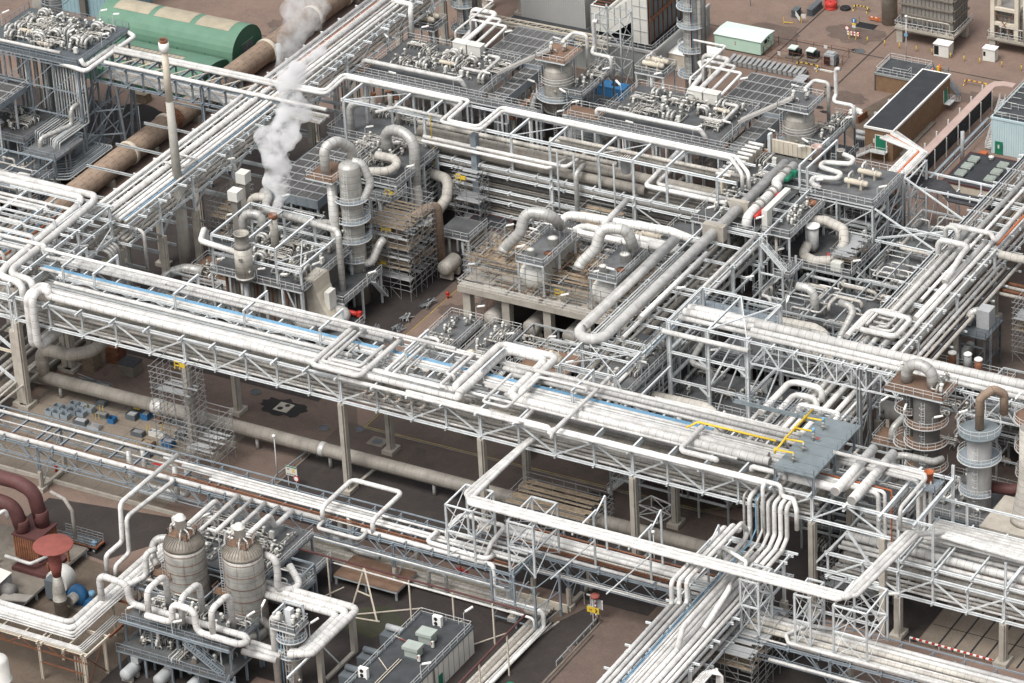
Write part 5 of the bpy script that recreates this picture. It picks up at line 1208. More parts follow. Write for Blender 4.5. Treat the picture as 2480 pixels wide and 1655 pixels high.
# ---- right Y rack (H)
HR,hp_ = rack('pipe rack running away at the right under the gantry','y',-30,92,59.4,68.6,[-20,-5,10,25,40,56,72,88],[8.4,12.0],5.0,mat='white_steel',cw=(0.9,1.2),step=6)
where = 'right hand rack'
run('y','upper layer, '+where,'left',[(59.7,0.12,'cable'),(60.1,0.12,'grey_steel'),(60.6,0.16,'white_clad'),(61.2,0.16,'old_clad'),(62.0,0.4,'white_clad',None,13),(62.0,0.42,'white_clad',13,45),(63.3,0.42,'alu_clad'),(64.5,0.3,'white_clad',20,None),(65.2,0.46,'white_clad',None,14),(66.2,0.45,'white_clad',14,42),(67.2,0.4,'white_clad'),(68.1,0.2,'orange',42,80),(68.6,0.2,'white_clad')],-28,90,12.25)
run('y','lower layer, '+where,'left',[(60,0.3,'old_clad'),(61,0.2,'old_clad'),(62,0.3,'old_clad'),(63.2,0.4,'duct_clad'),(64.6,0.3,'old_clad'),(65.8,0.35,'white_clad'),(67,0.3,'old_clad'),(68,0.24,'white_clad')],-28,90,8.65)
run('y','outrigger layer, '+where,'left',[(69.6,0.34,'white_clad',-4,40),(70.6,0.26,'old_clad',-2,40),(71.5,0.2,'cable',-10,60),(72.2,0.3,'old_clad',-4,62)],-4,60,9.6)
b = B('white_steel')
for i in range(16): y = -8+i*5.4; b.ibeam((58.6,y,12.3),(73,y,9.3) if False else (69.4,y,12.3),0.24,0.26); b.ibeam((68.8,y,9.3),(73,y,9.3),0.24,0.26)
b.make('outrigger',HR)
for i,(u,v,m,r) in enumerate([(1690+20,0,'',0)]): pass
h0 = W(2070,820,13.6)
for i,(a,c,z,r) in enumerate([(0,0,13.9,0.46),(1.6,1.3,13.9,0.3),(3.2,2.6,13.9,0.24)]):
 p = W(2050+i*24,815-i*14,13.9)
 pts = route(('w',p.x,p.y,13.9),'y%d x%d y%d x%d' % (2110+i*12,2208-i*14,2168-i*10,2085+i*22))
 tb('%s pipe of the nested rectangular loop behind the gantry, from outside in' % ORD[i],pts,r,bend=1.2)
for i in range(4):
 p = W(2088+i*6,800-i*12,13.4); pts = route(('w',p.x,p.y,13.4),'x%d' % (2160+i*4))
 tb('%s short cross pipe inside the nested loop behind the gantry' % ORD[i],pts,0.24,'alu_clad')
q = W(2272,580,15); tb('fat white arch pipe standing at the far end of the right rack',[(q.x,q.y,11),q,q+V((5.5,0,0)),q+V((5.6,-3,0)),q+V((5.6,-10,-1.6))],0.5,bend=1.3)
q = W(2290,548,15); tb('second white arch pipe behind the first on the right rack',[(q.x,q.y,11),q,q+V((2.2,0,0)),q+V((2.2,0,-3))],0.42,bend=1.2)
pts = route((2300,545,15.2),'x2400 d1,-0.6,-1 y2440'); tb('white pipe crossing the far end of the right rack',pts,0.42,bend=1.0)
q = W(1850,1010,14.5)
tb('outer white loop pipe at the near end of the right rack',route((1842,1000,14.6),'y1915 x1990 d0.3,-0.6,-2'),0.5,bend=1.4)
tb('inner white loop pipe at the near end of the right rack',route((1880,1002,14.2),'y1925 x1978 d0.3,-0.6,-2'),0.46,bend=1.4)
pts = route((1935,1000,13.0),'Z14.5 x2030 d0.4,-1,0 y1980'); tb('white pipe bending at the end of the right rack above the slab',pts,0.42,bend=1.1)
for i,(u,v,u2) in enumerate([(1890,985,1800),(1870,965,1760),(2020,1040,1960)]): tb('%s pale pipe stepping from the right rack towards the middle rack' % ORD[i],route((u,v,14.0),'y%d' % u2),0.34)
# ---- gantry (I) with its big column
GA,ga = rack('white truss gantry carrying fat pipes to the right edge','x',50.8,110,-13.4,-9.4,[69.3],[19.2],0,step=4,truss=None,cols=False)
b = B('white_steel')
for c in (-13.4,-9.4):
 b.ibeam((50.8,c,15.4),(110,c,15.4),0.2,0.24)
 n = 12
 for i in range(n):
  x0 = 50.8+i*59.2/n; x1 = x0+59.2/n; m = (x0+x1)/2
  b.bar((x0,c,15.5),(m,c,19),0.18).bar((m,c,19),(x1,c,15.5),0.18).bar((x0,c,15.5),(x0,c,19),0.14).bar((m,c,15.5),(m,c,19),0.1)
  b.bar((x0,-13.4,15.4),(x1,-9.4,15.4),0.12)
b.make('truss',GA)
for y in (-13.2,-9.6): b = B('grey_steel'); b.ibeam((69.3,y,0),(69.3,y,19),0.9 if y < -12 else 0.5,0.6,0.1); b.make('column',GA)
b = B('grey_steel')
for i in range(4): b.bar((69.3,-13,2+i*4),(69.3,-9.8,6+i*4),0.16)
b.bar((69.3,-13.2,14),(66,-13.2,19),0.2).bar((69.3,-13.2,14),(73,-13.2,19),0.2); b.make('column_brace',GA)
run('x','gantry to the right edge','rear',[(-9.6,0.78,'white_band'),(-11.2,0.5,'white_band'),(-12.4,0.38,'white_clad')],50,112,19.45)
b = B('galv'); b.box(51,-8.9,19.2,72,-7.8,19.3); b.rail([(51,-7.8,19.3),(72,-7.8,19.3)]); b.rail([(51,-8.8,19.3),(70,-8.8,19.3)]); b.make('walkway',GA)
# ---- centre Y pipes (J)
b = B('white_clad'); y0 = -22.0
pts = [V((23.7,13.5,17.6)),V((23.7,-18,17.6))]
for i in range(9): a = pi*i/8; pts.append(V((26.0-cos(a)*2.3,-18-sin(a)*2.6,17.6)))
pts += [V((28.3,45,17.6))]
b.tube([V((23.7,15.5,14.5)),V((18,15.5,14.5))],0.8,16); b.tube(pts,0.86,18,0)
b.lathe((23.7,13.5,17.6),[(0.86,0),(0.7,0.6),(0.1,0.86)],16,'y')
b.make('pipe',None,'very fat white twin pipe with a hairpin bend in the middle of the picture','pipe')
CJ,cj = rack('white steel rack under the twin hairpin pipe','y',-28,46,24.8,35,[-28,-20,-8,2,12,22,32,43],[11,16.2],0,step=5.5,sw=0.4)
b = B('white_steel')
for y in (-28.2,-20): b.ibeam((25.5,y,17),(35.4,y,17),0.3,0.36)
for x in (25.5,35.2): b.ibeam((x,-28.2,17),(x,-20,17),0.3,0.36); b.ibeam((x,-28.2,8),(x,-28.2,17),0.3,0.34)
b.bar((25.5,-28.2,17),(35.4,-20,17),0.12).bar((25.5,-20,17),(35.4,-28.2,17),0.12).bar((35.2,-28.2,16.8),(39,-28.2,9),0.2); b.make('end_frame',CJ)
run('y','rack under the hairpin pipe','left',[(25.6,0.14,'white_clad',-20,12),(26.2,0.2,'grey_steel',-20,12),(30.4,0.36,'white_clad',-17,-6),(30.9,0.42,'white_clad',-12,11,17.6),(32.2,0.3,'old_clad',-28,40,13),(33.2,0.4,'white_clad',-28,40,13),(34.4,0.3,'white_clad',2,22)],-26,42,16.5)
run('y','lower level, rack under the hairpin pipe','left',[(26,0.4,'old_clad'),(27.4,0.3,'alu_clad'),(28.8,0.5,'duct_clad'),(30.2,0.3,'old_clad'),(31.6,0.5,'old_clad'),(33.2,0.3,'alu_clad')],-28,44,11.3)
b = B('galv'); b.box(34.4,-18.5,15.9,35.6,2,16.05).box(34.4,-1.5,16.06,49.5,0.1,16.2); b.rail([(35.5,-18.5,16.2),(35.5,-1.5,16.2),(49.4,-1.5,16.2)]); b.rail([(34.5,-18.5,16.2),(34.5,0,16.2),(49.4,0,16.2)]); b.make('walkway',CJ)
# frame block right of it
FB2,fb = rack('open white steel frame with three levels left of the gantry','x',36.6,50.6,-13.6,-2.0,[36.8,43.6,50.4],[9.2,14.2,19.6],0,step=7,sw=0.5,over=0)
b = B('white_steel')
for x0,x1 in ((43.6,50.4),): b.bar((x0,-13.6,19.7),(x1,-2,19.7),0.2).bar((x0,-2,19.7),(x1,-13.6,19.7),0.2)
for z0,z1 in ((1,9),(9.4,14)): b.bar((50.4,-13.6,z0),(50.4,-2,z1),0.24); b.bar((43.6,-13.6,z0),(43.6,-2,z1),0.2); b.bar((43.6,-13.5,z0),(46,-13.5,z1),0.18)
for x,z in ((43.6,14),(50.4,14),(50.4,9),(43.6,9)): b.bar((x-1.6,-13.6,z),(x,-13.6,z-1.4),0.3)
b.make('brace',FB2)
run('x','open frame left of the gantry','rear',[(-4.2,0.3,'white_clad'),(-5.4,0.55,'white_band'),(-7.0,0.62,'white_band'),(-8.6,0.4,'white_clad'),(-14.2,0.42,'white_clad',36,51,17.6)],36,50.6,17.2)
# ================================================================== kit of plant parts
def deck(label,x0,y0,x1,y1,z,mat='deck',rails='fblr',legs=True,zb=0.0,name='platform',th=0.18,legm='white_steel',lw=0.3,nx=None,ny=None,railm='rail',brace=False):
 t = thing(name,((x0+x1)/2,(y0+y1)/2,zb),label,'platform')
 b = B(mat); b.box(x0,y0,z-0.06,x1,y1,z); b.make('deck',t)
 b = B(legm); nx = nx or max(1,round((x1-x0)/6)); ny = ny or max(1,round((y1-y0)/6))
 for i in range(nx+1): x = x0+0.15+(x1-x0-0.3)*i/nx; b.bar((x,y0+0.01,z-0.26),(x,y1-0.01,z-0.26),0.2,0.36)
 for j in range(ny+1): y = y0+0.15+(y1-y0-0.3)*j/ny; b.bar((x0+0.01,y,z-0.3),(x1-0.01,y,z-0.3),0.2,0.3)
 b.make('floor_beams',t)
 if rails:
  b = B(railm); P = {'f': ((x0+.08,y0+.08),(x1-.08,y0+.08)),'b': ((x0+.08,y1-.08),(x1-.08,y1-.08)),'l': ((x0+.08,y0+.08),(x0+.08,y1-.08)),'r': ((x1-.08,y0+.08),(x1-.08,y1-.08))}
  for k in rails: p,q = P[k]; b.rail([(*p,z),(*q,z)])
  b.make('guard_rail',t)
 if legs:
  for i in range(nx+1):
   for j in range(ny+1):
    x = x0+0.3+(x1-x0-0.6)*i/nx; y = y0+0.3+(y1-y0-0.6)*j/ny
    b = B(legm); b.ibeam((x,y,zb),(x,y,z-0.48),lw,lw,0.06); b.make('leg',t)
 if z-zb > 5 and legs:
  for k in range(max(2,int((x1-x0)*(y1-y0)/22))):
   if k > 9: break
   rr = random.Random(k*31+int(x0*7+y0*3)); x = rr.uniform(x0+.6,x1-.6); y = rr.uniform(y0+.6,y0+(y1-y0)*0.5); e = rr.uniform(zb+0.5,z-3)
   b = B(rr.choice(('old_clad','alu_clad','grey_steel','white_clad'))); b.tube([(x,y,z-0.5),(x,y,e),(x+rr.uniform(-4,4),y,e),(x+rr.uniform(-4,4),y+2,e)][:rr.choice((2,3,3))],rr.choice((0.12,0.18,0.26)),8,1.2); b.make('under_pipe',t)
 if brace:
  b = B(legm)
  for i in range(nx):
   xa = x0+0.3+(x1-x0-0.6)*i/nx; xb = x0+0.3+(x1-x0-0.6)*(i+1)/nx
   zz = zb
   while zz < z-3: b.bar((xa,y0+0.3,zz),(xb,y0+0.3,min(zz+5,z-0.5)),0.16); b.bar((xa,y0+0.3,min(zz+5,z-0.5)),(xb,y0+0.3,min(zz+5,z-0.5)),0.2); zz += 5
  for j in range(ny):
   ya = y0+0.3+(y1-y0-0.6)*j/ny; yb = y0+0.3+(y1-y0-0.6)*(j+1)/ny; zz = zb
   while zz < z-3: b.bar((x1-0.3,ya,zz),(x1-0.3,yb,min(zz+5,z-0.5)),0.16); b.bar((x1-0.3,ya,min(zz+5,z-0.5)),(x1-0.3,yb,min(zz+5,z-0.5)),0.2); zz += 5
  b.make('side_brace',t)
 return t
# ---- prototypes (built at the origin, base at z = 0), first use moves the prototype, later uses copy it
PROTO = {}
def use(kind,x,y,z,rz,label,group,s=1.0):
 mk,used = PROTO[kind]
 if not used: root = mk(label,group); PROTO[kind] = (root,True); root.location = (x,y,z); root.rotation_euler = (0,0,rz); root.scale = (s,s,s); return root
 r = dup(PROTO[kind][0],(x,y,z),rz,label,group); r.scale = (s,s,s); return r
def proto(kind):
 def deco(f): PROTO[kind] = (f,False); return f
 return deco
@proto('loop')
def _p(l,g):
 t = thing('valve_loop',(0,0,0),l,'valve loop',g)
 b = B('alu_clad'); b.tube([(-2.2,0,0),(-2.2,0,1.1),(2.2,0,1.1),(2.2,0,0)],0.2,8,1.2); b.make('pipe',t)
 b = B('stainless'); b.tube([(-2.2,0.0,0.6),(-2.2,1.0,0.6),(2.2,1.0,0.6),(2.2,0,0.6)],0.13,8,1.2); b.make('bypass',t)
 b = B('stainless'); b.lathe((-0.5,0,1.1),[(0.2,-0.45),(0.34,-0.4),(0.2,-0.3),(0.32,0),(0.2,0.3),(0.34,0.4),(0.2,0.45)],8,'x'); b.cyl((-0.5,0,1.1),0.12,0.8,8); b.lathe((-0.5,0,1.9),[(0.1,0),(0.42,0.05),(0.42,0.25),(0.1,0.4)],10); b.make('control_valve',t)
 for x in (-1.5,1.2): b = B('stainless'); b.box(x-0.18,-0.2,0.9,x+0.18,0.2,1.3); b.cyl((x,0,1.3),0.06,0.5,6); b.ring((x,0,1.8),0.24,0.06,10); b.make('valve',t)
 b = B('grey_steel')
 for x in (-1,0.6): b.bar((x,0,0),(x,0,0.9),0.14)
 b.make('support',t); return t
@proto('stand')
def _p(l,g):
 t = thing('valve_stand',(0,0,0),l,'valve',g)
 b = B('stainless'); b.cyl((0,0,0),0.16,1.7,8).cyl((0,0,0.5),0.3,0.14,8).cyl((0,0,1.0),0.3,0.14,8); b.tube([(0,0,0.75),(0.9,0,0.75),(0.9,0,0)],0.12,6,1.2); b.make('body',t)
 b = B('offwhite'); b.lathe((0,0,1.7),[(0.1,0),(0.36,0.08),(0.36,0.4),(0.14,0.55)],8); b.box(-0.2,-0.55,1.1,0.25,-0.2,1.7); b.make('actuator',t); return t
@proto('riser')
def _p(l,g):
 t = thing('riser_pair',(0,0,0),l,'riser',g)
 for s in (-0.55,0.55):
  b = B('alu_clad'); b.tube([(s,-1.3,0),(s,-1.3,2.3),(s,1.0,2.3),(s,1.0,0.2)],0.34,10,1.3); b.make('bend',t)
 b = B('stainless'); b.box(-1.0,-1.7,0.6,1.0,-0.9,0.8).box(-1.0,-1.7,1.4,1.0,-0.9,1.55); b.cyl((0,-0.2,0),0.14,2.0,8).cyl((0,-0.2,1.0),0.35,0.3,8); b.make('flange',t); return t
@proto('drum')
def _p(l,g):
 t = thing('exchanger',(0,0,0),l,'heat exchanger',g)
 b = B('ivory'); b.lathe((-2.2,0,1.1),[(0.1,0),(0.4,0.08),(0.5,0.3),(0.5,3.2),(0.62,3.22),(0.62,3.4),(0.5,3.42),(0.5,4.1),(0.2,4.35)],12,'x'); b.make('shell',t)
 for x in (-1.2,1.0): b = B('concrete'); b.box(x-0.2,-0.5,0,x+0.2,0.5,0.75); b.make('saddle',t)
 b = B('white_clad'); b.tube([(-1.4,0,1.5),(-1.4,0,2.2),(-1.4,1.6,2.2),(-1.4,1.6,0)],0.17,8,1.2); b.cyl((0.6,0,1.5),0.18,0.6,8); b.make('nozzle',t); return t
@proto('pump')
def _p(l,g):
 t = thing('pump',(0,0,0),l,'pump',g)
 b = B('motor'); b.lathe((-0.1,0,0.9),[(0.2,0),(0.45,0.05),(0.48,1.2),(0.3,1.35),(0.3,1.5)],10,'x'); b.box(0.2,-0.2,1.3,0.8,0.2,1.65); b.make('motor',t)
 b = B('stainless'); b.lathe((-0.9,0,0.9),[(0.2,-0.3),(0.55,-0.25),(0.55,0.15),(0.25,0.2),(0.15,0.8)],10,'x'); b.tube([(-0.95,0,1.2),(-0.95,0,2.2)],0.17,8); b.make('casing',t)
 b = B('darkcon'); b.box(-1.5,-0.6,0,1.5,0.6,0.4); b.make('plinth',t); return t
@proto('box')
def _p(l,g):
 t = thing('cabinet',(0,0,0),l,'cabinet',g)
 b = B('offwhite'); b.box(-0.5,-0.35,0.5,0.5,0.35,1.9); b.make('case',t); b = B('grey_steel'); b.bar((-0.4,0,0),(-0.4,0,0.5),0.1).bar((0.4,0,0),(0.4,0,0.5),0.1); b.make('feet',t); return t
@proto('rack')
def _p(l,g):
 t = thing('pipe_bundle',(0,0,0),l,'pipe bundle',g); random.seed(11)
 for k in range(5):
  b = B(random.choice(('white_clad','old_clad','stainless'))); y = -1.2+k*0.6; z = 0.6+random.random()*0.9
  b.tube([(-2.4,y,0),(-2.4,y,z),(1.2+random.random(),y,z),(1.2+random.random(),y,0)],random.choice((0.1,0.14,0.18)),6,1.2); b.make('pipe',t)
 b = B('grey_steel')
 for x in (-1.6,0.6): b.bar((x,-1.5,0.5),(x,1.5,0.5),0.12); b.bar((x,-1.4,0),(x,-1.4,0.5),0.12); b.bar((x,1.4,0),(x,1.4,0.5),0.12)
 b.make('support',t)
 b = B('stainless')
 for k in range(4): y = -1.2+k*0.75; b.box(-0.5+k*0.3,y-0.2,0.5,-0.1+k*0.3,y+0.2,1.3+0.2*(k % 2)); b.cyl((-0.3+k*0.3,y,1.3),0.2,0.5,6)
 b.make('valve',t); return t
@proto('fins')
def _p(l,g):
 t = thing('finned_exchanger',(0,0,0),l,'finned exchanger',g)
 for k in range(4):
  b = B('grey_steel'); x = -1.2+k*0.8; b.box(x-0.12,-0.7,0.2,x+0.12,0.7,2.6); b.tube([(x,0.9,0),(x,0.9,2.9),(x,0,2.9),(x,0,2.6)],0.12,6,1.2); b.make('fin',t)
 return t
@proto('lamp')
def _p(l,g):
 t = thing('floodlight',(0,0,0),l,'floodlight',g)
 b = B('rail'); b.bar((0,0,0),(0,0,2.3),0.07); b.bar((0,0,2.3),(0.5,0,2.55),0.06); b.make('pole',t)
 b = B('lamp_white'); b.bar((0.3,0,2.5),(1.6,0,2.85),0.3,0.2); b.make('tube',t); return t
NAMES = {'loop': 'white control valve loop','stand': 'white actuated valve','riser': 'pair of arched white risers','drum': 'cream horizontal exchanger','pump': 'grey motor pump','box': 'white instrument cabinet','rack': 'low bundle of small pipes','fins': 'four grey upright fins','lamp': 'white strip floodlight'}
COUNT = {}
def gear(kind,place,lst,s=1.0):
 for it in sorted(lst,key=lambda p: p[0]*12.8+p[1]*7.2):
  x,y,z = it[:3]; rz = radians(it[3]) if len(it) > 3 else 0
  n = COUNT.get((kind,place),0); COUNT[(kind,place)] = n+1
  pl = (place[4:] if place.startswith('the ') else place).replace('beside the open yard','by the open yard').replace('below the plant hall','by the plant hall')
  use(kind,x,y,z,rz,'%s, %s from left, %s' % (NAMES[kind],ORD[min(n,19)],pl),'%s, %s' % (NAMES[kind],pl),s)
def scatter(place,x0,y0,x1,y1,z,counts,seed,gap=2.6,s=0.74):
 """spread plant gear over a deck, each piece clear of the others"""
 random.seed(seed); placed = []; by = {}
 gap *= 0.72
 for kind,n in counts:
  n = min(20,round(n*1.7)) if kind not in ('drum','fins','pump','box') else n
  for _ in range(n):
   for tr in range(40):
    x = random.uniform(x0+1.2,x1-1.2); y = random.uniform(y0+1.2,y1-1.2)
    if all(abs(x-a)+abs(y-c)*1.1 > gap for a,c in placed): break
   else: continue
   placed.append((x,y)); by.setdefault(kind,[]).append((x,y,z,random.choice((0,90,0,180,270))))
 for k,l in by.items(): gear(k,place,l,s)
def cooler(label,x0,y0,x1,y1,z,zb=0.0,bays=(6,3),rails='',tall=1.6):
 t = thing('air_cooler',((x0+x1)/2,(y0+y1)/2,zb),label,'air cooler')
 b = B('grate'); b.box(x0,y0,z-0.1,x1,y1,z); b.make('fan_deck',t)
 b = B('motor'); nx,ny = bays
 for i in range(nx+1): x = x0+(x1-x0)*i/nx; b.bar((x,y0,z+0.06),(x,y1,z+0.06),0.09,0.12)
 for j in range(ny+1): y = y0+(y1-y0)*j/ny; b.bar((x0,y,z+0.08),(x1,y,z+0.08),0.14,0.16)
 b.make('deck_frame',t)
 b = B('galv'); b.box(x0-0.05,y0-0.06,z-tall,x1+0.05,y0-0.003,z+0.1).box(x1+0.003,y0,z-tall,x1+0.06,y1,z+0.1); b.box(x0,y0+0.05,z-tall,x1,y1,z-tall+0.1)
 for i in range(nx+1): x = x0+(x1-x0)*i/nx; b.box(x-0.08,y0-0.14,z-tall-0.2,x+0.08,y0-0.065,z+0.12)
 b.make('plenum',t)
 b = B('dark_steel')
 for i in range(nx):
  for j in range(ny): b.cyl((x0+(x1-x0)*(i+0.5)/nx,y0+(y1-y0)*(j+0.5)/ny,z-tall-0.5),min((x1-x0)/nx,(y1-y0)/ny)*0.4,0.5,12)
 b.make('fan_ring',t)
 if rails: b = B('rail'); P = {'f': ((x0,y0),(x1,y0)),'b': ((x0,y1),(x1,y1)),'l': ((x0,y0),(x0,y1)),'r': ((x1,y0),(x1,y1))}; [b.rail([(*P[k][0],z),(*P[k][1],z)]) for k in rails]; b.make('guard_rail',t)
 n2 = max(1,round((x1-x0)/6)); m2 = max(1,round((y1-y0)/6))
 for i in range(n2+1):
  for j in range(m2+1): b = B('white_steel'); x = x0+0.2+(x1-x0-0.4)*i/n2; y = y0+0.2+(y1-y0-0.4)*j/m2; b.ibeam((x,y,zb),(x,y,z-tall),0.3,0.3,0.06); b.make('leg',t)
 return t
def tower(label,x,y,r,z0,z1,mat='towergrey',plats=(),skirt=None,name='column',cat='column',dome=True,ladder=True,platm='galv'):
 """a vertical vessel with ring platforms [(z, outer radius, a0, a1)]"""
 t = thing(name,(x,y,z0),label,cat)
 prof = [(r,0),(r,z1-z0)] if not dome else [(r,0),(r,z1-z0-r*0.5),(r*0.93,z1-z0-r*0.28),(r*0.72,z1-z0-r*0.1),(r*0.4,z1-z0-0.02*r),(0.05,z1-z0)]
 n = max(1,int((z1-z0)/4)); pp = [prof[0]] + [(r,(prof[1][1])*i/n) for i in range(1,n)] + prof[1:]
 b = B(mat); b.lathe((x,y,z0),pp,28); b.make('shell',t)
 if skirt: b = B(skirt[0]); b.lathe((x,y,z0-skirt[1]),[(r*1.06,0),(r*1.06,skirt[1]),(r*1.12,skirt[1]+0.02),(r*1.12,skirt[1]+0.3),(r*1.005,skirt[1]+0.32)],24); b.make('skirt',t)
 for z,R,a0,a1 in plats:
  b = B(platm); n = 20; a0,a1 = radians(a0),radians(a1)
  for i in range(n):
   p,q = a0+(a1-a0)*i/n,a0+(a1-a0)*(i+1)/n; c = lambda a,rr,zz: (x+cos(a)*rr,y+sin(a)*rr,zz)
   b.poly([c(p,r,z),c(p,R,z),c(q,R,z),c(q,r,z)],0.15)
  b.make('ring_platform',t)
  b = B('rail')
  for h in (1.1,0.55): b.ring((x,y,z+h),R-0.06,0.055,22,a0,a1)
  b.ring((x,y,z-0.03),R,0.12,22,a0,a1)
  for i in range(13): a = a0+(a1-a0)*i/12; b.bar((x+cos(a)*(R-0.06),y+sin(a)*(R-0.06),z),(x+cos(a)*(R-0.06),y+sin(a)*(R-0.06),z+1.1),0.05)
  b.make('guard_rail',t)
 if ladder:
  b = B('rail'); b.ladder((x+0.2*r,y-r-0.25,z0),(x+0.2*r,y-r-0.25,z1-1),0.55)
  zz = z0+2.5
  while zz < z1-1.5: b.ring((x+0.2*r,y-r-0.55,zz),0.42,0.04,8,pi,2*pi); zz += 1.2
  b.make('ladder',t)
 b = B(mat)
 for k in range(max(2,int((z1-z0)/4))): a = -0.4-k*0.9; zz = z0+1.5+k*(z1-z0-3)/max(1,int((z1-z0)/4)); p = V((x+cos(a)*r,y+sin(a)*r,zz)); d = V((cos(a),sin(a),0)); b.tube([p-d*0.1,p+d*0.35],0.28,8,0)
 b.make('nozzle',t)
 return t
def scaffold(label,x0,y0,x1,y1,z0,z1,bay=2.2,lift=2.0,boards=(),sheet_mat='wood',dens=1.0):
 t = thing('scaffold',((x0+x1)/2,(y0+y1)/2,z0),label,'scaffold')
 nx = max(1,round((x1-x0)/bay)); ny = max(1,round((y1-y0)/bay)); nz = max(1,round((z1-z0)/lift))
 X = [x0+(x1-x0)*i/nx for i in range(nx+1)]; Y = [y0+(y1-y0)*j/ny for j in range(ny+1)]
 random.seed(int(x0*7+y0*13) % 997)
 b = B('scaf'); w = 0.08
 for i,x in enumerate(X):
  for j,y in enumerate(Y):
   if i in (0,nx) or j in (0,ny): b.bar((x,y,z0),(x,y,z1+random.uniform(-0.2,1.3)),w,w,False)
 b.make('standards',t)
 b = B('scaf')
 for k in range(1,nz+1):
  z = z0+(z1-z0)*k/nz
  for zz in (z,z+1.0) if k < nz or True else (z,):
   if zz > z1+1.1: continue
   for y in (y0,y1): b.bar((x0-0.3,y,zz),(x1+0.3,y,zz),w,w,False)
   for x in (x0,x1): b.bar((x,y0-0.3,zz),(x,y1+0.3,zz),w,w,False)
 b.make('ledgers',t)
 b = B('scaf')
 for k in range(nz):
  za = z0+(z1-z0)*k/nz; zc = z0+(z1-z0)*(k+1)/nz
  for i in range(0,nx,2):
   a,c = (X[i],X[i+1]) if k % 2 else (X[i+1],X[i]); b.bar((a,y0,za),(c,y0,zc),0.055,0.055,False)
  for j in range(0,ny,2):
   a,c = (Y[j],Y[j+1]) if k % 2 else (Y[j+1],Y[j]); b.bar((x1,a,za),(x1,c,zc),0.055,0.055,False)
 b.make('braces',t)
 for k in boards:
  z = z0+(z1-z0)*k/nz
  b = B(sheet_mat if k % 2 else 'motor'); n = max(2,int((y1-y0)/0.5))
  for j in range(n):
   if random.random() < 0.82*dens: y = y0+(y1-y0)*j/n; xa = x0+random.choice((0,0,0.4)); b.box(xa,y+0.02,z+0.04,x1-random.choice((0,0,0.5,1.5)),y+(y1-y0)/n-0.03,z+0.1+random.random()*0.02)
  b.make('boards',t)
 return t
def hx(label,x,y,z,L,r,ax='x',mat='rusty_vessel',legs=True):
 """a horizontal drum with domed ends on two saddles; x, y, z is its centre"""
 t = thing('drum',(x,y,z-r-0.8),label,'drum'); e = r*0.45; c = (x-L/2,y,z) if ax == 'x' else (x,y-L/2,z)
 b = B(mat); b.lathe(c,[(0.05,-e),(r*0.5,-e*0.85),(r*0.85,-e*0.45),(r,0),(r,L*0.33),(r,L*0.66),(r,L),(r*0.85,L+e*0.45),(r*0.5,L+e*0.85),(0.05,L+e)],20,ax); b.make('shell',t)
 for s in (-0.3,0.3):
  b = B('concrete')
  if ax == 'x': b.box(x+s*L-0.3,y-r*0.9,z-r-0.8,x+s*L+0.3,y+r*0.9,z-r*0.6)
  else: b.box(x-r*0.9,y+s*L-0.3,z-r-0.8,x+r*0.9,y+s*L+0.3,z-r*0.6)
  b.make('saddle',t)
 return t
def block(label,x0,y0,x1,y1,zs,seed,mat='deck',legm='grey_steel'):
 """a many storeyed open steel structure: legs, railed floors and pipes slung between the floors"""
 t = thing('steel_structure',((x0+x1)/2,(y0+y1)/2,0),label,'steel structure'); rr = random.Random(seed)
 nx = max(1,round((x1-x0)/5)); ny = max(1,round((y1-y0)/5)); top = max(zs)+2.6
 for i in range(nx+1):
  for j in range(ny+1): x = x0+(x1-x0)*i/nx; y = y0+(y1-y0)*j/ny; b = B(legm); b.ibeam((x,y,0),(x,y,top),0.28,0.28,0.06); b.make('leg',t)
 for z in zs:
  w = 0 if rr.random() < 0.4 else (x1-x0)*rr.uniform(0.1,0.35); d = (y1-y0)*rr.uniform(0,0.3)
  b = B(mat); b.box(x0+w,y0+d,z-0.06,x1,y1,z); b.make('floor',t)
  b = B('rail'); b.rail([(x0+w,y1-.1,z),(x0+w,y0+d,z),(x1-.1,y0+d,z),(x1-.1,y1-.1,z)]); b.make('guard_rail',t)
  b = B(legm)
  for j in range(ny+1): y = y0+(y1-y0)*j/ny; b.bar((x0,y,z-0.3),(x1,y,z-0.3),0.2,0.34)
  for i in range(nx+1): x = x0+(x1-x0)*i/nx; b.bar((x,y0,z-0.28),(x,y1,z-0.28),0.2,0.34)
  b.make('floor_beams',t)
 b = B(legm)
 for i in range(nx+1): x = x0+(x1-x0)*i/nx; b.bar((x,y0,top),(x,y1,top),0.22,0.3)
 for y in (y0,y1): b.bar((x0,y,top),(x1,y,top),0.22,0.3)
 b.make('roof_beams',t)
 for k in range(min(60,int((x1-x0)*(y1-y0)*len(zs)/9))):
  z = rr.choice(zs)+rr.uniform(0.8,3.0); x = rr.uniform(x0+.5,x1-.5); y = rr.uniform(y0+.5,y1-.5); r = rr.choice((0.1,0.14,0.14,0.2,0.3)); L = rr.uniform(3,9); s1 = rr.choice((-1,1)); h = rr.uniform(1,3.5)
  X = min(max(x+s1*L,x0),x1); Y = min(max(y+rr.choice((-1,1))*L*0.7,y0),y1)
  p = [(x,y,z-h),(x,y,z),(X,y,z),(X,Y,z),(X,Y,z-h)]
  b = B(rr.choice(('alu_clad','old_clad','white_clad','grey_steel'))); b.tube(p[:rr.choice((3,4,5))],r,8,1.3); b.make('pipe',t)
 return t
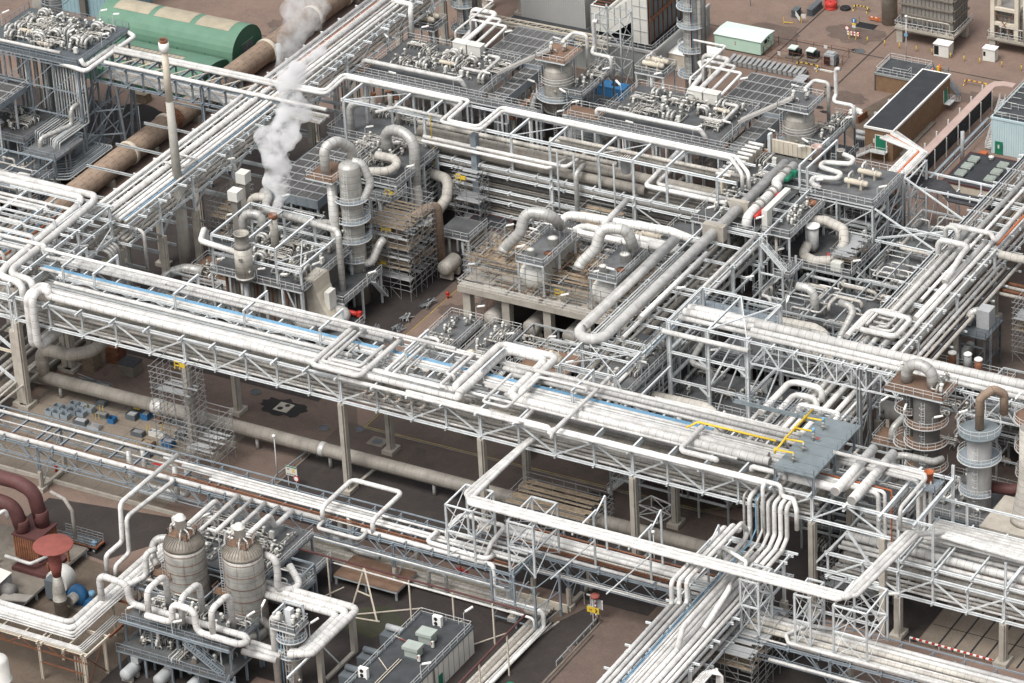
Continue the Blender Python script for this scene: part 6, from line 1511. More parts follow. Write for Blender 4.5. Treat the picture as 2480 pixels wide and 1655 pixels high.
# ================================================================== twin valve deck trains beyond the high rack
for dx,w in ((0.0,'the right valve deck'),(-47.5,'the left valve deck')):
 n0 = 'right' if dx == 0 else 'left'
 q = 'beside the open yard' if dx == 0 else 'below the plant hall'
 deck('grey valve deck crowded with white pipework %s' % q,dx-10.6,50.6,dx+13.2,66.0,15.0,'deck','lbr',True,0,nx=4,ny=3)
 deck('long railed walkway along the high rack %s' % q,dx-16.5,48.4,dx+(20 if dx == 0 else 26),50.4,15.0,'deck','fb',True,0,nx=6,ny=1,name='walkway')
 deck('rust brown landing next to the valve deck %s' % q,dx-17.6,50.6,dx-10.8,54.4,15.0,'rustdeck','lb',True,0)
 scatter(w,dx-9,53.5,dx+12.5,65.2,15.0,[('loop',6),('stand',10),('riser',3),('rack',5),('box',3),('drum',1)],31+int(dx),2.3)
 tb('long white header pipe lying along the front of %s' % w,[(dx-11.5,52.0,15.2),(dx-11.5,52.0,16.6),(dx+8.6,52.0,16.6),(dx+9.8,52.0,15.1)],0.42)
 tb('white pipe bending back across %s' % w,[(dx+6,57,16.2),(dx+10.5,57,16.2),(dx+10.5,63,16.4),(dx+8,63,16.4)],0.3)
 for k in range(2): b = B('offwhite'); b.box(dx+0.4+k*3.0,63.4,15.4,dx+3.1+k*3.0,65.0,17.4); b.box(dx+0.3+k*3.0,63.3,17.4,dx+3.2+k*3.0,65.1,17.5); b.mat('grey_steel').box(dx+0.6+k*3,63.6,15.0,dx+2.9+k*3,64.8,15.39); b.make('cubicle',label='%s pale steel cubicle at the back of %s' % (ORD[k],w),cat='cubicle')
 for k in range(3): tb('%s white pipe running from the cubicles of %s towards the column' % (ORD[k],w),[(dx+1.2+k*2.2,65,16.2),(dx+1.2+k*2.2,78-k*2,16.8),(dx-4+k,78-k*2,16.8),(dx-4+k,78-k*2,11)],(0.45,0.3,0.26)[k])
 tb('white hoop pipe standing over the back of %s' % w,[(dx-0.5,66,15),(dx-0.5,66,18.2),(dx-0.5,80,18.2),(dx-7,80,18.2)],0.2)
 cooler('long grey air cooler deck with gridded bays %s' % q,dx+4.8,66.6,dx+16.5,79.5,14.2,0,(9,4))
 cooler('narrow grey air cooler strip beside the pale vessel %s' % q,dx+13.5,51.0,dx+16.5,66.2,13.6,0,(2,7))
 b = B('rust'); b.box(dx+16.8,54,9.6,dx+17.8,72,10.6); b.mat('ivory')
 for k in range(7): b.box(dx+16.7,55+k*2.5,9.4,dx+17.9,55.3+k*2.5,10.8)
 b.bar((dx+17.3,55,0),(dx+17.3,55,9.4),0.3).bar((dx+17.3,70,0),(dx+17.3,70,9.4),0.3); b.make('fan_beam',label='rusty fan drive beam along the cooler strip %s' % q,cat='beam')
 # pale vessel with railed top platform
 vx,vy = dx+21.9,63.5
 t = tower('pale streaked vessel with a railed square top platform %s' % q,vx,vy,2.6,8.4,17.6,'rusty_vessel',[(11.4,4.1,0,360)],('towerdark',8.3),'vessel','vessel',ladder=False)
 b = B('rail'); b.ladder((vx+0.6,vy-2.9,0),(vx+0.6,vy-2.9,11.4),0.6); b.ladder((vx-2.2,vy-2.6,11.4),(vx-2.2,vy-2.6,19.4),0.6); b.stair((vx-4.6,vy-4.6,7),(vx-3.4,vy-2.6,11.3),0.8); b.make('ladder',t)
 b = B('rail')
 for h in (0.2,0.75,1.3): b.ring((vx,vy,14.2+h),3.2,0.07,12,-pi*0.75,0)
 b.make('upper_hoop',t)
 t = deck('square railed platform on top of the pale vessel %s' % q,vx-2.6,vy-3.3,vx+3.3,vy+3.4,19.4,'rustdeck' if dx else 'deck','fblr',False,17.6,railm='rail')
 b = B('grey_steel'); b.bar((vx-1.8,vy-1.8,16.8),(vx-1.8,vy-1.8,19),0.2).bar((vx+1.8,vy-1.8,16.8),(vx+1.8,vy-1.8,19),0.2).bar((vx+1.8,vy+1.8,16.8),(vx+1.8,vy+1.8,19),0.2); b.make('post',t)
 gear('stand','the top platform of the vessel %s' % q,[(vx-0.8,vy-0.4,19.4),(vx+0.9,vy+0.8,19.4,90)])
 b = B('white_clad'); p0 = V((dx+13.0,58.4,16.2)); p1 = V((vx-0.6,vy-1.4,20.6))
 b.bar(p0+V((0,0.55,0)),p1+V((0,0.55,0)),0.34,0.5); b.bar(p0-V((0,0.55,0)),p1-V((0,0.55,0)),0.34,0.5); b.mat('grey_steel').bar(p0+V((0,0,-0.1)),p1+V((0,0,-0.1)),0.9,0.12); b.make('sloping_duct',label='pale twin duct sloping up to the vessel top %s' % q,cat='duct')
 tb('white pipe stepping down behind the vessel %s' % q,[V((vx+2.6,vy+5.5,24)) if False else (vx+4.3,vy+7.5,23.0),(vx+3.4,vy+7.5,23.0),(vx+3.4,vy+7.5,18.0),(vx+3.4,vy+6.2,17.2),(vx+7.4,vy+6.2,17.2),(vx+7.4,vy+6.2,13)],0.36,bend=1.0)
 tb('second white pipe stepping down behind the vessel %s' % q,[(vx-0.5,vy+3,20.2),(vx-0.5,vy+7,20.2),(vx+2.2,vy+7,20.2),(vx+2.2,vy+7,13)],0.34,bend=1.0)
 deck('two storey railed platform right of the pale vessel %s' % q,vx+2.2,vy-3.0,vx+6.4,vy+9.5,13.2,'deck','fbr',True,0,nx=1,ny=3,legm='galv')
 deck('lower grated floor right of the pale vessel %s' % q,vx+1.6,vy-3.6,vx+7.0,vy+9.0,7.6,'deck','fr',False,0,nx=1,ny=3,legm='galv')
 scatter('the vessel side platform %s' % q,vx+2.2,vy-2,vx+6.4,vy+9,13.2,[('stand',4),('rack',1)],77+int(dx),2.2)
 # tall column
 tower('tall silver column with stacked ring platforms %s' % q,dx-10.2,85.6,1.55,4,40,'stainless',[(8.6,2.8,150,400),(13.6,2.7,120,330),(18.4,2.7,200,420),(22,2.7,100,300),(25.5,2.7,200,420)],('towerdark',3.9),dome=False)
 for k,(o,r,m) in enumerate(((1.9,0.42,'alu_clad'),(2.75,0.4,'towerdark'),(0.6,0.09,'redcap'),(0.9,0.09,'bluepipe'))):
  tb('%s pipe clipped to the tall silver column %s' % (('fat grey','fat dark','thin red','thin blue')[k],q),[(dx-10.2+o,85.6-(0.6 if k < 2 else 1.5),6),(dx-10.2+o,85.6-(0.6 if k < 2 else 1.5),38)],r,m)
 tb('white S bent pipe at the foot of the tall column %s' % q,[(dx-8,84,12),(dx-6.5,83,10.5),(dx-6.5,77,9.6),(dx-6.5,76,8)],0.5)
 deck('small railed landing beside the tall column %s' % q,dx-16,74,dx-10,79,13,'deck','fblr',True,0)
 gear('drum','the landing by the tall column %s' % q,[(dx-13,75.8,13),(dx-13,77.6,13)])
 gear('lamp','the valve train %s' % q,[(dx-16,50.6,15,20),(dx-2,48.2,15,200),(dx+8,50.5,15,30),(dx+13.3,55,15,200),(dx+17,74,14,200),(dx+6,72,14.2,20),(vx-3.4,vy-2,11.4,190),(vx+3.6,vy-3.5,11.4,170),(vx+6.5,vy+4,13.2,20),(vx+2,vy-5,8,20),(vx+6.6,vy+9,13.2,200),(dx-11,60,15,150),(dx-8,66.2,15,20)])
 # shadowy plant under the decks
 for k in range(7):
  random.seed(k+int(dx)); x = dx-10+k*3.4; tb('%s pale pipe in the shade under %s' % (ORD[k],w),[(x,51.5,random.uniform(3,12)),(x,66,random.uniform(3,12))],random.choice((0.25,0.35,0.5)),'old_clad')
deck('long blue grey plant floor between the two vessels',-20,54,-12,68,8.4,'deck','fblr',True,0)
# ================================================================== unit between left rack and the long middle rack
cooler('large dark gridded air cooler beside the steam plume',-52.6,8.0,-41.6,29.6,13.2,0,(5,9))
deck('railed deck with arched pipes behind the rusty column',-41.2,15.2,-30.2,29.6,15.2,'deck','fblr',True,0,nx=2,ny=3)
deck('small lower landing at the corner of the arched pipe deck',-34.6,12.6,-29.4,17.4,13.6,'deck','fr',True,0)
scatter('the arched pipe deck',-41,19,-33,29,15.2,[('loop',2),('stand',5),('rack',3),('riser',1)],5,2.4)
scatter('the edge of the gridded cooler',-44.6,22,-41,29.6,15.0,[('rack',2),('stand',3)],6,2.2)
deck('deck with small vents and pipes left of the high rack',-54,31,-34,44,13.2,'deck','fl',True,0,nx=4,ny=2)
scatter('the deck left of the high rack',-53,38,-35,43.5,13.2,[('loop',3),('stand',6),('rack',3),('fins',1)],9,2.4)
for k,(x,y) in enumerate(((-49,39),(-46.5,40.5),(-43.5,38))):
 b = B('old_clad'); b.cyl((x,y,13.2),0.42,4.4+k*0.4,12); b.mat('rust').lathe((x,y,17.6+k*0.4),[(0.5,0),(0.5,0.4),(0.4,0.42),(0.38,0)],12); b.make('vent_stack',label='%s short rust topped vent stack on the deck left of the high rack' % ORD[k],cat='vent')
tb('fat pale pipe bending down on the left of the high rack',[(-45,41,18.4),(-33,41,18.4),(-33,41,12)],0.62,'alu_clad')
tb('fat white bend dropping beside the steam plume',[(-46.5,34,18.8),(-49.8,32.5,18.8),(-49.8,32.5,10)],0.7,'alu_clad')
tb('slim white pipe bending down on the deck left of the high rack',[(-45,37,17),(-38.6,37,17),(-38.6,37,13.4)],0.32)
# two tall columns of that unit
t = tower('tall white rust streaked column standing by the scaffold',-30.3,1.4,1.85,5,26.2,'stainless',[(8.6,2.9,150,330),(12.2,2.9,250,420),(15.8,2.9,250,430),(19.6,2.9,230,420)],('concrete',5))
deck('rusty railed platform at the head of the white column',-37.2,-1.6,-31.9,5.0,23.4,'rustdeck','fblr',False,22)
tb('fat ribbed white downcomer pipe left of the white column',[(-34.6,0.8,23.0),(-34.6,0.8,28.4),(-33.6,3.4,28.6),(-32.6,6.0,26.2),(-32.6,6.2,22)],0.85,'alu_clad',1.2)
tb('tall fat grey downcomer on the near side of the white column',[(-33.4,0.4,23.2),(-33.4,0.4,8.4),(-36.4,-0.6,7.6)],0.85,'alu_clad')
tb('ribbed bend hugging the right of the white column',[(-30.3,2.4,25.8),(-28.8,3.0,25.6),(-27.4,3.2,22),(-28.2,2.0,19.4),(-30,1.6,19)],0.72,'alu_clad',1.4)
tb('ribbed elbow leaving the foot of the white column',[(-30,1.6,7.4),(-27.6,1.6,7.4),(-26.8,3.6,10.6),(-26.5,4.5,11)],0.7,'alu_clad',1.2)
tb('rusty fat U bend on the arched pipe deck',[(-37,20.2,17.2),(-32.4,20.2,17.2),(-31.8,16.8,16.8),(-35.6,15.8,16.4),(-37.4,15.6,16)],0.75,'old_clad',1.3)
pts = [V((-37.6,24.6,15.3)),V((-37.6,24.6,18))]
for i in range(9): a = pi-pi*i/8; pts.append(V((-34.2+cos(a)*3.4,24.6-0.25*i,18.2+sin(a)*2.6)))
pts += [V((-30.8,22.4,16)),V((-30.8,22.4,2.5))]
tb('great ribbed white arch pipe on the arched pipe deck',pts,0.95,'alu_clad',0)
tb('fat pale U pipe hanging below the arched pipe deck',[(-30.8,22.2,12),(-30.2,21.4,5.8),(-28.2,20.4,4.9),(-26.2,24.5,9),(-27,27,11.4),(-31.8,27.6,11.4)],0.95,'old_clad',1.1)
tb('brown fat elbow pipe standing in front of the scaffold tower',[(-25.6,6.0,12.0),(-23.0,13.8,13.2),(-22.2,14.8,13.0),(-22.2,14.8,2)],0.95,'brown_lag',1.2)
hx('small round ended drum behind the scaffold tower',-20.2,14.5,2.6,3.6,1.35,'y','rusty_vessel')
deck('railed landing behind the brown elbow pipe',-24,17,-17.6,23.5,6.6,'deck','fr',True,0)
t = building('local_panel_house','small pale panel house with a black roof behind the landing',-22.5,23.8,-15.5,28.4,5.2,'ivory','flatroof','maroon',0.12)
b = B('tealclad'); b.box(-15.46,24.6,0.1,-15.4,26,2.4); b.make('door',t)
tb('fat white pipe from the cooler to the grey downcomer',[(-49,2.8,16.0),(-47.0,2.0,16.0),(-46.6,-1.0,15.0),(-36.4,-1.2,14.6),(-33.6,0.4,14.4)],0.75,'alu_clad',1.2)
# scaffold tower
scaffold('big scaffold tower wrapped round the column in the middle left',-29.8,4.6,-22.0,13.4,0,15.4,1.9,1.9,(2,3,4,5,6,7),dens=0.95)
scaffold('narrow scaffold tower climbing the high rack column',-25.2,25.6,-20.4,29.0,0,13,2.2,2.0,(2,4,6))
for k,(x,y,z) in enumerate(((-31.5,13.6,13.6),(-27.2,5.0,12.0),(-28.6,4.9,5.2),(-24.6,25.4,12.4),(-29.4,-53.4,16.2),(71.2,-66.2,9.6),(72.6,-66.6,4.4),(8.0,1.2,9.8))):
 b = B('yellow'); b.bar((x,y,z),(x,y,z+1.3),0.14).bar((x+0.9,y,z),(x+0.9,y,z+1.3),0.14).bar((x,y,z+1.3),(x+0.9,y,z+1.3),0.14).bar((x,y,z+0.65),(x+0.9,y,z+0.65),0.14); b.box(x+1.0,y-0.04,z+0.5,x+1.9,y+0.04,z+1.2)
 b.make('ladder_gate',label='%s yellow safety gate on a scaffold, counted from the left of the picture' % ORD[(1,3,2,4,0,6,7,5)[k]],cat='gate')
# furnace unit with the two waste heat stacks and the concrete chute
t = thing('furnace',(-38,-10,0),'grey corrugated furnace casing under the railed service deck','furnace')
b = B('duct_clad'); b.box(-46,-14.6,0,-31,-2,10.6); b.make('casing',t)
b = B('rust'); n = 20
for i in range(n): x = -45.8+i*0.74; b.mat(('rust','darkcon','old_clad','darkcon')[i % 4]).box(x,-14.72,0.4,x+0.3,-14.603,10.2)
b.make('panel',t)
deck('railed service deck round the top of the corrugated furnace',-47.6,-16.6,-29.6,-0.6,11.0,'deck','fblr',True,0,nx=5,ny=2)
FRM = [(-47,-16),(-40.5,-16),(-34.5,-16),(-29.8,-16),(-47,-4),(-40.5,-4),(-34.5,-4),(-29.8,-4)]
t = thing('service_gantry',(-38,-10,11),'white steel service frame standing over the furnace deck','frame')
for x,y in FRM: b = B('white_steel'); b.ibeam((x,y,11),(x,y,17.4 if x < -33 else 15),0.34,0.34); b.make('post',t)
b = B('white_steel')
for z,xs in ((17.5,-34.5),(14.2,-29.8)):
 for y in (-16,-4): b.ibeam((-47,y,z),(xs,y,z),0.3,0.36)
for x in (-47,-40.5,-34.5): b.ibeam((x,-16,17.5),(x,-4,17.5),0.3,0.36)
b.ibeam((-29.8,-16,15.1),(-29.8,-4,15.1),0.3,0.36).ibeam((-34.5,-16,15.1),(-29.8,-16,15.1),0.3,0.36).ibeam((-34.5,-8,15.1),(-29.8,-8,15.1),0.3,0.36).bar((-34.5,-16,15.1),(-29.8,-8,15.1),0.16).bar((-34.5,-8,15.1),(-29.8,-16,15.1),0.16)
b.bar((-29.8,-16,3),(-33,-16,10.6),0.2).bar((-29.8,-16,0),(-29.8,-16,11),0.3).bar((-33.5,-16.4,0),(-33.5,-16.4,11),0.3); b.make('beam',t)
scatter('the furnace service deck',-46.5,-14.5,-30,-2,11.0,[('riser',4),('rack',4),('stand',7),('loop',3),('box',2)],15,2.4)
t = tower('squat banded steam stack with a dark open rusty top',-39.8,-17.6,1.5,12,17.6,'rusty_vessel',(),('alu_clad',0.4),'steam_stack','stack',False,False)
b = B('rusty_vessel'); b.lathe((-39.8,-17.6,17.61),[(1.5,0),(1.2,0.5),(1.2,2.4),(1.3,2.42),(1.3,2.6),(1.1,2.6),(1.05,1.2)],24); b.make('upper_drum',t)
b = B('rust'); b.cyl((-39.8,-17.6,19.0),1.02,0.1,20); b.mat('black').cyl((-39.8,-17.6,19.11),0.7,0.02,16); b.make('rusty_liner',t)
b = B('grey_steel'); b.cyl((-39.8,-17.6,0),0.4,12,10); b.make('support',t)
t = thing('steam_stack',(-40.6,-7,11),'short pale stack with a rusty cap giving off the main plume','stack')
b = B('rusty_vessel'); b.cyl((-40.6,-7,11),0.7,6.59,14); b.make('shell',t)
b = B('rust'); b.lathe((-40.6,-7,17.6),[(0.75,0),(0.78,0.7),(0.7,0.72),(0.66,0.3)],14); b.make('cap',t)
for k,(x,y,z,h) in enumerate(((-52.6,2.6,17.2,1.9),(-50.6,-3.0,17.0,1.8))):
 b = B('offwhite'); b.box(x-0.95,y-0.95,z,x+0.95,y+0.95,z+h); b.make('box_silencer',label='%s white cube silencer on a post near the plume' % ('far','near')[k],cat='silencer')
 b = B('old_clad'); b.box(x-0.6,y-0.6,0,x+0.6,y+0.6,z-0.01); b.make('riser_duct',label='square duct carrying the %s white cube silencer' % ('far','near')[k],cat='duct')
 tb('fat ribbed elbow pipe beside the %s white cube silencer' % ('far','near')[k],[(x+2.0,y-1.4,9),(x+2.0,y-1.4,15.6),(x+5.6,y-0.8,15.6),(x+5.6,y-0.8,13)],0.75,'old_clad' if k == 0 else 'alu_clad',1.3)
tb('white pipe from the chimney deck to the banded steam stack',[(-50.8,-12,13),(-50.8,-12.4,16.2),(-48.8,-16.6,16.2),(-41,-17.2,16.0)],0.5,'white_clad',1.2)
tb('white pipe running over the furnace deck and down its right side',[(-40,-4.6,17.2),(-29.2,-5.4,17),(-28.4,-6.2,16.6),(-28.4,-6.2,2)],0.55,'alu_clad',1.4)
t = thing('chute',(-28,-10,0),'sloping beige concrete chute at the right of the furnace','chute')
b = B('concrete')
prof = [(-13.6,0),(-13.6,3.2),(-12.0,4.2),(-10.8,6.0),(-10.0,8.4),(-9.6,11.0),(-7.4,11.0),(-6.8,0)]
k = len(b.v); b.v += [V((x,-13.2,z)) for x,z in [(-34,0),(-24.6,0),(-24.8,2.6),(-26.4,4.2),(-28.0,6.6),(-29.0,9.0),(-29.2,11.4),(-31.4,11.4),(-33,8)]]; n = len(b.v)-k
b.face(tuple(range(k,k+n))); b.v += [p+V((0,4.2,0)) for p in b.v[k:k+n]]; b.face(tuple(range(k+2*n-1,k+n-1,-1)))
for i in range(n): j = (i+1) % n; b.face((k+i,k+n+i,k+n+j,k+j))
b.make('body',t)
b = B('ivory'); P9 = [(-24.8,2.6),(-26.4,4.2),(-28.0,6.6),(-29.0,9.0),(-29.2,11.4)]
for (xa,za),(xb,zb_) in zip(P9,P9[1:]): b.poly([(xa+0.05,-13.3,za+0.05),(xa+0.05,-8.9,za+0.05),(xb+0.05,-8.9,zb_+0.05),(xb+0.05,-13.3,zb_+0.05)],0.1)
b.mat('offwhite').box(-28.2,-12.2,5.8,-27.2,-10.2,9.0); b.make('lining',t)
deck('railed ladder deck right of the concrete chute',-33,-9.8,-26.0,2.6,6.2,'deck','fr',True,0,nx=1,ny=2)
b = B('rail'); b.stair((-26.0,3.0,1.0),(-25.6,-1.2,6.0),0.9); b.make('stair',label='white steel stair beside the ladder deck and the scaffold',cat='stair')
deck('low railed deck with a red pump behind the middle rack',-31,-17.8,-22.6,-9.0,3.4,'deck','fr',True,0,nx=2,ny=2)
tb('fat ribbed U bend on the low deck behind the middle rack',[(-29,-10.6,5.0),(-25.4,-10.2,5.0),(-24.4,-12.4,5.0),(-26.6,-16.2,5.0),(-31,-16.6,5.0)],0.85,'alu_clad',1.1)
b = B('red'); b.lathe((-26.4,-9.6,4.6),[(0.2,0),(0.42,0.05),(0.42,2.6),(0.2,2.7)],10,'x'); b.box(-23.6,-9.9,4.2,-22.9,-9.2,5.1); b.make('actuator',label='bright red cylinder actuator on the low deck behind the middle rack',cat='actuator')
# chimney
t = thing('chimney',(-61.3,-5.8,0),'very tall slim grey chimney with a rust stained top','chimney')
cx,cy = -61.0,-4.6
b = B('chimney'); b.lathe((cx,cy,0),[(1.05,0),(1.02,9),(0.94,18.4)],20); b.make('lower_shell',t)
b = B('chimney'); b.lathe((cx,cy,18.4),[(0.8,0),(0.74,8),(0.66,15.6)],20); b.make('middle_shell',t)
b = B('ivory'); b.lathe((cx,cy,34.0),[(0.64,0),(0.56,9.2)],20); b.make('rusty_shell',t)
b = B('lamp_white'); b.lathe((cx,cy,43.2),[(0.58,0),(0.86,0.1),(0.88,1.6),(0.75,1.62)],20); b.mat('rust').lathe((cx,cy,44.3),[(0.72,0),(0.72,1.1),(0.6,1.12),(0.55,0.6)],18); b.mat('black').cyl((cx,cy,45.1),0.5,0.05,14); b.make('cap',t)
deck('small scaffolded pump deck at the foot of the chimney',-57.5,-11,-48.5,-3,4.6,'rustdeck','fblr',True,0)
scatter('the pump deck below the chimney',-57,-10,-49,-3.5,4.6,[('pump',2),('rack',1),('drum',1)],3,2.4)
tb('fat white bend leaving the foot of the chimney',[(-60.0,-17,2.2),(-59.6,-12,5.2),(-57.6,-9.4,5.4),(-54,-9.4,5.4)],0.9,'alu_clad',1.1)
tb('fat white pipe stub behind the main rack below the furnace',[(-51,-10,4),(-46.2,-10,4)],1.0,'alu_clad')
gear('lamp','the furnace and scaffold area',[(-53,-3,11,20),(-46,-16.8,11,20),(-38,-16.8,11,10),(-33.6,-16.7,11,0),(-30.5,-12,11,40),(-47,5,12,20),(-41.6,12,13,0),(-35,4,14,10),(-30,18,15,20),(-42,31,13.2,20),(-46,31,13.2,10),(-25.6,-3,6,30),(-38,30,15.2,200)])
tb('thin yellow pipe dropping from the high rack top',[(-36,29.2,22),(-31.4,29.2,22),(-31.2,29.0,22),(-31.2,29,11)],0.1,'yellow')
tb('white elbow joining the yellow line to the arched deck',[(-40.5,26.2,21.9),(-38,29.4,21.9),(-29,29.2,21.9)],0.3)
# far left unit under the truss bridge
deck('blue grey upper deck crowded with white pipework, top left',-122,22.0,-99.8,38.5,21.0,'slate','fblr',True,0,nx=4,ny=3,legm='galv',railm='galv',brace=True)
scatter('the top left deck',-120,24,-101,38,21.0,[('riser',8),('loop',8),('rack',9),('stand',12),('drum',3),('box',4)],41,2.1)
gear('lamp','the top left deck',[(-118,38,21,30),(-112,33,21,60),(-106,28,21,60),(-103,38,21,0),(-106,38.3,21,10),(-100,30,21,20),(-122,30,21,45)])
tb('white pipe edging the right side of the top left deck',[(-104,22.6,20.4),(-98.2,21.6,20.4),(-97.8,22.4,20.4),(-97.8,37,20.4),(-101,38.6,20.4)],0.42)
tb('second white pipe edging the top left deck',[(-99.6,22.8,22),(-98.9,22.8,20.6),(-98.7,32,20.6)],0.4)
tb('long white pipe along the front rail of the top left deck',[(-122,23.0,22.2),(-104,23.0,22.2)],0.3)
t = thing('access_tower',(-121,40,0),'concrete and steel access tower with curved railings at the left edge','tower')
b = B('towerdark'); b.cyl((-117.5,40.5,0),1.2,30,18); b.make('shell',t)
b = B('galv')
for z in (18,22.5,26): b.ring((-117.5,40.5,z),2.6,0.14,18); b.ring((-117.5,40.5,z+1.1),2.6,0.07,18); b.ring((-117.5,40.5,z+0.55),2.6,0.06,18)
b.make('ring_platform',t)
b = B('concrete'); b.box(-122,39.5,0,-120,42,30); b.make('pier',t)
cooler('dark gridded cooler deck below the top left deck',-126,13.6,-112.2,24.4,14.2,0,(3,4),'fr',1.0)
deck('railed lower floor of the left unit',-120,15,-108.2,26.5,7.2,'deck','fr',True,0,legm='galv',railm='galv')
deck('small instrument landing with hanging pipes in the left unit',-106,11,-98.6,20,7.6,'deck','fblr',True,0,legm='galv',railm='galv')
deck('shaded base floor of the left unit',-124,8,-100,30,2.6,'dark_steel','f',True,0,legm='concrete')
scatter('the lower floor of the left unit',-119,16,-109,26,7.2,[('pump',2),('rack',2),('stand',4)],44,2.4)
for k in range(12):
 x = -106.6+k*0.62; tb('%s of the vertical pipes dropping below the top left deck' % ORD[k],[(x,23.4,20),(x,23.4,9),(x-0.4,17-k*0.2,8.8),(x-0.4,16.4-k*0.2,6)],(0.1,0.13,0.16)[k % 3] if k != 9 else 0.36,'alu_clad' if k % 3 == 1 else 'grey_steel')
for k in range(6):
 x = -118+k*1.9; tb('%s pale riser behind the gridded cooler of the left unit' % ORD[k],[(x,26,20),(x,26,3)],(0.2,0.26,0.3)[k % 3],'grey_steel' if k % 3 else 'old_clad')
tb('bent grey pipe hanging from the left unit, upper end',[(-101.5,25,12.5),(-101.6,21,12.5),(-101.6,20.8,9.4),(-104,14.2,9.2),(-104,14,6)],0.42,'alu_clad')
for k in range(8):
 x = -106-k*0.8; tb('%s of the low pipes curving out of the left unit' % ORD[k],[(-114+k*0.5,26,3.6),(-96.8-k*0.5,26,3.6),(-96.8-k*0.5,12+k,3.6),(-106,8+k*0.8,3.4)],0.16,'galv' if k % 2 else 'grey_steel',3)
t = thing('a_frame',(-100,28,0),'tall blue grey A frame leg at the near end of the truss bridge','trestle')
for p,q in (((-104,25.6,0),(-99.5,25.6,16.4)),((-94.6,25.6,16.4),(-96.8,30,0)),((-104,31,0),(-99,31,16.4)),((-95,31,16.4),(-97.6,32.6,0))): b = B('galv'); b.ibeam(p,q,0.4,0.45); b.make('leg',t)
b = B('galv')
for z in (5,10): b.bar((-102.5+z*0.2,25.6,z),(-96.4+z*0.05,29,z),0.2); b.bar((-102.5+z*0.2,25.6,z),(-102.4+z*0.2,31,z),0.2)
b.bar((-103,25.6,3),(-95.5,27.2,12),0.16).bar((-96.6,29.5,3),(-100.5,25.6,13),0.16); b.make('brace',t)
for k in range(6): b = B('concrete'); x,y = ((-120,9),(-113,9.6),(-107,12.6),(-103.6,15.4),(-104,22),(-112,9))[k]; b.box(x-0.5,y-0.5,0,x+0.5,y+0.5,4.4); b.make('concrete_pier',label='%s short concrete pier at the foot of the left unit' % ORD[k],cat='pier')
for k in range(9): tb('%s thin line bundled on the ground left of the brown pipeline' % ORD[k],[(-112+k*0.6,-20,1.4),(-112+k*0.6,8,1.4)],0.13,'grey_steel')
lamp_post(-97.2,35,7.5,'thin grey lamp post on the wet ground by the brown pipeline',head=False)
# big brown pipeline
t = thing('pipeline',(-93,50,0),'huge brown lagged pipeline running beside the left rack','pipeline')
b = B('brown_lag'); b.tube([V((-94.0,-30,2.6)),V((-94.0,60,2.6)),V((-93.0,150,2.6))],2.15,28,0); b.make('shell',t)
b = B('ivory')
for y in (26,38,52,72,88,99): b.lathe((-94+max(0,(y-60)*0.011),y,2.6),[(2.3,0),(2.34,0.1),(2.34,0.7),(2.3,0.8)],28,'y')
b.make('band',t)
b = B('rust'); b.lathe((-94,39.5,2.6),[(2.18,0),(2.24,0.1),(2.24,1.2),(2.18,1.3)],24,'y')
for k in range(10): a = pi*0.05*k+0.2; b.bar((-94+cos(a)*2.3,38.8,2.6+sin(a)*2.3),(-94+cos(a)*2.3,41.4,2.6+sin(a)*2.3),0.16)
b.make('expansion_joint',t)
b = B('motor'); b.cyl((-90.2,71,0),0.55,5.2,14); b.make('vent',t)
b = B('concrete')
for y in range(-24,140,14): b.box(-96,y,0,-92,y+1.0,1.2)
b.make('saddle',t)
# low duct in front of the middle rack
t = thing('duct',(0,-44.5,0),'long dirty cream duct running low along the front of the middle rack','duct')
b = B('duct_clad'); b.tube([V((-52.6,-30,8.4)),V((-53.0,-43.5,8.4)),V((-55.4,-46.0,8.4)),V((-60.0,-46.4,8.4)),V((-61.0,-46.5,7.4)),V((-61.0,-46.5,3.2))],1.05,20,1.0); b.make('riser',t)
b = B('duct_clad'); b.tube([V((-62,-46.5,3.2)),V((70,-46.5,3.2))],1.12,20,0); b.make('shell',t)
b = B('alu_clad'); b.lathe((-39.6,-46.5,3.2),[(1.14,0),(1.26,0.1),(1.26,1.9),(1.14,2.0)],20,'x'); b.lathe((-8,-46.5,3.2),[(1.14,0),(1.2,0.1),(1.2,0.8),(1.14,0.9)],20,'x'); b.make('sleeve',t)
for x in (-58,-38.6,-20,-6.4,12.5,31,52): b = B('rust' if x == -38.6 else 'alu_clad'); b.cyl((x,-46.5,0),0.28,2.2,10); b.make('leg',t)
scaffold('scaffold with a sloping ramp wrapped round the low duct',27.5,-50.5,42,-43.0,0,5.2,2.2,1.7,(3,),dens=0.8)
t = scaffold('tall scaffold round the concrete column at the left',-33.0,-55.2,-26.8,-49.8,0,15.8,2.0,2.0,(6,),dens=0.7)
scaffold('lower scaffold beside the tall scaffold at the left',-26.4,-57.0,-21.6,-50.4,0,8.2,2.0,2.0,(2,),dens=0.5)
scaffold('dense scaffold under the cross rack at the bottom',73.6,-76,82,-62.5,0,8.0,2.2,2.0,(3,4))
scaffold('scaffold under the right end of the middle rack',80.4,-50,89,-42,0,8,2.2,2.0,(2,))
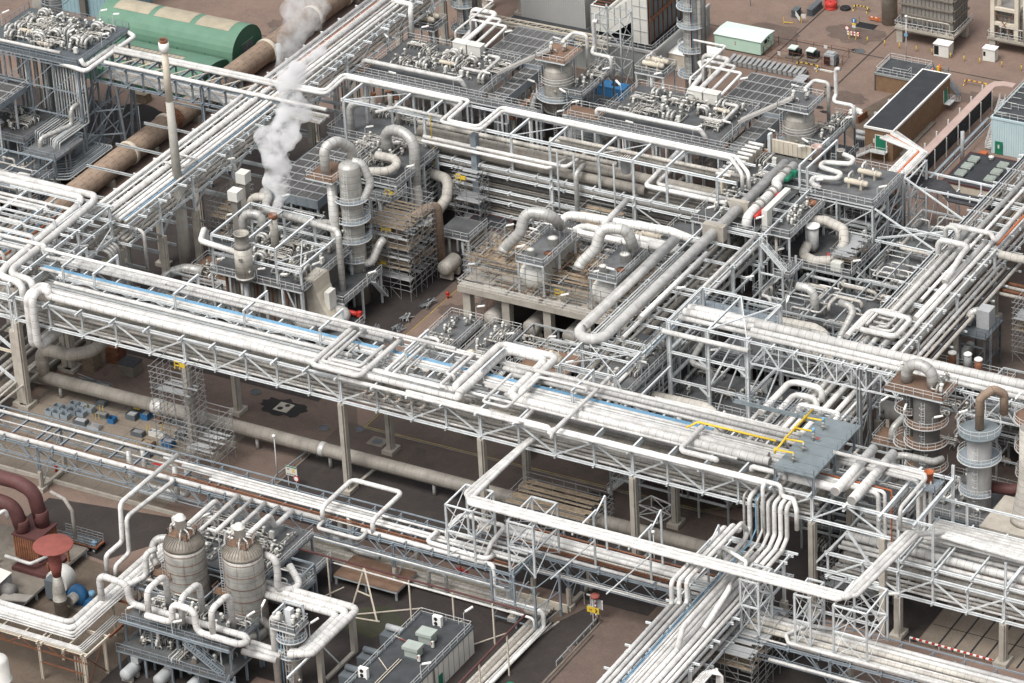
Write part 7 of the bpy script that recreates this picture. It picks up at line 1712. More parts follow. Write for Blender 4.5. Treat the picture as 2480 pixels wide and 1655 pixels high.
# dark service floors behind the furnace and under the left rack
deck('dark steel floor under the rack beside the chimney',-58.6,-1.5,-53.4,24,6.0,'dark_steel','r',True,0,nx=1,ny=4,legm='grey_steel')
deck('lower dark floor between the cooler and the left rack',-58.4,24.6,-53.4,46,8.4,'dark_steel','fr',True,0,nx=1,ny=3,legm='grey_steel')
scatter('the dark floor beside the chimney',-58.4,0,-53.6,23,6.0,[('rack',3),('stand',5),('pump',2)],111,2.6)
scatter('the ground under the gridded cooler',-52,6,-42,28,0.05,[('rack',4),('stand',5),('pump',3),('drum',2)],112,2.8)
scaffold('grey scaffold bay under the left rack by the chimney',-59.4,1,-55.4,9,0,12,2,2,(3,5))
for k in range(9):
 y = -26+k*9; b = B('grey_steel'); b.ibeam((-91,y,8.6),(-60.2,y,8.6),0.3,0.4); b.ibeam((-79,y,0),(-79,y,8.4),0.3,0.3); b.make('cross_frame',label='%s grey cross frame between the brown pipeline and the left rack' % ORD[k],cat='frame')
block('dark steel floors between the brown pipeline and the left unit',-112,-2,-97.6,9,(3.0,6.0),11,'dark_steel','galv')
block('steel floors under the arched pipe deck',-41,15.4,-30.6,29,(4,8,11.6),12)
block('steel floors between the furnace and the gridded cooler',-52.6,-1.4,-40,7.4,(4.4,8.4),13)
block('steel floors below the deck left of the high rack',-53.6,31.2,-34.4,43.6,(4.4,9.0),14)
block('steel floors left of the furnace by the chimney',-58.6,-22,-48.4,-12.4,(3.4,),15)
# ================================================================== centre: concrete table with two drums
t = thing('concrete_table',(6,6,0),'raised concrete table carrying two white headed drums among scaffold boards','concrete structure')
b = B('concrete'); b.box(-9.2,-1.2,8.0,22.4,15.4,9.1); b.make('slab',t)
for x in (-8,-0.6,7.2,14.6,21.4):
 for y in (0.2,14): b = B('concrete'); b.box(x-0.7,y-0.7,0,x+0.7,y+0.7,8.0); b.make('leg',t)
b = B('rail'); b.rail([(-9.1,15.2,9.1),(-9.1,-1.1,9.1),(22.3,-1.1,9.1)]); b.make('guard_rail',t)
for k,(x,l) in enumerate(((2.8,'left white domed drum half buried in the scaffold boards'),(16.2,'right white domed drum under the hairpin pipe'))):
 t = thing('drum',(x,6,9.1),l,'drum')
 b = B('rusty_vessel'); b.lathe((x,3.4,11.4),[(2.5,0),(2.5,11)],24,'y'); b.make('shell',t)
 b = B('offwhite'); b.lathe((x,3.4,11.4),[(2.52,0.02),(2.3,-0.7),(1.75,-1.25),(0.95,-1.6),(0.05,-1.75)],24,'y')
 b.mat('old_clad')
 for i in range(12): a = pi*i/11; b.bar((x+cos(a)*2.5,3.36,11.4+sin(a)*2.5),(x+cos(a)*1.3,2.2,11.4+sin(a)*1.3),0.06)
 b.make('head',t)
 t = deck('railed vent platform above the %s drum' % ('left','right')[k],x-1.6,0.6,x+3.6,12,15.4,'deck','fblr',True,9.1,nx=1,ny=2)
 for i,(a,c,r) in enumerate(((x+0.2,2.6,0.7),(x+1.6,7.6,0.9),(x+2.4,4.6,0.8))):
  b = B('offwhite' if i < 2 else 'rust'); b.lathe((a,c,15.4),[(r,0),(r,1.3 if i < 2 else 0.1),(r*1.06,1.32 if i < 2 else 0.12),(0.1,1.5 if i < 2 else 0.14)],16); b.make('hatch',label='%s round hatch on the vent platform above the %s drum' % (('near','far','rusty')[i],('left','right')[k]),cat='hatch')
 b = B('scaf'); random.seed(k)
 for i in range(20): p = V((x+random.uniform(0.4,3),random.uniform(7,11.5),15.4)); b.bar(p,p+V((random.uniform(-.6,.6),random.uniform(-.6,.6),random.uniform(1.5,3.6))),0.06)
 b.make('tube_heap',label='tangle of scaffold tube on the vent platform above the %s drum' % ('left','right')[k],cat='scaffold tube')
random.seed(8)
b = B('wood')
for i in range(230):
 x = random.uniform(-8.6,21.4); y = random.uniform(0.3,14.6)
 if abs(x-2.8) < 2.3 and y > 2.5 and y < 8 or abs(x-16.2) < 2.3 and 2.5 < y < 8: continue
 z = random.choice((10.6,11.4,12.2)) if y > 3 else random.choice((9.3,10.2)); b.mat(random.choice(('wood','boards','boards','rustdeck','darkcon','motor')))
 if random.random() < 0.65: b.box(x-1.9,y-0.12,z,x+1.9,y+0.12,z+0.06)
 else: b.box(x-0.12,y-1.7,z+0.07,x+0.12,y+1.7,z+0.13)
o = b.make('scaffold_boards',label='litter of scaffold boards covering the concrete table',cat='boards'); o['kind'] = 'stuff'
scaffold('scaffold standing on the concrete table round the two drums',-8.6,0.4,21.6,14.4,9.15,13.2,2.4,1.9,(1,),dens=0.55)
scaffold('scaffold against the left end of the concrete table',-11.8,6,-9.4,15,0,11.5,2.2,1.9,(4,5))
pts = route((1217,608,13.6),'d0.3,0.8,1.2')
def archp(label,a,top1,top2,e,r):
 tb(label,[V(a),V(a)+V((0.15,0.6,0.7)),(top1[0]-0.4,top1[1]-1.2,top1[2]-3.4),V(top1),V(top2),V(e)],r,'alu_clad',1.0)
q0 = W(1217,613,13.2); q1 = W(1272,512,20.6); q2 = W(1335,521,20.4); q3 = W(1358,548,17.2)
archp('left great white arched pipe rising off the concrete table',q0,q1,q2,q3,0.95)
q0 = W(1401,651,14.2); q1 = W(1456,550,21.0); q2 = W(1518,556,20.8); q3 = W(1536,604,16.8)
archp('right great white arched pipe rising off the concrete table',q0,q1,q2,q3,0.95)
tb('fat white pipe running level behind the two arched pipes',[(0.6,15.6,13.4),(1.2,17.6,15.2),(4,18.2,15.4),(19.6,19.6,15.4),(24.4,19.6,14.6),(24.6,22.4,13)],0.7,'white_band',1.0)
tb('fat white U pipe behind the right arched pipe',[(22,16.4,13.6),(5.2,15.4,13.8),(3.4,16.6,13.8),(5.2,17.8,13.8),(22,18.0,13.6)],0.62,'white_clad',0.8)
tb('white pipe crossing behind the right arched pipe to the rack',[(9.2,15.5,16.0),(9.2,24.2,16.6)],0.5,'white_clad')
deck('railed landing between the drums and the high rack',8,21.8,16.5,27.0,9.6,'deck','fblr',True,0)
gear('drum','the landing behind the drums',[(10,24,9.6),(13.6,24.6,9.6)])
deck('railed landing left of the valve deck, below the high rack',16.8,21.5,22.6,27.6,12.6,'deck','fblr',True,0)
scaffold('flat scaffold bridge hung under the high rack',-0.5,22.6,6.5,28.2,5.2,11.5,2.2,2.0,(2,3),dens=0.9)
b = B('bluepipe'); b.bar((-12,20,5.6),(-4.6,20,5.6),0.14).bar((-12,20,6.5),(-4.6,20,6.5),0.14)
for i in range(7): b.bar((-12+i,20,5.6 if i % 2 else 6.5),(-11+i,20,6.5 if i % 2 else 5.6),0.1)
b.make('lattice_beam',label='blue lattice scaffold beam behind the left arched pipe',cat='beam')
# pumps and exchangers in front of the table
for k,(x0,x1,y0,y1) in enumerate(((-8.8,-2.6,-20,-4.0),(-0.8,4.6,-18,-4.0))):
 deck('%s exchanger deck in front of the concrete table' % ('left','right')[k],x0,y0,x1,y1,5.4,'deck','fblr',True,0,nx=1,ny=2)
 scatter('the %s exchanger deck' % ('left','right')[k],x0,y0+2,x1,y1,5.4,[('stand',4),('rack',1),('loop',1)],60+k,2.4)
 tb('fat pale exchanger shell pipe beside the %s exchanger deck' % ('left','right')[k],[(x0-1.1,y0-7,3.0),(x0-1.1,y1,3.4)],0.9,'old_clad')
 b = B('ivory'); b.lathe((x0+2,y0+3,5.4),[(0.8,0),(0.8,1.0),(0.84,1.02),(0.1,1.2)],16); b.make('manway',label='round cream manway on the %s exchanger deck' % ('left','right')[k],cat='manway')
hx('cream ended drum beneath the left exchanger deck',-5,-17.6,3.4,5,1.7,'y','ivory')
hx('tan ended drum beneath the right exchanger deck',2.6,-17.8,3.2,5,1.8,'y','ivory')
deck('railed landing with a domed pot before the concrete table',10,-17.6,18.6,-8.6,6.0,'rustdeck','fblr',True,0)
t = thing('pot',(14.8,-12.6,6),'domed cream pot standing on the landing before the concrete table','pot')
b = B('ivory'); b.lathe((14.8,-12.6,6.0),[(1.6,0),(1.6,0.9),(1.75,0.92),(1.75,1.15),(1.5,1.4),(1.0,1.9),(0.3,2.1),(0.3,2.5),(0.05,2.5)],20); b.make('shell',t)
b = B('rail'); b.ring((14.8,-12.6,8.2),1.2,0.08,14); b.make('hoop',t)
for k,(x,y) in enumerate(((9,-24),(16,-22),(20,-26))): tb('%s fat pale pipe on the floor behind the middle rack loop' % ORD[k],[(x,y-6,2.2),(x,y+8,2.2)],0.9,'old_clad')
for k in range(6): tb('%s shaded pipe across the floor under the hairpin pipe' % ORD[k],[(-10+k,-26+k*2.4,1.8),(36,-26+k*2.4,1.8)],0.4 if k % 2 else 0.25,'old_clad')
b = B('rail'); b.stair((4.9,-18,1),(8.2,-14,5.4),0.9); b.make('stair',label='steep white stair between the two exchanger decks',cat='stair')
# ---- deck under the hairpin
deck('railed valve deck at the near end of the hairpin rack',29,-26.5,36.2,-8.5,13.0,'deck','fr',True,0,nx=1,ny=3)
scatter('the valve deck at the hairpin',29.6,-25,36,-10,13.0,[('box',2),('loop',2),('stand',5),('riser',1),('rack',1)],71,2.2)
b = B('rail'); b.stair((40.4,-26.2,8.2),(36.2,-26.2,13),0.9); b.mat('deck').box(40.4,-27.4,8.0,43,-25,8.15); b.mat('rail'); b.rail([(40.4,-27.4,8.15),(43,-27.4,8.15),(43,-25,8.15)]); b.stair((38,-25.4,3.6),(42,-25.4,8.1),0.9); b.make('stair',label='two flight white stair at the near end of the hairpin rack',cat='stair')
for k,(x0,y0,x1,y1,z,l) in enumerate(((36.4,-27,50,-14,5.2,'dark grated floor below the open frame'),(37,-13,56,-2.4,5.2,'dark grated floor inside the frame'),(51.2,-28,57.6,-14,5.2,'dark grated floor by the right rack'),(36.4,0.8,57,12,5.6,'dark grated floor behind the frame'))):
 deck(l,x0,y0,x1,y1,z,'deck','fr',True,0)
 scatter(l.replace('dark ','the '),x0,y0,x1,y1,z,[('stand',5),('rack',2),('fins',1),('pump',1)],80+k,2.8)
tb('brown tinted fat ribbed elbow over the floor by the frame',[(36,-18,8.2),(45,-18.2,8.6),(47.2,-18.8,8.2),(47.4,-19.2,6.6)],0.9,'old_clad',1.1)
hx('tan horizontal drum on the grated floor below the frame',47,-20.4,6.6,4.6,1.2,'x','rusty_vessel')
t = tb('fat pale ribbed elbow over the floor behind the frame',[(44,6.8,11),(52,6.6,11.4),(54.4,6.0,11),(54.6,5.6,9)],0.9,'old_clad',1.1)
hx('tan horizontal drum on the grated floor behind the frame',54,4.6,8.0,5,1.2,'x','rusty_vessel')
tb('white ribbed S bend pipe behind the frame',[(53,14,12.6),(56,13.6,12.4),(55.6,9,9.6),(55.6,7.6,8.8)],0.6,'alu_clad',1.3)
tb('grey ribbed elbow below the stair tower',[(44,17,12),(47,17,12),(47.4,16.6,8)],0.7,'alu_clad',1.2)
tb('white pipe bending up from the grated floor by the main rack',[(36.6,-26,3.2),(42.4,-26,3.2),(44,-24.6,5),(44,-24.4,12)],0.4,'white_clad',1.2)
tb('grey pipe with a square bend inside the open frame',[(39,-4,13.4),(39,-11,11.4),(42.8,-11.4,11.2),(43,-11.6,6)],0.5,'alu_clad',1.1)
for i,y in enumerate((-24,-19)): b = B('white_steel'); b.ibeam((37.6,y+4,12.4),(37.6,y-8,12.4),0.3,0.36) if i else b.ibeam((36.2,-25.5,9.6),(46,-25.5,9.6),0.3,0.36); b.make('beam',label='%s loose white beam framing the floor beside the hairpin rack' % ('near','far')[i],cat='beam')
# ---- right upper decks
deck('upper deck with a red valve and fat pipe right of the high rack',21.4,23.5,33.0,50,16.0,'deck','fl',True,0,nx=2,ny=4)
deck('upper right deck on white legs with two cream exchangers',33.2,40,46.8,52.4,16.0,'deck','fbr',True,0,nx=2,ny=2,brace=True)
gear('drum','the upper right deck',[(42.2,48.6,16,0),(41.6,44.6,16,0)])
scatter('the deck with the red valve',22,25,28,48,16,[('stand',5),('box',2),('loop',2),('rack',1)],90,2.6)
t = thing('valve_train',(31,32,16),'fat white valve train with red actuators and ribbed end on the upper deck','valve train')
b = B('white_band'); b.tube([V((30.2,44.5,17.8)),V((30.2,37.5,18.0)),V((31.2,36.4,18.0)),V((31.2,26.4,18.0)),V((31.2,24.8,17.8)),V((31.2,24.6,16.1))],0.82,16,0.9); b.make('pipe',t)
b = B('stainless')
for y in (28.0,29.6,33,34.4,40,42): b.lathe((31.2 if y < 36 else 30.2,y,18.0),[(1.05,0),(1.05,0.3)],16,'y')
b.make('flange',t)
for y0,l in ((25.2,3.0),(33.0,1.2)): b = B('red'); b.lathe((32.6,y0,18.0),[(0.2,0),(0.42,0.08),(0.42,l),(0.2,l+0.1)],10,'y'); b.make('actuator',t)
b = B('green'); b.lathe((31.6,38.6,18.2),[(0.2,0),(0.45,0.08),(0.45,1.8),(0.2,1.9)],10,'y'); b.box(31.2,41,17.6,32.2,42,18.6); b.make('motor',t)
b = B('concrete'); b.box(26.6,27.5,16.0,30.0,28.3,18.9); b.make('block',label='pale block clasping the hairpin pipe on the upper deck',cat='block')
b = B('concrete'); b.box(26.4,18.2,16.2,30.2,19.6,18.9); b.make('block',label='second pale block clasping the hairpin pipe nearer the drums',cat='block')
t = thing('blast_wall',(25,44,16),'cream panelled wall lined with short white pipes on the upper deck','wall')
b = B('ivory'); b.box(21.6,34,16.0,22.0,48.6,18.4); n = 12
for i in range(n): b.box(22.0,34.2+i*1.2,16.0,22.1,34.3+i*1.2,18.4)
b.make('panel',t)
b = B('white_clad')
for i in range(10): b.tube([V((20.4,35+i*1.35,18.9)),V((23.2,35+i*1.35,18.9))],0.28,8)
b.make('nozzle',t)
b = B('ivory'); b.box(23,50.6,16,31,51.0,18.4)
for i in range(9): b.box(23.4+i*0.86,50.5,16.0,23.5+i*0.86,50.6,18.4)
b.mat('white_steel').box(22.4,50.2,16,22.9,51.2,19.4); b.make('blast_wall',label='cream panelled screen at the back of the upper deck',cat='wall')
t = thing('portal',(33,42,16),'white goal post frame over coiled pipes on the upper deck','frame')
b = B('white_steel')
for x,y in ((33.2,40.4),(34.6,40.4),(34.8,51.4)): b.ibeam((x,y,16),(x,y,20.4),0.34,0.34)
b.ibeam((33.2,40.4,20.4),(33.4,51.4,20.4),0.3,0.34).ibeam((34.6,40.4,20.2),(34.8,51.4,20.2),0.3,0.34); b.make('beam',t)
tb('serpentine white pipe hung from the goal post frame',[(36.8,49.6,19),(39,49.4,18.6),(39,47.8,18.4),(34.4,47.0,18.2),(34.4,45.6,18),(38.6,45.2,17.8),(38.6,43.6,17.6),(34.6,42.8,17.4),(34.6,41.6,17),(36.6,41.4,16.4)],0.42,'white_clad',0.8)
t = thing('vent_stack',(32.6,48,16),'short pinkish vent stack steaming behind the goal post frame','vent')
b = B('pinkcover'); b.lathe((33.0,47.4,17.5),[(0.85,0),(0.85,3.0),(0.95,3.02),(0.95,3.3),(0.7,3.3),(0.65,2.4)],18); b.make('shell',t)
b = B('old_clad'); b.lathe((36.2,50.0,17),[(0.7,0),(0.7,2.4),(0.8,2.42),(0.6,2.5)],16); b.make('second_shell',t)
deck('small corner landing with white cubicle below the goal post frame',33,26,38.4,39.4,15.2,'deck','fr',True,0)
b = B('offwhite'); b.box(33.2,26.2,15.2,34.2,28.0,19.0).box(33.2,28.0,18.4,34.2,35.0,19.0); b.make('cubicle',label='white box frame on the corner landing',cat='frame')
scatter('the corner landing',34.4,27.5,38.4,38,15.2,[('stand',4),('loop',1)],93,2.2)
b = B('rust'); b.lathe((36.8,37.6,15.2),[(0.8,0),(0.8,0.6),(0.6,0.62),(0.1,0.3)],16); b.make('rusty_pot',label='open rusty pot on the corner landing',cat='pot')
t = thing('stair_tower',(38,22,0),'white zigzag stair tower below the upper right decks','stair tower')
for x,y in ((36,19.5),(40.2,19.5),(36,24.4),(40.2,24.4)): b = B('white_steel'); b.ibeam((x,y,0),(x,y,13),0.3,0.3); b.make('leg',t)
b = B('white_steel'); b.stair((40,21,11.6),(35.6,21,15.9),0.9); b.stair((36.4,22.6,7.4),(40,22.6,11.6),0.9); b.stair((40,21,3.4),(36.4,21,7.3),0.9)
b.mat('deck').box(38.6,19.4,11.5,41.6,24.4,11.62); b.box(34.6,19.4,7.2,36.6,24.4,7.32); b.mat('white_steel'); b.rail([(38.6,19.5,11.6),(41.5,19.5,11.6),(41.5,24.3,11.6)]); b.rail([(34.6,24.3,7.3),(34.6,19.5,7.3),(36.4,19.5,7.3)])
for z in (3.4,7.2,11.4): b.bar((36,19.5,z),(40.2,19.5,z),0.24); b.bar((40.2,19.5,z),(40.2,24.4,z),0.24)
b.bar((40.2,19.5,4),(40.2,24.4,11),0.14).bar((40.2,24.4,4),(40.2,19.5,11),0.14); b.make('flights',t)
for k in range(7): b = B('alu_clad'); b.box(30.6+k*0.0,4.6+k*1.5,9.0,32.4,5.2+k*1.5,13.6); b.make('fin_panel',label='%s grey fin panel of the row left of the stair tower' % ORD[k],cat='fin panel')
# middle floors with the white topped drum
for z,l in ((9.0,'middle railed floor with a white topped drum right of the stair tower'),(4.4,'lower railed floor right of the stair tower')):
 t = deck(l,34.5,28.2,48.2,40,z,'deck','fr',True,0,nx=2,ny=2)
b = B('rail')
for z in (4.6,0.4): b.stair((50.2,33.5,z),(48.4,30.2,z+4.3),0.9)
b.make('stair',label='zigzag stair at the right end of the middle floors',cat='stair')
scatter('the lower floor right of the stair tower',35,29,48,39,4.4,[('stand',6),('rack',2),('pump',2)],95,2.6)
t = thing('drum',(39.2,32.8,9),'upright pale drum with a white flat lid on the middle floor','drum')
b = B('towergrey'); b.lathe((39.0,33.2,10.4),[(0.5,-1.2),(1.0,-0.2),(1.0,3.4)],20); b.make('shell',t)
b = B('lamp_white'); b.lathe((39.0,33.2,13.8),[(1.25,0),(1.25,0.22),(0.9,0.24)],20); b.make('lid',t)
tb('fat brownish looped pipe round the white topped drum',[(34.6,33.2,12.2),(35.2,34.8,13.4),(40,36.2,13.6),(43.6,35.4,13.2),(44.6,33.4,11.6),(44.0,30.6,9.8),(41,29.8,9.4),(38.4,30.4,9.6),(38.6,32.2,11)],0.85,'old_clad',0.6)
t = scaffold('board covered scaffold platform on the middle floor',44,29.6,47.8,37,9.05,11.6,2,1.3,(1,2),dens=1.2)
b = B('offwhite'); b.box(44.4,28.6,9.05,46.2,30.0,10.6); b.make('cubicle',label='white box below the board covered scaffold platform',cat='cubicle')
b = B('red'); b.cyl((42.6,31.6,9.05),0.25,1.3,10); b.make('extinguisher',label='red cylinder standing near the white topped drum',cat='extinguisher')
t = thing('pipe_tower',(45,56,0),'white lattice pipe tower behind the upper right deck','pipe tower')
for x,y in ((42.4,55),(46.4,55),(42.4,62),(46.4,62)): b = B('white_steel'); b.ibeam((x,y,0),(x,y,14),0.36,0.36); b.make('leg',t)
b = B('white_steel')
for z in (3,6.5,10,13.8):
 b.bar((42.4,55,z),(46.4,55,z),0.24).bar((42.4,62,z),(46.4,62,z),0.24).bar((46.4,55,z),(46.4,62,z),0.24).bar((42.4,55,z),(42.4,62,z),0.24); 
 if z < 13: b.bar((42.4,55,z),(46.4,55,z+3.4),0.16); b.bar((46.4,55,z),(46.4,62,z+3.4),0.16)
b.bar((47,41,9.5),(58.5,49,9.5),0.3).bar((47,52,15.5),(58.5,52,9.5),0.24).bar((47,40.2,15.4),(59,40.2,9.5),0.24).ibeam((47,40.2,9.5),(59.4,40.2,9.5),0.3,0.36).ibeam((47,46,9.5),(59.4,46,9.5),0.3,0.36).ibeam((59.4,40.2,9.5),(59.4,52,9.5),0.3,0.36).ibeam((59.4,40.2,0),(59.4,40.2,9.5),0.3,0.3).ibeam((47,40.2,5),(59.4,40.2,5),0.3,0.36); b.make('brace',t)
for k in range(9): tb('%s of the white and red pipes on the lattice tower' % ORD[k],[(36+k*0.2,66+k*0.4,14.2),(42.6+k*0.4,64,14.2),(42.6+k*0.4,54.6,14.2),(42.6+k*0.4,54.4,4)],0.18 if k % 3 else 0.26,'orange' if k == 4 else 'white_clad',1.1)
# black cables rack leading right
t = thing('cable_rack',(52,62,0),'white framed rack carrying a black cable bundle to the right','cable rack')
b = B('cable')
for k in range(7): b.tube([V((42,62.5-k*0.5,10.2-k*0.1)),V((50,62.5-k*0.5,10.2)),V((52.4,61-k*0.5,9.4)),V((62,61-k*0.5,9.4))],0.22,6,1)
b.make('cables',t)
b = B('white_steel')
for x in (44,48,52,56,60): b.bar((x,58.5,0),(x,58.5,10.8),0.22).bar((x,63.2,0),(x,63.2,10.8),0.22).bar((x,58.5,9.0),(x,63.2,9.0),0.22).bar((x,58.5,0.5),(x,63.2,8.8),0.12)
b.bar((42,63.6,10.8),(62,63.6,10.6),0.4,0.3).bar((42,58.4,10.4),(62,58.4,10.4),0.3,0.3); b.make('frame',t)
gear('lamp','the upper right decks',[(24,24,16,20),(33,24,16,30),(28,50,16,0),(36,40.3,16,0),(46.6,42,16,20),(35,27,9,30),(48,29,9,10),(32,-2,16,20),(36.5,-20,13,200),(44,-14,14,10),(50,1,16,100),(37,12,12,20)])
gear('lamp','the concrete table',[(-9,2,9.1,0),(-8,13,11,20),(-2,14,11,200),(1.4,0.4,15.4,20),(6.6,10,15.4,0),(10,-1,9.1,20),(14.6,2,13,20),(20,0.4,15.4,200),(-4,-4.2,5.4,10),(4.8,-10,5.4,10),(12,-8.8,6,0),(18.4,-15,6,20),(8,21.5,9.6,40),(16.4,21.8,9.6,40),(20,27.8,12.6,20)])
# ---- columns right of the right rack
t = tower('dark grimy column pair under a rusty railed platform',82.4,-17.4,2.0,2,20.6,'towerdark',[(15.4,3.3,150,400),(12,3.4,130,380),(7.6,3.3,140,400)],('towerdark',1.9),platm='rustdeck')
tower('slimmer dark column beside the grimy column',79.4,-16.6,1.1,2,20.6,'towerdark',[(16.4,2.4,120,300),(10.5,2.6,120,330)],None,platm='rustdeck')
deck('rusty railed platform on top of the two grimy columns',76.6,-20,86.2,-14.4,20.9,'rustdeck','fblr',False,20)
pts = [V((78.8,-16.8,21))]
for i in range(9): a = pi-pi*i/8; pts.append(V((81.0+cos(a)*2.1,-16.8,22.4+sin(a)*1.9)))
pts.append(V((83.1,-16.8,21))); tb('ribbed pale arch pipe on top of the two grimy columns',pts,0.9,'alu_clad',0)
gear('loop','the top of the grimy columns',[(84.4,-16,20.9,90)])
gear('stand','the top of the grimy columns',[(85.4,-18.6,20.9),(77.4,-15.2,20.9)])
t = tower('pale grey column wearing a round slate platform like a hat',92.6,-21,1.85,2.4,17.4,'towergrey',[(13.6,3.3,100,440),(8,3.0,180,330)],('towergrey',2.3),dome=False)
t = thing('hat_platform',(92.6,-21,17.6),'round slate blue platform with railings on the pale grey column','platform')
b = B('bluedeck'); b.lathe((92.6,-21,17.5),[(1.6,-0.4),(3.2,0.3),(3.25,0.62),(3.1,0.64),(1.5,0.8)],30); b.make('deck',t)
b = B('rail')
for h in (0.6,1.2): b.ring((92.6,-21,18.4+h),3.2,0.06,26)
for i in range(16): a = 2*pi*i/16; b.bar((92.6+cos(a)*3.2,-21+sin(a)*3.2,18.4),(92.6+cos(a)*3.2,-21+sin(a)*3.2,19.6),0.05)
b.make('guard_rail',t)
tb('rusty hooked pipe rising out of the round slate platform',[(92.6,-21,18.4),(92.6,-21,23.6),(94.0,-19.2,24.6),(95.2,-18,23.4),(95.2,-18,20)],0.66,'brown_lag',0.7)
tb('brown ribbed elbow duct right of the pale grey column',[(93.8,-19.6,7.8),(98,-19,7.8),(99.4,-18,10),(99.8,-17.6,15)],0.9,'maroon',1.0)
deck('dark railed deck round the foot of the pale grey column',85.4,-25.4,97,-13.6,4.6,'deck','fblr',True,0,nx=2,ny=2,legm='galv')
scatter('the deck below the pale grey column',85.6,-24,91,-14,4.6,[('stand',5),('rack',2),('pump',2)],97,2.6)
t = thing('concrete_stack',(102,-24,0),'beige concrete table with a flared stack at the right edge','stack')
b = B('concrete'); b.box(96.6,-30,6.4,114,-20.6,7.6); b.make('slab',t)
for x in (97.6,104,112):
 for y in (-29,-21.6): b = B('concrete'); b.box(x-0.7,y-0.7,0,x+0.7,y+0.7,6.4); b.make('leg',t)
b = B('old_clad'); b.lathe((102.4,-25.6,7.6),[(2.6,0),(2.4,0.6),(1.7,5),(1.4,8),(1.4,16)],24); b.make('stack',t)
tower('streaked column with ringed platforms cut by the right edge',99.4,-15.6,1.6,5,22,'rusty_vessel',[(19,3.4,120,420),(14,3.2,130,420),(9.5,3,130,400)],None,platm='rustdeck')
deck('small pump deck between the gantry column and the grimy column',71.6,-14,77.2,-8.4,7,'rustdeck','fl',True,0)
tb('pale ribbed elbow on the small pump deck',[(74.6,-13,7.2),(74.6,-12.6,9.2),(75.6,-10,10.4),(76.6,-9.4,10.4)],0.6,'alu_clad',1.2)
hx('fat grey drum lying behind the gantry column',74,-8,9.2,6,1.5,'x','towerdark')
tb('white swan necked pipe between the grimy column and the rack end',[(80.2,-24.4,6),(80.4,-24.4,12.4),(82.2,-24.6,13),(86,-23,12),(87,-21.6,12)],0.55,'alu_clad',1.0)
scatter('the floor right of the right rack',72,-38,96,-24,0.05,[('pump',4),('rack',5),('stand',8),('fins',1)],99,3)
scatter('the floor behind the gantry',72,-4,96,12,0.05,[('pump',4),('rack',5),('stand',6),('drum',3)],98,3)
# beyond the gantry: blue framed filter and four vent stacks
t = thing('filter',(74,23,0),'slate blue filter box on a braced blue frame behind the gantry','filter')
for x,y in ((71.2,20.4),(75.4,20.4),(71.2,26.6),(75.4,26.6)): b = B('slate'); b.ibeam((x,y,0),(x,y,7.8),0.3,0.3); b.make('leg',t)
b = B('slate'); b.box(70.8,20,7.8,75.8,27,8.0)
for z in (3,6): b.bar((71.2,20.4,z),(75.4,20.4,z),0.2).bar((75.4,20.4,z),(75.4,26.6,z),0.2)
b.bar((71.2,20.4,0),(75.4,20.4,6),0.14).bar((75.4,20.4,0),(75.4,26.6,6),0.14); b.rail([(70.9,20.1,8),(75.7,20.1,8),(75.7,26.9,8)]); b.make('frame',t)
b = B('motor'); b.box(72.8,23,8.0,75,25.4,11.2); b.make('box',t)
b = B('alu_clad'); b.tube([V((73,24.0,10.6)),V((71.8,23.4,10.4)),V((71.4,22.6,8.4))],0.65,14,0.8); b.make('duct',t)
b = B('galv'); b.ladder((76.2,21,0),(76.2,21,9.4),0.6,'y'); b.make('ladder',t)
deck('low rusty roof deck with four vent stacks behind the gantry',66.8,12.4,82,18,3.6,'rustdeck','fblr',True,0)
for k,(x,y) in enumerate(((67.6,17.0),(71.6,16.4),(74.0,17.0),(76.2,16.2))):
 t = thing('vent_stack',(x,y,3.6),'%s white capped vent stack of the row behind the gantry, from the left' % ORD[k],'vent','white capped vent stacks')
 b = B('motor' if k == 2 else 'rust'); b.cyl((x,y,3.6),0.62,2.8,14); b.make('shell',t)
 b = B('lamp_white'); b.lathe((x,y,6.4),[(0.7,0),(0.7,0.2),(0.3,0.45)],14); b.make('cap',t)
for k,(x,y) in enumerate(((70.0,14.4),(74.6,14.2),(79.2,14.8))): b = B('motor' if k != 1 else 'offwhite'); b.box(x-1.2,y-0.9,3.6,x+1.2,y+0.9,5.0); b.mat('rust').box(x-1.2,y-0.9,5.003,x+0.4,y+0.2,5.02); b.make('cubicle',label='%s grey box on the low rusty roof deck, from the left' % ORD[k],cat='cubicle')
tb('fat grey pipe slanting on the floor left of the blue filter',[(69.8,18,1.4),(70.2,27,2.0)],0.8,'alu_clad')
scaffold('dark scaffold bay behind the blue filter',77,28,86,38,0,10,2.2,2,(3,4))
tb('long stained pipe entering from the right edge above the scaffold',[(69.4,40,12),(110,40,12)],0.7,'old_clad')
for k in range(4): tb('%s rusty pipe of the low run at the right edge' % ORD[k],[(72,33+k*1.2,9),(110,33+k*1.2,9)],0.3,'rust' if k % 2 else 'old_clad')
b = B('red')
for i in range(4): b.mat('red' if i % 2 else 'lamp_white').box(83.4,22,0.2+i*0.5,84.2,22.1,0.7+i*0.5)
b.make('marker_board',label='red and white striped marker board on the ground at the right',cat='marker')
gear('lamp','the right hand columns',[(76,-20.2,16,60),(80,-20.4,15.4,100),(84.6,-20.2,15.4,20),(83,-20.6,7.6,80),(89.4,-22,18.4,30),(96.8,-25.4,4.6,40),(94.8,-25.6,4.6,160),(88.6,-25.2,4.6,60),(77,-13.9,7,90),(96,-16,19,80)])
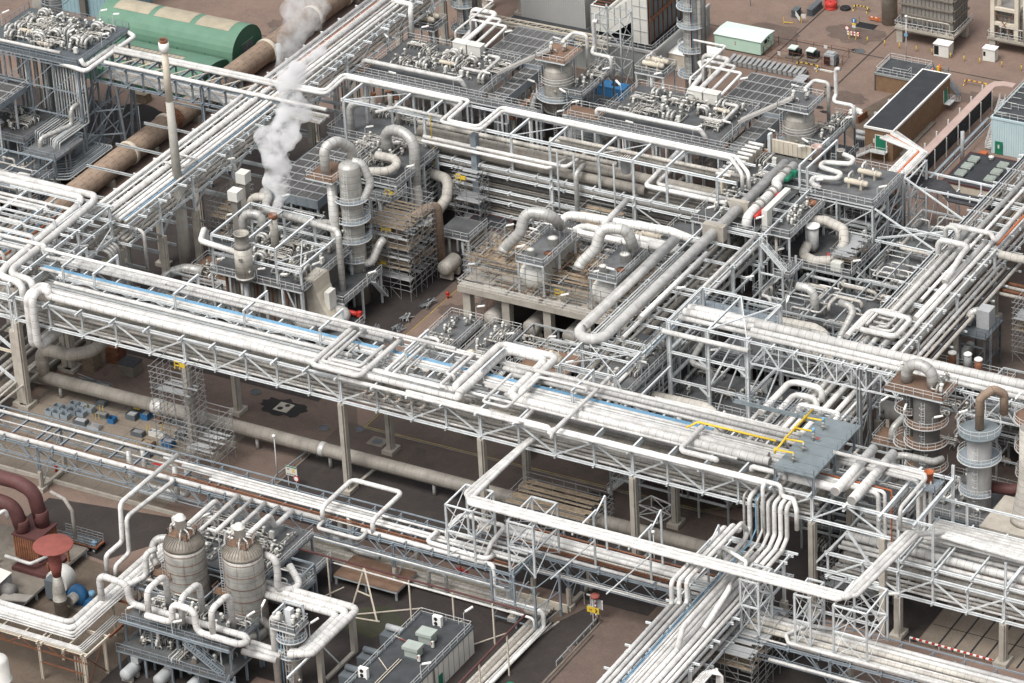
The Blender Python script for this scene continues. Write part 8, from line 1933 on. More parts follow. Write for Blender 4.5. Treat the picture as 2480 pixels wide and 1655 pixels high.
# open steel floors filling the plant between the named units
block('many storeyed steel floors behind the open white frame',37,13,57.4,27.4,(3.2,6.6),1)
block('steel floors between the stair tower and the right rack',49.4,28,58.4,54,(3.4,6.4),2)
block('steel floors under the valve deck at the hairpin rack',25.4,-26,36,4,(4.4,8.6),3)
block('steel floors behind the drums under the high rack',-8,16.4,23,28.4,(3.6,7.4),4)
block('low steel floors in front of the concrete table',5.4,-8.4,23.6,-1.8,(3.0,),5)
block('steel floors between the gantry and the middle rack',37.4,-35,57.6,-28,(3.6,7.4),6)
block('steel floors right of the right rack below the gantry',70.4,-36,84.4,-21.6,(4.0,8.0),7)
block('steel floors at the right edge behind the gantry',84,-6,104,8,(4.0,8.6),8)
block('steel floors under the upper right deck',34,41,46.4,52,(4.0,8.0,12.0),9)
for k in range(3): hx('%s pale drum in the shade beneath the concrete table' % ('left','middle','right')[k],-4+k*7.4,3,3.0,5,1.5,'y','old_clad')
scatter('the floor under the concrete table',-8,-0.8,21,3,0.05,[('rack',5),('pump',4),('stand',8)],120,2.4)
# ================================================================== tank unit, bottom left
def tank(label,x,y,r,z0,z1):
 t = thing('tank',(x,y,z0),label,'tank')
 b = B('tank_clad'); h = z1-z0
 prof = [(r,0)] + [(r,(h-1.9)*i/8) for i in range(1,9)]
 b.lathe((x,y,z0),prof,36); b.make('shell',t)
 b = B('dome_clad'); b.lathe((x,y,z0+h-1.9),[(r,0.0),(r*0.985,0.45),(r*0.9,0.95),(r*0.72,1.4),(r*0.45,1.75),(r*0.15,1.9),(0.02,1.9)],36); b.make('dome',t)
 b = B('duct_clad')
 for i in range(0,36):
  a = 2*pi*i/36; P = [(r*1.0,0.05),(r*0.91,0.97),(r*0.73,1.43),(r*0.46,1.78)]
  for (ra,za),(rb,zb) in zip(P,P[1:]): b.bar((x+cos(a)*ra,y+sin(a)*ra,z0+h-1.86+za),(x+cos(a)*rb,y+sin(a)*rb,z0+h-1.86+zb),0.07)
 b.make('dome_seam',t)
 b = B('rust')
 for i in range(6): b.ring((x,y,z0+1+i*(h-3.4)/5),r+0.02,0.06,36)
 b.make('band',t)
 b = B('offwhite'); q = V((x,y,z1))
 b.lathe((x-0.2,y,z1+0.2),[(0.3,-0.6),(0.3,0.6),(0.8,0.62),(0.8,2.2),(0.9,2.22),(0.9,2.4),(0.7,2.42),(0.6,2.9),(0.2,2.95)],16); b.box(x-1.5,y-0.3,z1+1.6,x-0.9,y+0.4,z1+2.5); b.make('mixer',t)
 b = B('rustdeck'); b.box(x-1.8,y-1.3,z1-0.2,x+1.6,y+1.3,z1-0.05); b.rail([(x-1.8,y-1.3,z1),(x+1.6,y-1.3,z1),(x+1.6,y+1.3,z1),(x-1.8,y+1.3,z1),(x-1.8,y-1.3,z1)],1.0); b.make('top_platform',t)
 b = B('white_clad')
 for k in range(3): a = -1.2+k*0.8; b.tube([V((x+cos(a)*r*0.55,y+sin(a)*r*0.55,z1-1)),V((x+cos(a)*r*0.55,y+sin(a)*r*0.55,z1+0.8)),V((x+cos(a)*r*0.2,y+sin(a)*r*0.2,z1+1.0))],0.13,6)
 b.make('nozzle',t)
 b = B('rail'); b.ladder((x-r*0.75,y-r*0.75-0.2,z0+1),(x-r*0.75,y-r*0.75-0.2,z1-0.4),0.5)
 b.make('ladder',t)
 b = B('rustdeck'); b.box(x-r-0.8,y-r-0.2,z0+h*0.42,x-r*0.2,y-r*0.55,z0+h*0.42+0.12); b.rail([(x-r-0.8,y-r*0.5,z0+h*0.42),(x-r-0.8,y-r-0.2,z0+h*0.42),(x-r*0.2,y-r-0.2,z0+h*0.42)]); b.make('side_platform',t)
 return t
tank('left of the two rust streaked tanks with a mixer on its dome',-1.8,-92.9,3.05,5.2,16.2)
t = tank('right of the two rust streaked tanks with a mixer on its dome',7.1,-90.9,3.0,2.2,15.9)
b = B('offwhite'); b.lathe((7.1,-90.9,0),[(2.7,0),(2.7,2.2)],24); b.make('skirt',t)
deck('railed steel process deck carrying the tank pipework',-5.2,-105.2,13.6,-97.4,7.6,'deck','fr',True,0,nx=4,ny=2,legm='galv',railm='galv')
deck('lower railed floor of the tank process deck',-5.2,-107.4,13.8,-97,3.8,'deck','f',True,0,nx=4,ny=1,legm='galv',railm='galv')
scatter('the tank process deck',-4,-104,13,-97.6,7.6,[('stand',10),('rack',4),('loop',2),('box',1)],101,2.2)
block('open steel floors round the left rust streaked tank',-8.6,-96.8,2.4,-88,(4.6,),16,'deck','galv')
block('open steel floors behind the right rust streaked tank',3.4,-87.4,12,-80,(4.4,),17,'deck','galv')
scatter('the lower floor of the tank deck',-4.5,-106.4,13,-99,3.8,[('stand',8),('rack',3),('fins',1),('pump',2)],102,2.4)
for k in range(3):
 hxo = hx('%s grey motor drum under the tank process deck' % ('left','middle','right')[k],-2.4+k*5.2,-108.2+k*0.9,1.3,2.6,0.95,'y','motor')
 b = B('motor'); x,y = -2.4+k*5.2,-107.4+k*0.9; b.box(x-0.3,y,2.2,x+1.0,y+1.2,3.2); b.make('terminal_box',hxo)
b = B('galv'); b.stair((12.6,-106.2,3.8),(6.4,-106.2,7.6),1.0); b.stair((14.8,-112,0),(14.8,-107.0,3.8),1.0); b.make('stair',label='blue grey stair down the front of the tank process deck',cat='stair')
b = B('galv'); b.ibeam((-5.2,-105.9,7.9),(13.8,-105.9,7.9),0.3,0.4); b.make('fascia_beam',label='long blue grey beam along the front of the tank process deck',cat='beam')
# looping white pipes on that deck
zz = 9.2
tb('white swan neck pipe at the left of the tank deck',[(-10.4,-102.6,7.8),(-10.4,-102.6,12.4),(-5.6,-102.6,12.0),(-5.2,-102.7,8.9),(14.6,-102.7,8.9),(15.8,-103.6,8.9),(15.0,-104.8,8.9),(9.4,-104.8,8.9)],0.52,'white_band',1.1)
tb('white header pipe along the front of the tank deck',[(-1.0,-104.9,9.4),(3.6,-104.9,9.4),(4.0,-104.9,12.8),(7.6,-104.8,12.6),(7.8,-104.8,9.0),(14.6,-104.8,8.9)],0.5,'white_band',1.1)
for k,(x,y) in enumerate(((-0.8,-104.4),(4.8,-104.0),(10.4,-104.6))):
 tb('%s white arched pipe standing on the tank deck' % ORD[k],[(x,y,9.2),(x+0.1,y,13.4),(x+0.5,y+4.2,13.8),(x+0.5,y+4.4,7.8)],0.48,'white_band',1.2)
tb('white pipe dropping off the left tank towards the deck',[(-6.4,-93.5,12.6),(-7.4,-95,12.4),(-7.4,-95.2,8.6),(-9,-98.6,8.4)],0.45,'white_band',1.1)
tb('ribbed white bend left of the left tank',[(-4.8,-91,13.4),(-7.6,-92,13.2),(-7.8,-93,11),(-6,-94.2,10)],0.62,'alu_clad',1.2)
tb('white pipe beside the right tank with a hooked end',[(9.4,-88.6,13),(11.4,-88.8,13),(11.6,-89,10.6),(11.4,-89.2,7.6),(14,-86.6,7.4),(10.8,-84.6,9.2)],0.55,'white_band',1.0)
for k in range(4): tb('%s small white pipe climbing the left tank' % ORD[k],[(-5.6-k*0.5,-90.4+k*0.6,8),(-5.6-k*0.5,-90.4+k*0.6,15.4-k*0.6),(-2.6,-91+k*0.3,15.8-k*0.6)],0.26,'white_clad',1.2)
for k in range(3): tb('%s small white pipe climbing the right tank' % ORD[k],[(3.4-k*0.5,-89.4+k*0.5,8),(3.4-k*0.5,-89.4+k*0.5,16-k),(5.6,-90,16.2-k)],0.26,'white_clad',1.2)
for k in range(5): tb('%s white pipe from the tanks up to the lower left rack' % ORD[k],[(-6.5+k*2.4,-86+k*0.3,11.8),(-6.5+k*2.4,-80,11.8),(-6.5+k*2.4,-77.6,11.8),(-6.5+k*2.4,-76.6,9.2),(-6.5+k*2.4,-71.6,9.2)],(0.42,0.3,0.36,0.3,0.42)[k],'white_clad',1.2)
deck('cluttered valve floor between the tanks and the front rack',-9,-87.6,8,-73.6,7.4,'deck','lr',True,0,legm='galv')
scatter('the valve floor behind the tanks',-8.5,-86,7.6,-74.4,7.4,[('loop',5),('riser',3),('rack',4),('stand',6),('box',1)],104,2.3)
deck('small green grey landing right of the valve floor',4.4,-79.4,11,-73.8,4.2,'deck','fr',True,0,legm='galv')
# three pipes to the right column
for k in range(3):
 tb('%s of three fat white pipes boxing the yard right of the tanks' % ORD[k],[(8.4,-87.6-k*1.3,7.2),(24.2-k*0.9,-87.6-k*1.3,7.2),(24.2-k*0.9,-100.6-k*0.4,7.2),(21.2,-100.9-k*0.5,7.2)],0.56,'white_band',1.0)
 tb('%s of three fat white pipes between the tank deck and the column' % ORD[k],[(13.8,-100.2-k*1.2,6.0),(19.6,-100.4-k*1.0,6.0)],0.5,'white_clad')
for k,(x,y) in enumerate(((23.7,-88.6),(23.7,-97.6))):
 t = thing('pipe_support',(x,y,0),'%s concrete post frame under the three fat white pipes' % ('far','near')[k],'support')
 b = B('concrete'); b.box(x-0.4,y-0.4,0,x+0.4,y+0.4,6.3); b.box(x-0.3,y-8,0,x+0.3,y-0.42,0.4); b.make('post',t)
 b = B('white_steel'); b.bar((x,y+0.3,6.5),(x,y-8.5,6.5),0.3).bar((x,y-4,0.4),(x,y-8.3,6.3),0.2); b.make('beam',t)
t = tower('slim white column with a square cage platform at the bottom',20.4,-99.4,1.0,0,10.6,'stainless',[(8.6,2.2,200,420),(5.8,2.2,180,400)],None,dome=False)
deck('square railed cage platform on the slim white column',18.2,-101.4,22.4,-97.6,10.8,'deck','fblr',False,10.2,legm='white_steel')
b = B('white_steel'); b.ibeam((18.6,-98,10.8),(18.6,-98,13.6),0.3,0.3).ibeam((21.8,-98,10.8),(21.8,-98,13.6),0.3,0.3).ibeam((18.6,-98,13.4),(21.8,-98,13.4),0.3,0.36).ibeam((18.6,-101,12.8),(18.6,-98,12.8),0.26,0.3); b.box(19.8,-99.8,10.8,20.8,-98.8,13.2); b.make('hoist',label='white hoist frame on the cage platform of the slim column',cat='frame')
gear('stand','the cage platform',[(19.2,-100.4,10.8),(21.6,-100.2,10.8),(21.4,-98.6,10.8)])
tb('fat white pipe running up the left of the slim column',[(18.2,-100.6,0),(18.2,-100.6,12.0),(19.6,-100.4,12.2)],0.55,'white_clad')
for k in range(3): tb('%s thin pipe clipped to the slim column' % ORD[k],[(19.3+k*0.5,-100.7,0),(19.3+k*0.5,-100.7,10)],0.1,'bluepipe' if k == 0 else 'white_clad')
tb('ribbed elbow linking the right tank and the slim column',[(10.2,-92,4),(13,-93.4,4),(14.4,-95.6,4.4)],0.6,'towerdark',1.2)
# rusty rack at the far left bottom
RE,re_ = rack('rust streaked pipe rack corner at the bottom left','x',-60,-5.4,-113.8,-108.6,[-14,-6.2],[6.6],0,mat='ivory',step=4,sw=0.3)
b = B('rust')
for i in range(12): x = -60+i*4.5; b.bar((x,-113.8,5),(x+2.2,-113.8,6.4),0.14).bar((x+2.2,-113.8,6.4),(x+4.5,-113.8,5),0.14)
b.bar((-60,-113.8,5),(-5.4,-113.8,5),0.2).bar((-6.2,-113.8,0.3),(-6.2,-108.6,6.2),0.14).bar((-6.2,-108.6,0.3),(-6.2,-113.8,6.2),0.14).bar((-14,-113.8,3),(-6.2,-113.8,3),0.2)
b.ibeam((-5.2,-108.6,6.6),(-5.2,-100,6.6),0.3,0.4).ibeam((-10.6,-108.6,6.6),(-10.6,-84,6.6),0.3,0.4).ibeam((-10.6,-100,6.6),(-5.2,-100,6.6),0.3,0.3).ibeam((-10.6,-92,6.6),(-6,-92,6.6),0.3,0.3); b.make('lattice',RE)
for y in (-100,-92,-85): b = B('ivory'); b.ibeam((-10.6,y,0),(-10.6,y,6.4),0.3,0.3); b.make('steel_column',RE)
for k,(o,r) in enumerate(((0,0.5),(1.25,0.5),(2.1,0.26),(2.7,0.18),(3.2,0.12))):
 tb('%s white pipe of the bundle turning the bottom left corner' % ORD[k],[(-60,-109.2-o,7.6),(-11.4+o*0.9,-109.2-o,7.6),(-11.4+o*0.9,-88+k,7.6),(-8.4+o*0.8,-84.6+k,8.6)],r,'white_band' if k < 2 else 'white_clad',1.2)
for k in range(4): tb('%s thin pipe looping round the rusty rack corner' % ORD[k],[(-30,-113.0-k*0.25,6.95),(-7.4+k*0.4,-113.0-k*0.25,6.95),(-7.4+k*0.4,-104,6.95)],0.11,'white_clad',2.0)
for k in range(5): tb('%s small riser inside the rusty rack corner' % ORD[k],[(-9.2+k*0.5,-112,0),(-9.2+k*0.5,-112,4.2)],0.12,'ivory')
t = thing('tank',(-13,-124,0),'white ribbed cylinder cut by the bottom left corner','tank')
b = B('offwhite'); b.lathe((-13.8,-123.6,0),[(1.9,0),(1.9,3),(1.96,3.02),(1.96,3.2),(1.7,3.25),(1.7,6),(1.76,6.02),(1.76,6.2),(1.5,6.3),(1.5,9.4),(1.2,9.9),(0.1,10.1)],28); b.make('shell',t)
# maroon blower unit
t = thing('blower_house',(-31,-90,0),'rust red panelled blower house with two fat maroon ducts','blower house')
b = B('rust'); b.box(-34.6,-91.4,2.2,-30.2,-86.4,6.2)
for i in range(11): b.box(-34.6+i*0.42,-91.5,2.3,-34.4+i*0.42,-91.403,6.1)
for i in range(12): b.box(-30.197,-91.3+i*0.42,2.3,-30.1,-91.1+i*0.42,6.1)
b.make('casing',t)
b = B('maroon'); b.box(-34.8,-91.6,6.2,-30.0,-86.2,6.45); b.box(-33.6,-94,1.6,-27.4,-87.6,2.2); b.make('roof',t)
b = B('maroon'); b.tube([V((-58,-91.4,11.6)),V((-37.4,-91.2,11.6)),V((-34.4,-90.6,10.8)),V((-33.6,-90.2,6.4))],1.12,20,1.0); b.make('duct',t)
b = B('maroon'); b.tube([V((-58,-88.2,13.4)),V((-35.4,-88.0,13.4)),V((-32.6,-87.8,12.4)),V((-31.8,-87.6,6.4))],1.12,20,1.0); b.make('duct',t)
b = B('maroon')
for x,y,z in ((-33.7,-90.2,7.4),(-31.9,-87.6,8.0)): b.lathe((x,y,z-0.8),[(1.15,0),(1.2,0.05),(1.2,1.8),(1.15,1.85)],20)
b.make('collar',t)
tb('tall white pipe bending over beside the maroon ducts',[(-33.6,-97,0),(-33.6,-97,12.4),(-33.0,-94.4,12.8),(-33.0,-94,11)],0.3,'white_clad',1.2)
tb('pale curved pipe behind the maroon ducts',[(-32,-84.6,10.6),(-29.6,-84.4,9.8),(-28.4,-84.4,8),(-28.4,-84.4,3)],0.3,'old_clad',1.4)
tb('white square pipe hoop along the blower house',[(-35,-93.4,3.4),(-30.2,-93.6,3.4),(-28.6,-89.6,3.4)],0.28,'white_clad',1.0)
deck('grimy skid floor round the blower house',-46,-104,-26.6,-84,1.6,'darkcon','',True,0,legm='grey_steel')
scatter('the blower skid',-45,-103,-34.8,-92,1.6,[('pump',3),('rack',4),('stand',5),('box',2)],106,2.6)
t = thing('compressor',(-29,-101,1),'pale grey compressor block tilted at the left edge','compressor')
b = B('motor'); b.box(-36,-102.6,1.7,-30,-98.6,4.6); b.mat('offwhite').poly([(-36,-102.8,5.2),(-30,-102.8,4.6),(-30,-98.4,4.8),(-36,-98.4,5.4)],0.3); b.make('casing',t)
b = B('towerdark'); b.lathe((-30,-100.6,3.0),[(1.2,0),(1.2,1.6),(0.8,2.0),(0.3,2.1)],16,'x'); b.make('motor',t)
b = B('old_clad'); b.poly([(-29.4,-103.4,3.2),(-24.8,-102.2,3.4),(-24.8,-100.4,3.4),(-29.4,-101.4,3.2)],0.2); b.make('walkboard',t)
t = thing('air_inlet',(-20.8,-99.2,0),'red mushroom topped inlet funnel standing in the brown yard','air inlet')
b = B('redcap'); b.lathe((-20.9,-99.2,0),[(3.0,12.6),(3.02,12.68),(2.9,12.74),(0.3,12.8)],36); b.lathe((-20.9,-99.2,0),[(0.5,12.0),(2.98,12.55),(3.0,12.6)],36); b.make('cap',t)
b = B('redcap'); b.lathe((-20.9,-99.2,0),[(0.62,7.2),(1.05,9.6),(0.95,9.62),(0.95,12.2)],20); b.make('funnel',t)
b = B('rusty_vessel'); b.lathe((-20.9,-99.2,0),[(1.0,0),(1.0,3.0),(1.06,3.02),(1.06,3.2),(1.0,3.22),(1.0,4.4),(0.64,7.2)],20); b.make('stem',t)
t = thing('fan',(-19.2,-96.7,0),'bright blue fan casing beside the red mushroom inlet','fan')
b = B('blue'); b.lathe((-20.2,-96.4,2.0),[(0.4,0),(1.5,0.05),(1.55,1.3),(0.5,1.4)],22,'y'); b.box(-19.6,-96.2,0.5,-17.6,-95.2,1.6); b.mat('bluepipe').lathe((-17.8,-95.4,2.2),[(0.2,0),(0.5,0.1),(0.5,0.8),(0.2,0.9)],12); b.make('casing',t)
b = B('old_clad'); b.tube([V((-20.4,-97.8,2)),V((-20.2,-95.0,2))],0.8,14); b.make('inlet_duct',t)
b = B('darkcon'); b.box(-21.6,-97.4,0.02,-17,-94.6,0.5); b.make('plinth',t)
t = thing('fan_cover',(-23,-94,1),'white half round cover behind the red mushroom inlet','cover')
b = B('offwhite'); b.lathe((-24.6,-95.0,2.4),[(1.9,0),(1.9,2.6),(1.7,2.7),(0.05,2.75)],26,'y'); b.make('cover',t)
b = B('slate'); b.box(-25.4,-96.8,0.6,-23.9,-95.1,3.8); b.make('louvre',t)
for k,(x,y) in enumerate(((-27.0,-88.4),(-27.4,-93))): b = B('rust'); b.bar((x,y,0),(x,y,4),0.3); b.make('stub_post',label='%s rusty stub post beside the blower house' % ('far','near')[k],cat='post')
def trailer(label,x,y,rz,load):
 t = thing('trailer',(x,y,0),label,'trailer'); t.rotation_euler = (0,0,0)
 b = B('rust'); b.box(x-3.6,y-1.1,0.7,x+3.6,y+1.1,0.95); b.bar((x-3.6,y,0.8),(x-5.2,y,0.7),0.14); b.make('chassis',t)
 for sx in (0.6,1.8):
  for sy in (-1.15,1.15): b = B('black'); b.lathe((x+sx+1.4,y+sy-0.12,0.42),[(0.42,0),(0.42,0.24)],14,'y'); b.mat('motor').lathe((x+sx+1.4,y+sy-0.14,0.42),[(0.2,0),(0.2,0.28)],10,'y'); b.make('wheel',t)
 b = B('red'); b.box(x+3.6,y-1.0,0.75,x+3.66,y-0.7,0.95).box(x+3.6,y+0.7,0.75,x+3.66,y+1.0,0.95); b.make('tail_lamp',t)
 b = B('scaf')
 if load == 'mesh':
  for sy in (-1.05,1.05):
   for i in range(8): b.bar((x-3.5+i,y+sy,0.95),(x-3.5+i,y+sy,2.3),0.07)
   for z in (1.3,1.8,2.3): b.bar((x-3.5,y+sy,z),(x+3.5,y+sy,z),0.07)
  b.mat('slate')
  for i in range(12): b.bar((x-3.3,y-0.9+i*0.16,1.0+0.06*(i % 3)),(x+3.2,y-0.9+i*0.16,1.0+0.1*(i % 2)),0.12)
  b.mat('bluepipe').box(x+2.4,y-0.8,1.0,x+3.2,y-0.2,1.5)
 else:
  random.seed(4)
  for i in range(30): y2 = y-0.95+random.random()*1.9; b.mat(random.choice(('scaf','slate','motor'))).bar((x-3.6+random.random(),y2,1.0+random.random()*0.9),(x+3.2+random.random()*0.8,y2+random.uniform(-.3,.3),1.0+random.random()*0.9),0.1)
 b.make('load',t); return t
trailer('grey mesh sided trailer parked behind the red mushroom inlet',-29.6,-81.6,0,'mesh')
trailer('flat trailer loaded with scaffold tubes under the tan duct',-54.6,-42.4,0,'tubes')
# ---- scaffold store on the concrete pad
random.seed(12)
def basket(x,y,w,d,h,mat,label,fill=None,z=0.02):
 b = B(mat); e = 0.06
 b.box(x-w/2,y-d/2,z,x+w/2,y+d/2,z+0.08)
 b.box(x-w/2,y-d/2,z+0.081,x+w/2,y-d/2+e,z+h).box(x-w/2,y+d/2-e,z+0.081,x+w/2,y+d/2,z+h).box(x-w/2,y-d/2+e+0.001,z+0.081,x-w/2+e,y+d/2-e-0.001,z+h).box(x+w/2-e,y-d/2+e+0.001,z+0.081,x+w/2,y+d/2-e-0.001,z+h)
 if fill:
  b.mat(fill)
  for i in range(6): b.bar((x-w*0.4,y-d*0.35+i*d*0.13,z+h*0.8),(x+w*0.4,y-d*0.35+i*d*0.13,z+h*(0.85+0.2*random.random())),0.12)
 b.make('scaffold_crate',label=label,cat='crate')
n = 0
for i in range(4):
 for j in range(3):
  if (i,j) in ((0,2),(3,0)): continue
  basket(-56.6+i*1.55+j*0.4,-51.6+j*1.75,1.35,1.2,0.9,'galv','%s blue grey open crate of the block by the left column' % ORD[n],None); n += 1
for k,(x,y,w,d,h,m,f,l) in enumerate([(-50.6,-45.6,1.8,1.2,0.7,'slate','scaf','dark crate of clips beside the trailer'),(-45.9,-49.4,1.2,1.2,0.9,'blue',None,'bright blue crate at the foot of the rusty duct leg'),(-43.6,-47.0,1.9,1.5,1.0,'slate','motor','large grey crate right of the rusty duct leg'),(-41.6,-46.0,1.4,1.6,1.1,'blue','motor','dark blue crate right of the large grey crate'),(-44.4,-44.6,1.3,1.3,0.8,'slate','scaf','small slate crate behind the large grey crate'),(-42.4,-43.2,1.3,1.3,0.8,'slate','scaf','second small slate crate behind the large grey crate'),(-35.6,-45.4,3.4,1.2,0.6,'slate','scaf','long flat bundle of grey boards by the tall scaffold'),(-31.6,-44.6,3.2,1.4,0.6,'galv','motor','second flat bundle of grey boards by the tall scaffold'),(-36.6,-50.0,3.2,0.9,0.9,'offwhite','motor','long white sided crate among the dark crates'),(-33.0,-48.6,1.6,1.6,1.2,'slate','scaf','tall slate crate at the scaffold edge'),(-33.6,-51.6,2.0,1.3,1.1,'blue','motor','blue edged crate of boards at the scaffold foot'),(-36.4,-53.2,2.2,1.3,1.0,'wood','wood','crate of tan timber at the store edge'),(-39.8,-51.0,2.2,1.2,0.8,'slate','scaf','crate of scaffold clips before the white sided crate'),(-48.6,-48.6,2.4,1.0,0.6,'slate','scaf','low crate of tubes beside the open crates'),(-50.4,-51.8,2.4,1.2,0.7,'slate','motor','low crate of boards before the open crates'),(-47.4,-52.2,2.2,1.2,0.6,'motor','scaf','pale crate of fittings near the low wall'),(-53,-47.6,1.8,1.1,0.6,'dark_steel','scaf','dark crate between the trailer and the open crates'),(-35.0,-55.6,1.8,1.1,0.8,'slate','motor','crate at the low wall near the tall scaffold')]): basket(x,y,w,d,h,m,l,f)
b = B('yellow'); b.box(-44.2,-45.9,1.1,-42.9,-45.2,1.2); b.make('sack',label='yellow sack lying on the crates by the duct',cat='sack')
for k in range(6): x,y = ((-51.5,-48.4),(-49.6,-47.6),(-48.8,-49.9),(-39.2,-49.4),(-37.2,-48.4),(-38.4,-54.4))[k]; b = B('yellow'); b.bar((x,y,0.02),(x,y,1.3),0.08).bar((x+0.5,y+0.2,0.02),(x+0.5,y+0.2,1.2),0.08); b.make('stillage_post',label='%s pair of thin yellow stillage posts in the scaffold store' % ORD[k],cat='post')
for k,(x,y,m) in enumerate(((-56.6,-32.6,'rust'),(-58.8,-36.4,'wood'))): stack(x,y,2.4,2.6,3.2,12,m,'%s tall stack of wooden pallets in the dark behind the duct' % ('rusty','pale')[k],'pallet_stack','pallets')
b = B('darkcon'); b.box(-53.6,-36.4,0.02,-50.6,-33.6,2.1); b.mat('greyroof').box(-53.7,-36.5,2.1,-50.5,-33.5,2.2); b.make('store_box',label='grey square store box beside the pallet stacks',cat='box')
basket(-44.8,-37.4,1.4,1.4,0.7,'slate','lone slate crate on the brown paving','scaf')
b = B('scaf'); b.ladder((-42,-58.0,0.3),(-33,-57.4,0.3),0.8,'y',0.09); b.make('lattice_beam',label='long ladder beam lying by the low concrete wall',cat='beam')
b = B('red'); b.bar((-32.6,-57.6,0.2),(-30.4,-57.4,0.2),0.5,0.3); b.make('red_bundle',label='red bundle at the foot of the tall scaffold',cat='bundle')
b = B('darkcon'); b.box(-69,-50,0,-64,-20,1.2); b.box(-64.5,-46,1.21,-58,-45.4,2.6); b.make('plinth_wall',label='dark concrete plinth running back beside the trailer',cat='wall')
for k in range(10): random.seed(k); x = -74+k*1.4; tb('%s shaded pipe low on the floor at the far left' % ORD[k],[(x,-66,3+random.random()*3),(x,-24,3+random.random()*3)],random.choice((0.2,0.3,0.45)),'old_clad')
# left big diagonal braces below the junction
t = thing('bracing',(-64,-51,0),'pair of big diagonal braces left of the first concrete column','brace')
for za,zc in ((16,9.6),(9.4,3.4)): b = B('white_steel'); b.ibeam((-72,-51,za),(-61.6,-51,zc),0.4,0.4); b.make('diagonal',t)
b = B('ivory'); b.ibeam((-74,-51,9.8),(-61.8,-51,9.8),0.3,0.4); b.make('tie',t)
# ---- bottom centre building
t = thing('substation',(35.4,-96,0),'low pale walled building with a grey roof and two green roof condensers','building')
b = B('offwhite'); b.box(30.9,-116,0,39.6,-81.2,4.4); b.make('wall',t)
b = B('darkcon')
for i in range(24): b.box(39.603,-116+i*1.45,0,39.63,-115.93+i*1.45,4.3)
b.make('wall_joint',t)
b = B('greyroof'); b.box(31.0,-115.9,4.403,39.5,-81.3,4.5); b.make('roof',t)
b = B('slate'); b.box(30.75,-116,4.3,31.0,-81.1,4.62).box(39.5,-116,4.3,39.75,-81.1,4.62).box(31.0,-81.3,4.3,39.5,-81.05,4.62); b.make('roof_edge',t)
b = B('rail'); b.rail([(31.0,-116,4.5),(31.0,-81.4,4.5),(39.5,-81.4,4.5),(39.5,-116,4.5)],1.1,0.06,2.0); b.make('guard_rail',t)
b = B('green'); b.box(39.64,-91.4,0.1,39.72,-90.3,2.3); b.make('door',t)
b = B('towerdark'); b.bar((39.75,-92.6,0),(39.75,-92.6,4.3),0.14); b.make('downpipe',t)
for k,(x,y) in enumerate(((35.4,-87.4),(35.4,-91.3))):
 t = thing('condenser',(x,y,4.5),'%s green grey condenser unit on the grey roof' % ('far','near')[k],'condenser')
 b = B('acgreen'); b.box(x-0.8,y-0.8,4.8,x+1.3,y+0.8,6.0); b.make('case',t)
 b = B('acgreen'); b.box(x-1.1,y-1.0,6.0,x+1.5,y+1.0,6.5)
 for i in range(6): b.box(x-1.16,y-0.9+i*0.32,6.05,x-1.1,y-0.75+i*0.32,6.45)
 b.make('hood',t)
 b = B('slate'); b.box(x-0.9,y-0.9,4.5,x+1.4,y-0.7,4.8).box(x-0.9,y+0.7,4.5,x+1.4,y+0.9,4.8); b.make('feet',t)
 b = B('offwhite'); b.box(x+1.5,y-1.1,4.7,x+1.9,y-0.8,5.7); b.mat('red').box(x+1.55,y-1.13,5.2,x+1.7,y-1.1,5.6); b.make('control_box',t)
for k,(x,y) in enumerate(((34.8,-83.0),(31.9,-98.9))):
 t = thing('air_conditioner',(x,y,4.5),'%s white air conditioner with two round fans' % ('far','near')[k],'air conditioner')
 b = B('lamp_white'); b.box(x-0.7,y-0.35,4.7,x+0.7,y+0.35,6.2).box(x-0.7,y-0.3,4.5,x-0.5,y+0.3,4.699).box(x+0.5,y-0.3,4.5,x+0.7,y+0.3,4.699); b.make('case',t)
 b = B('black')
 for z in (5.05,5.8): b.lathe((x-0.12,y-0.4,z),[(0.3,0),(0.3,0.04)],14,'y')
 b.make('fan_grille',t)
b = B('ivory'); b.bar((34.2,-93,4.7),(34.2,-100,4.7),0.1).bar((34.6,-93,4.7),(34.6,-100,4.7),0.1).bar((36,-89.5,4.75),(30.6,-88.2,4.75),0.1).bar((31.4,-94,4.7),(34.2,-96.2,4.7),0.1); b.mat('redcap').bar((31.6,-88.6,4.8),(36,-89.2,4.8),0.12); b.make('conduit',label='pale and red conduits laid across the grey roof',cat='conduit')
for k,(y,m) in enumerate(((-84,'motor'),(-90.4,'slate'),(-95.4,'slate'),(-101,'motor'))): b = B(m); b.tube([V((26.6,y,2.6)),V((30.9,y,2.6))],0.5,12); b.mat('slate').box(26.2,y-1.6,0,28.6,y+0.6,2.0); b.make('duct_box',label='%s grey duct box along the left wall of the low building' % ORD[k],cat='duct')
# maroon overhead pipe on thin posts, A frame
t = thing('pipe_trestle',(24,-78.3,0),'maroon pipe on thin pale posts above the dark gravel','pipe')
b = B('maroon'); b.tube([V((-3,-77.6,7.2)),V((46.0,-77.8,7.2)),V((47.0,-78.6,7.2)),V((47,-112,7.2))],0.17,8); b.mat('white_clad').tube([V((14,-77.8,6.5)),V((46.2,-78.1,6.5))],0.13,8); b.make('pipe',t)
for x,y in ((12.9,-77.8),(27.0,-77.9),(34.4,-77.9),(41.2,-78),(47,-84),(47,-92),(47,-100)): b = B('ivory'); b.bar((x,y,0),(x,y,7.1),0.2); b.make('post',t)
b = B('ivory'); b.bar((19.2,-77.7,7.0),(16.8,-77.8,0),0.22).bar((19.2,-77.7,7.0),(22.4,-80.2,0),0.22).bar((17.7,-77.8,2.6),(20.9,-79.0,3.2),0.16); b.make('a_frame',t)
b = B('ivory')
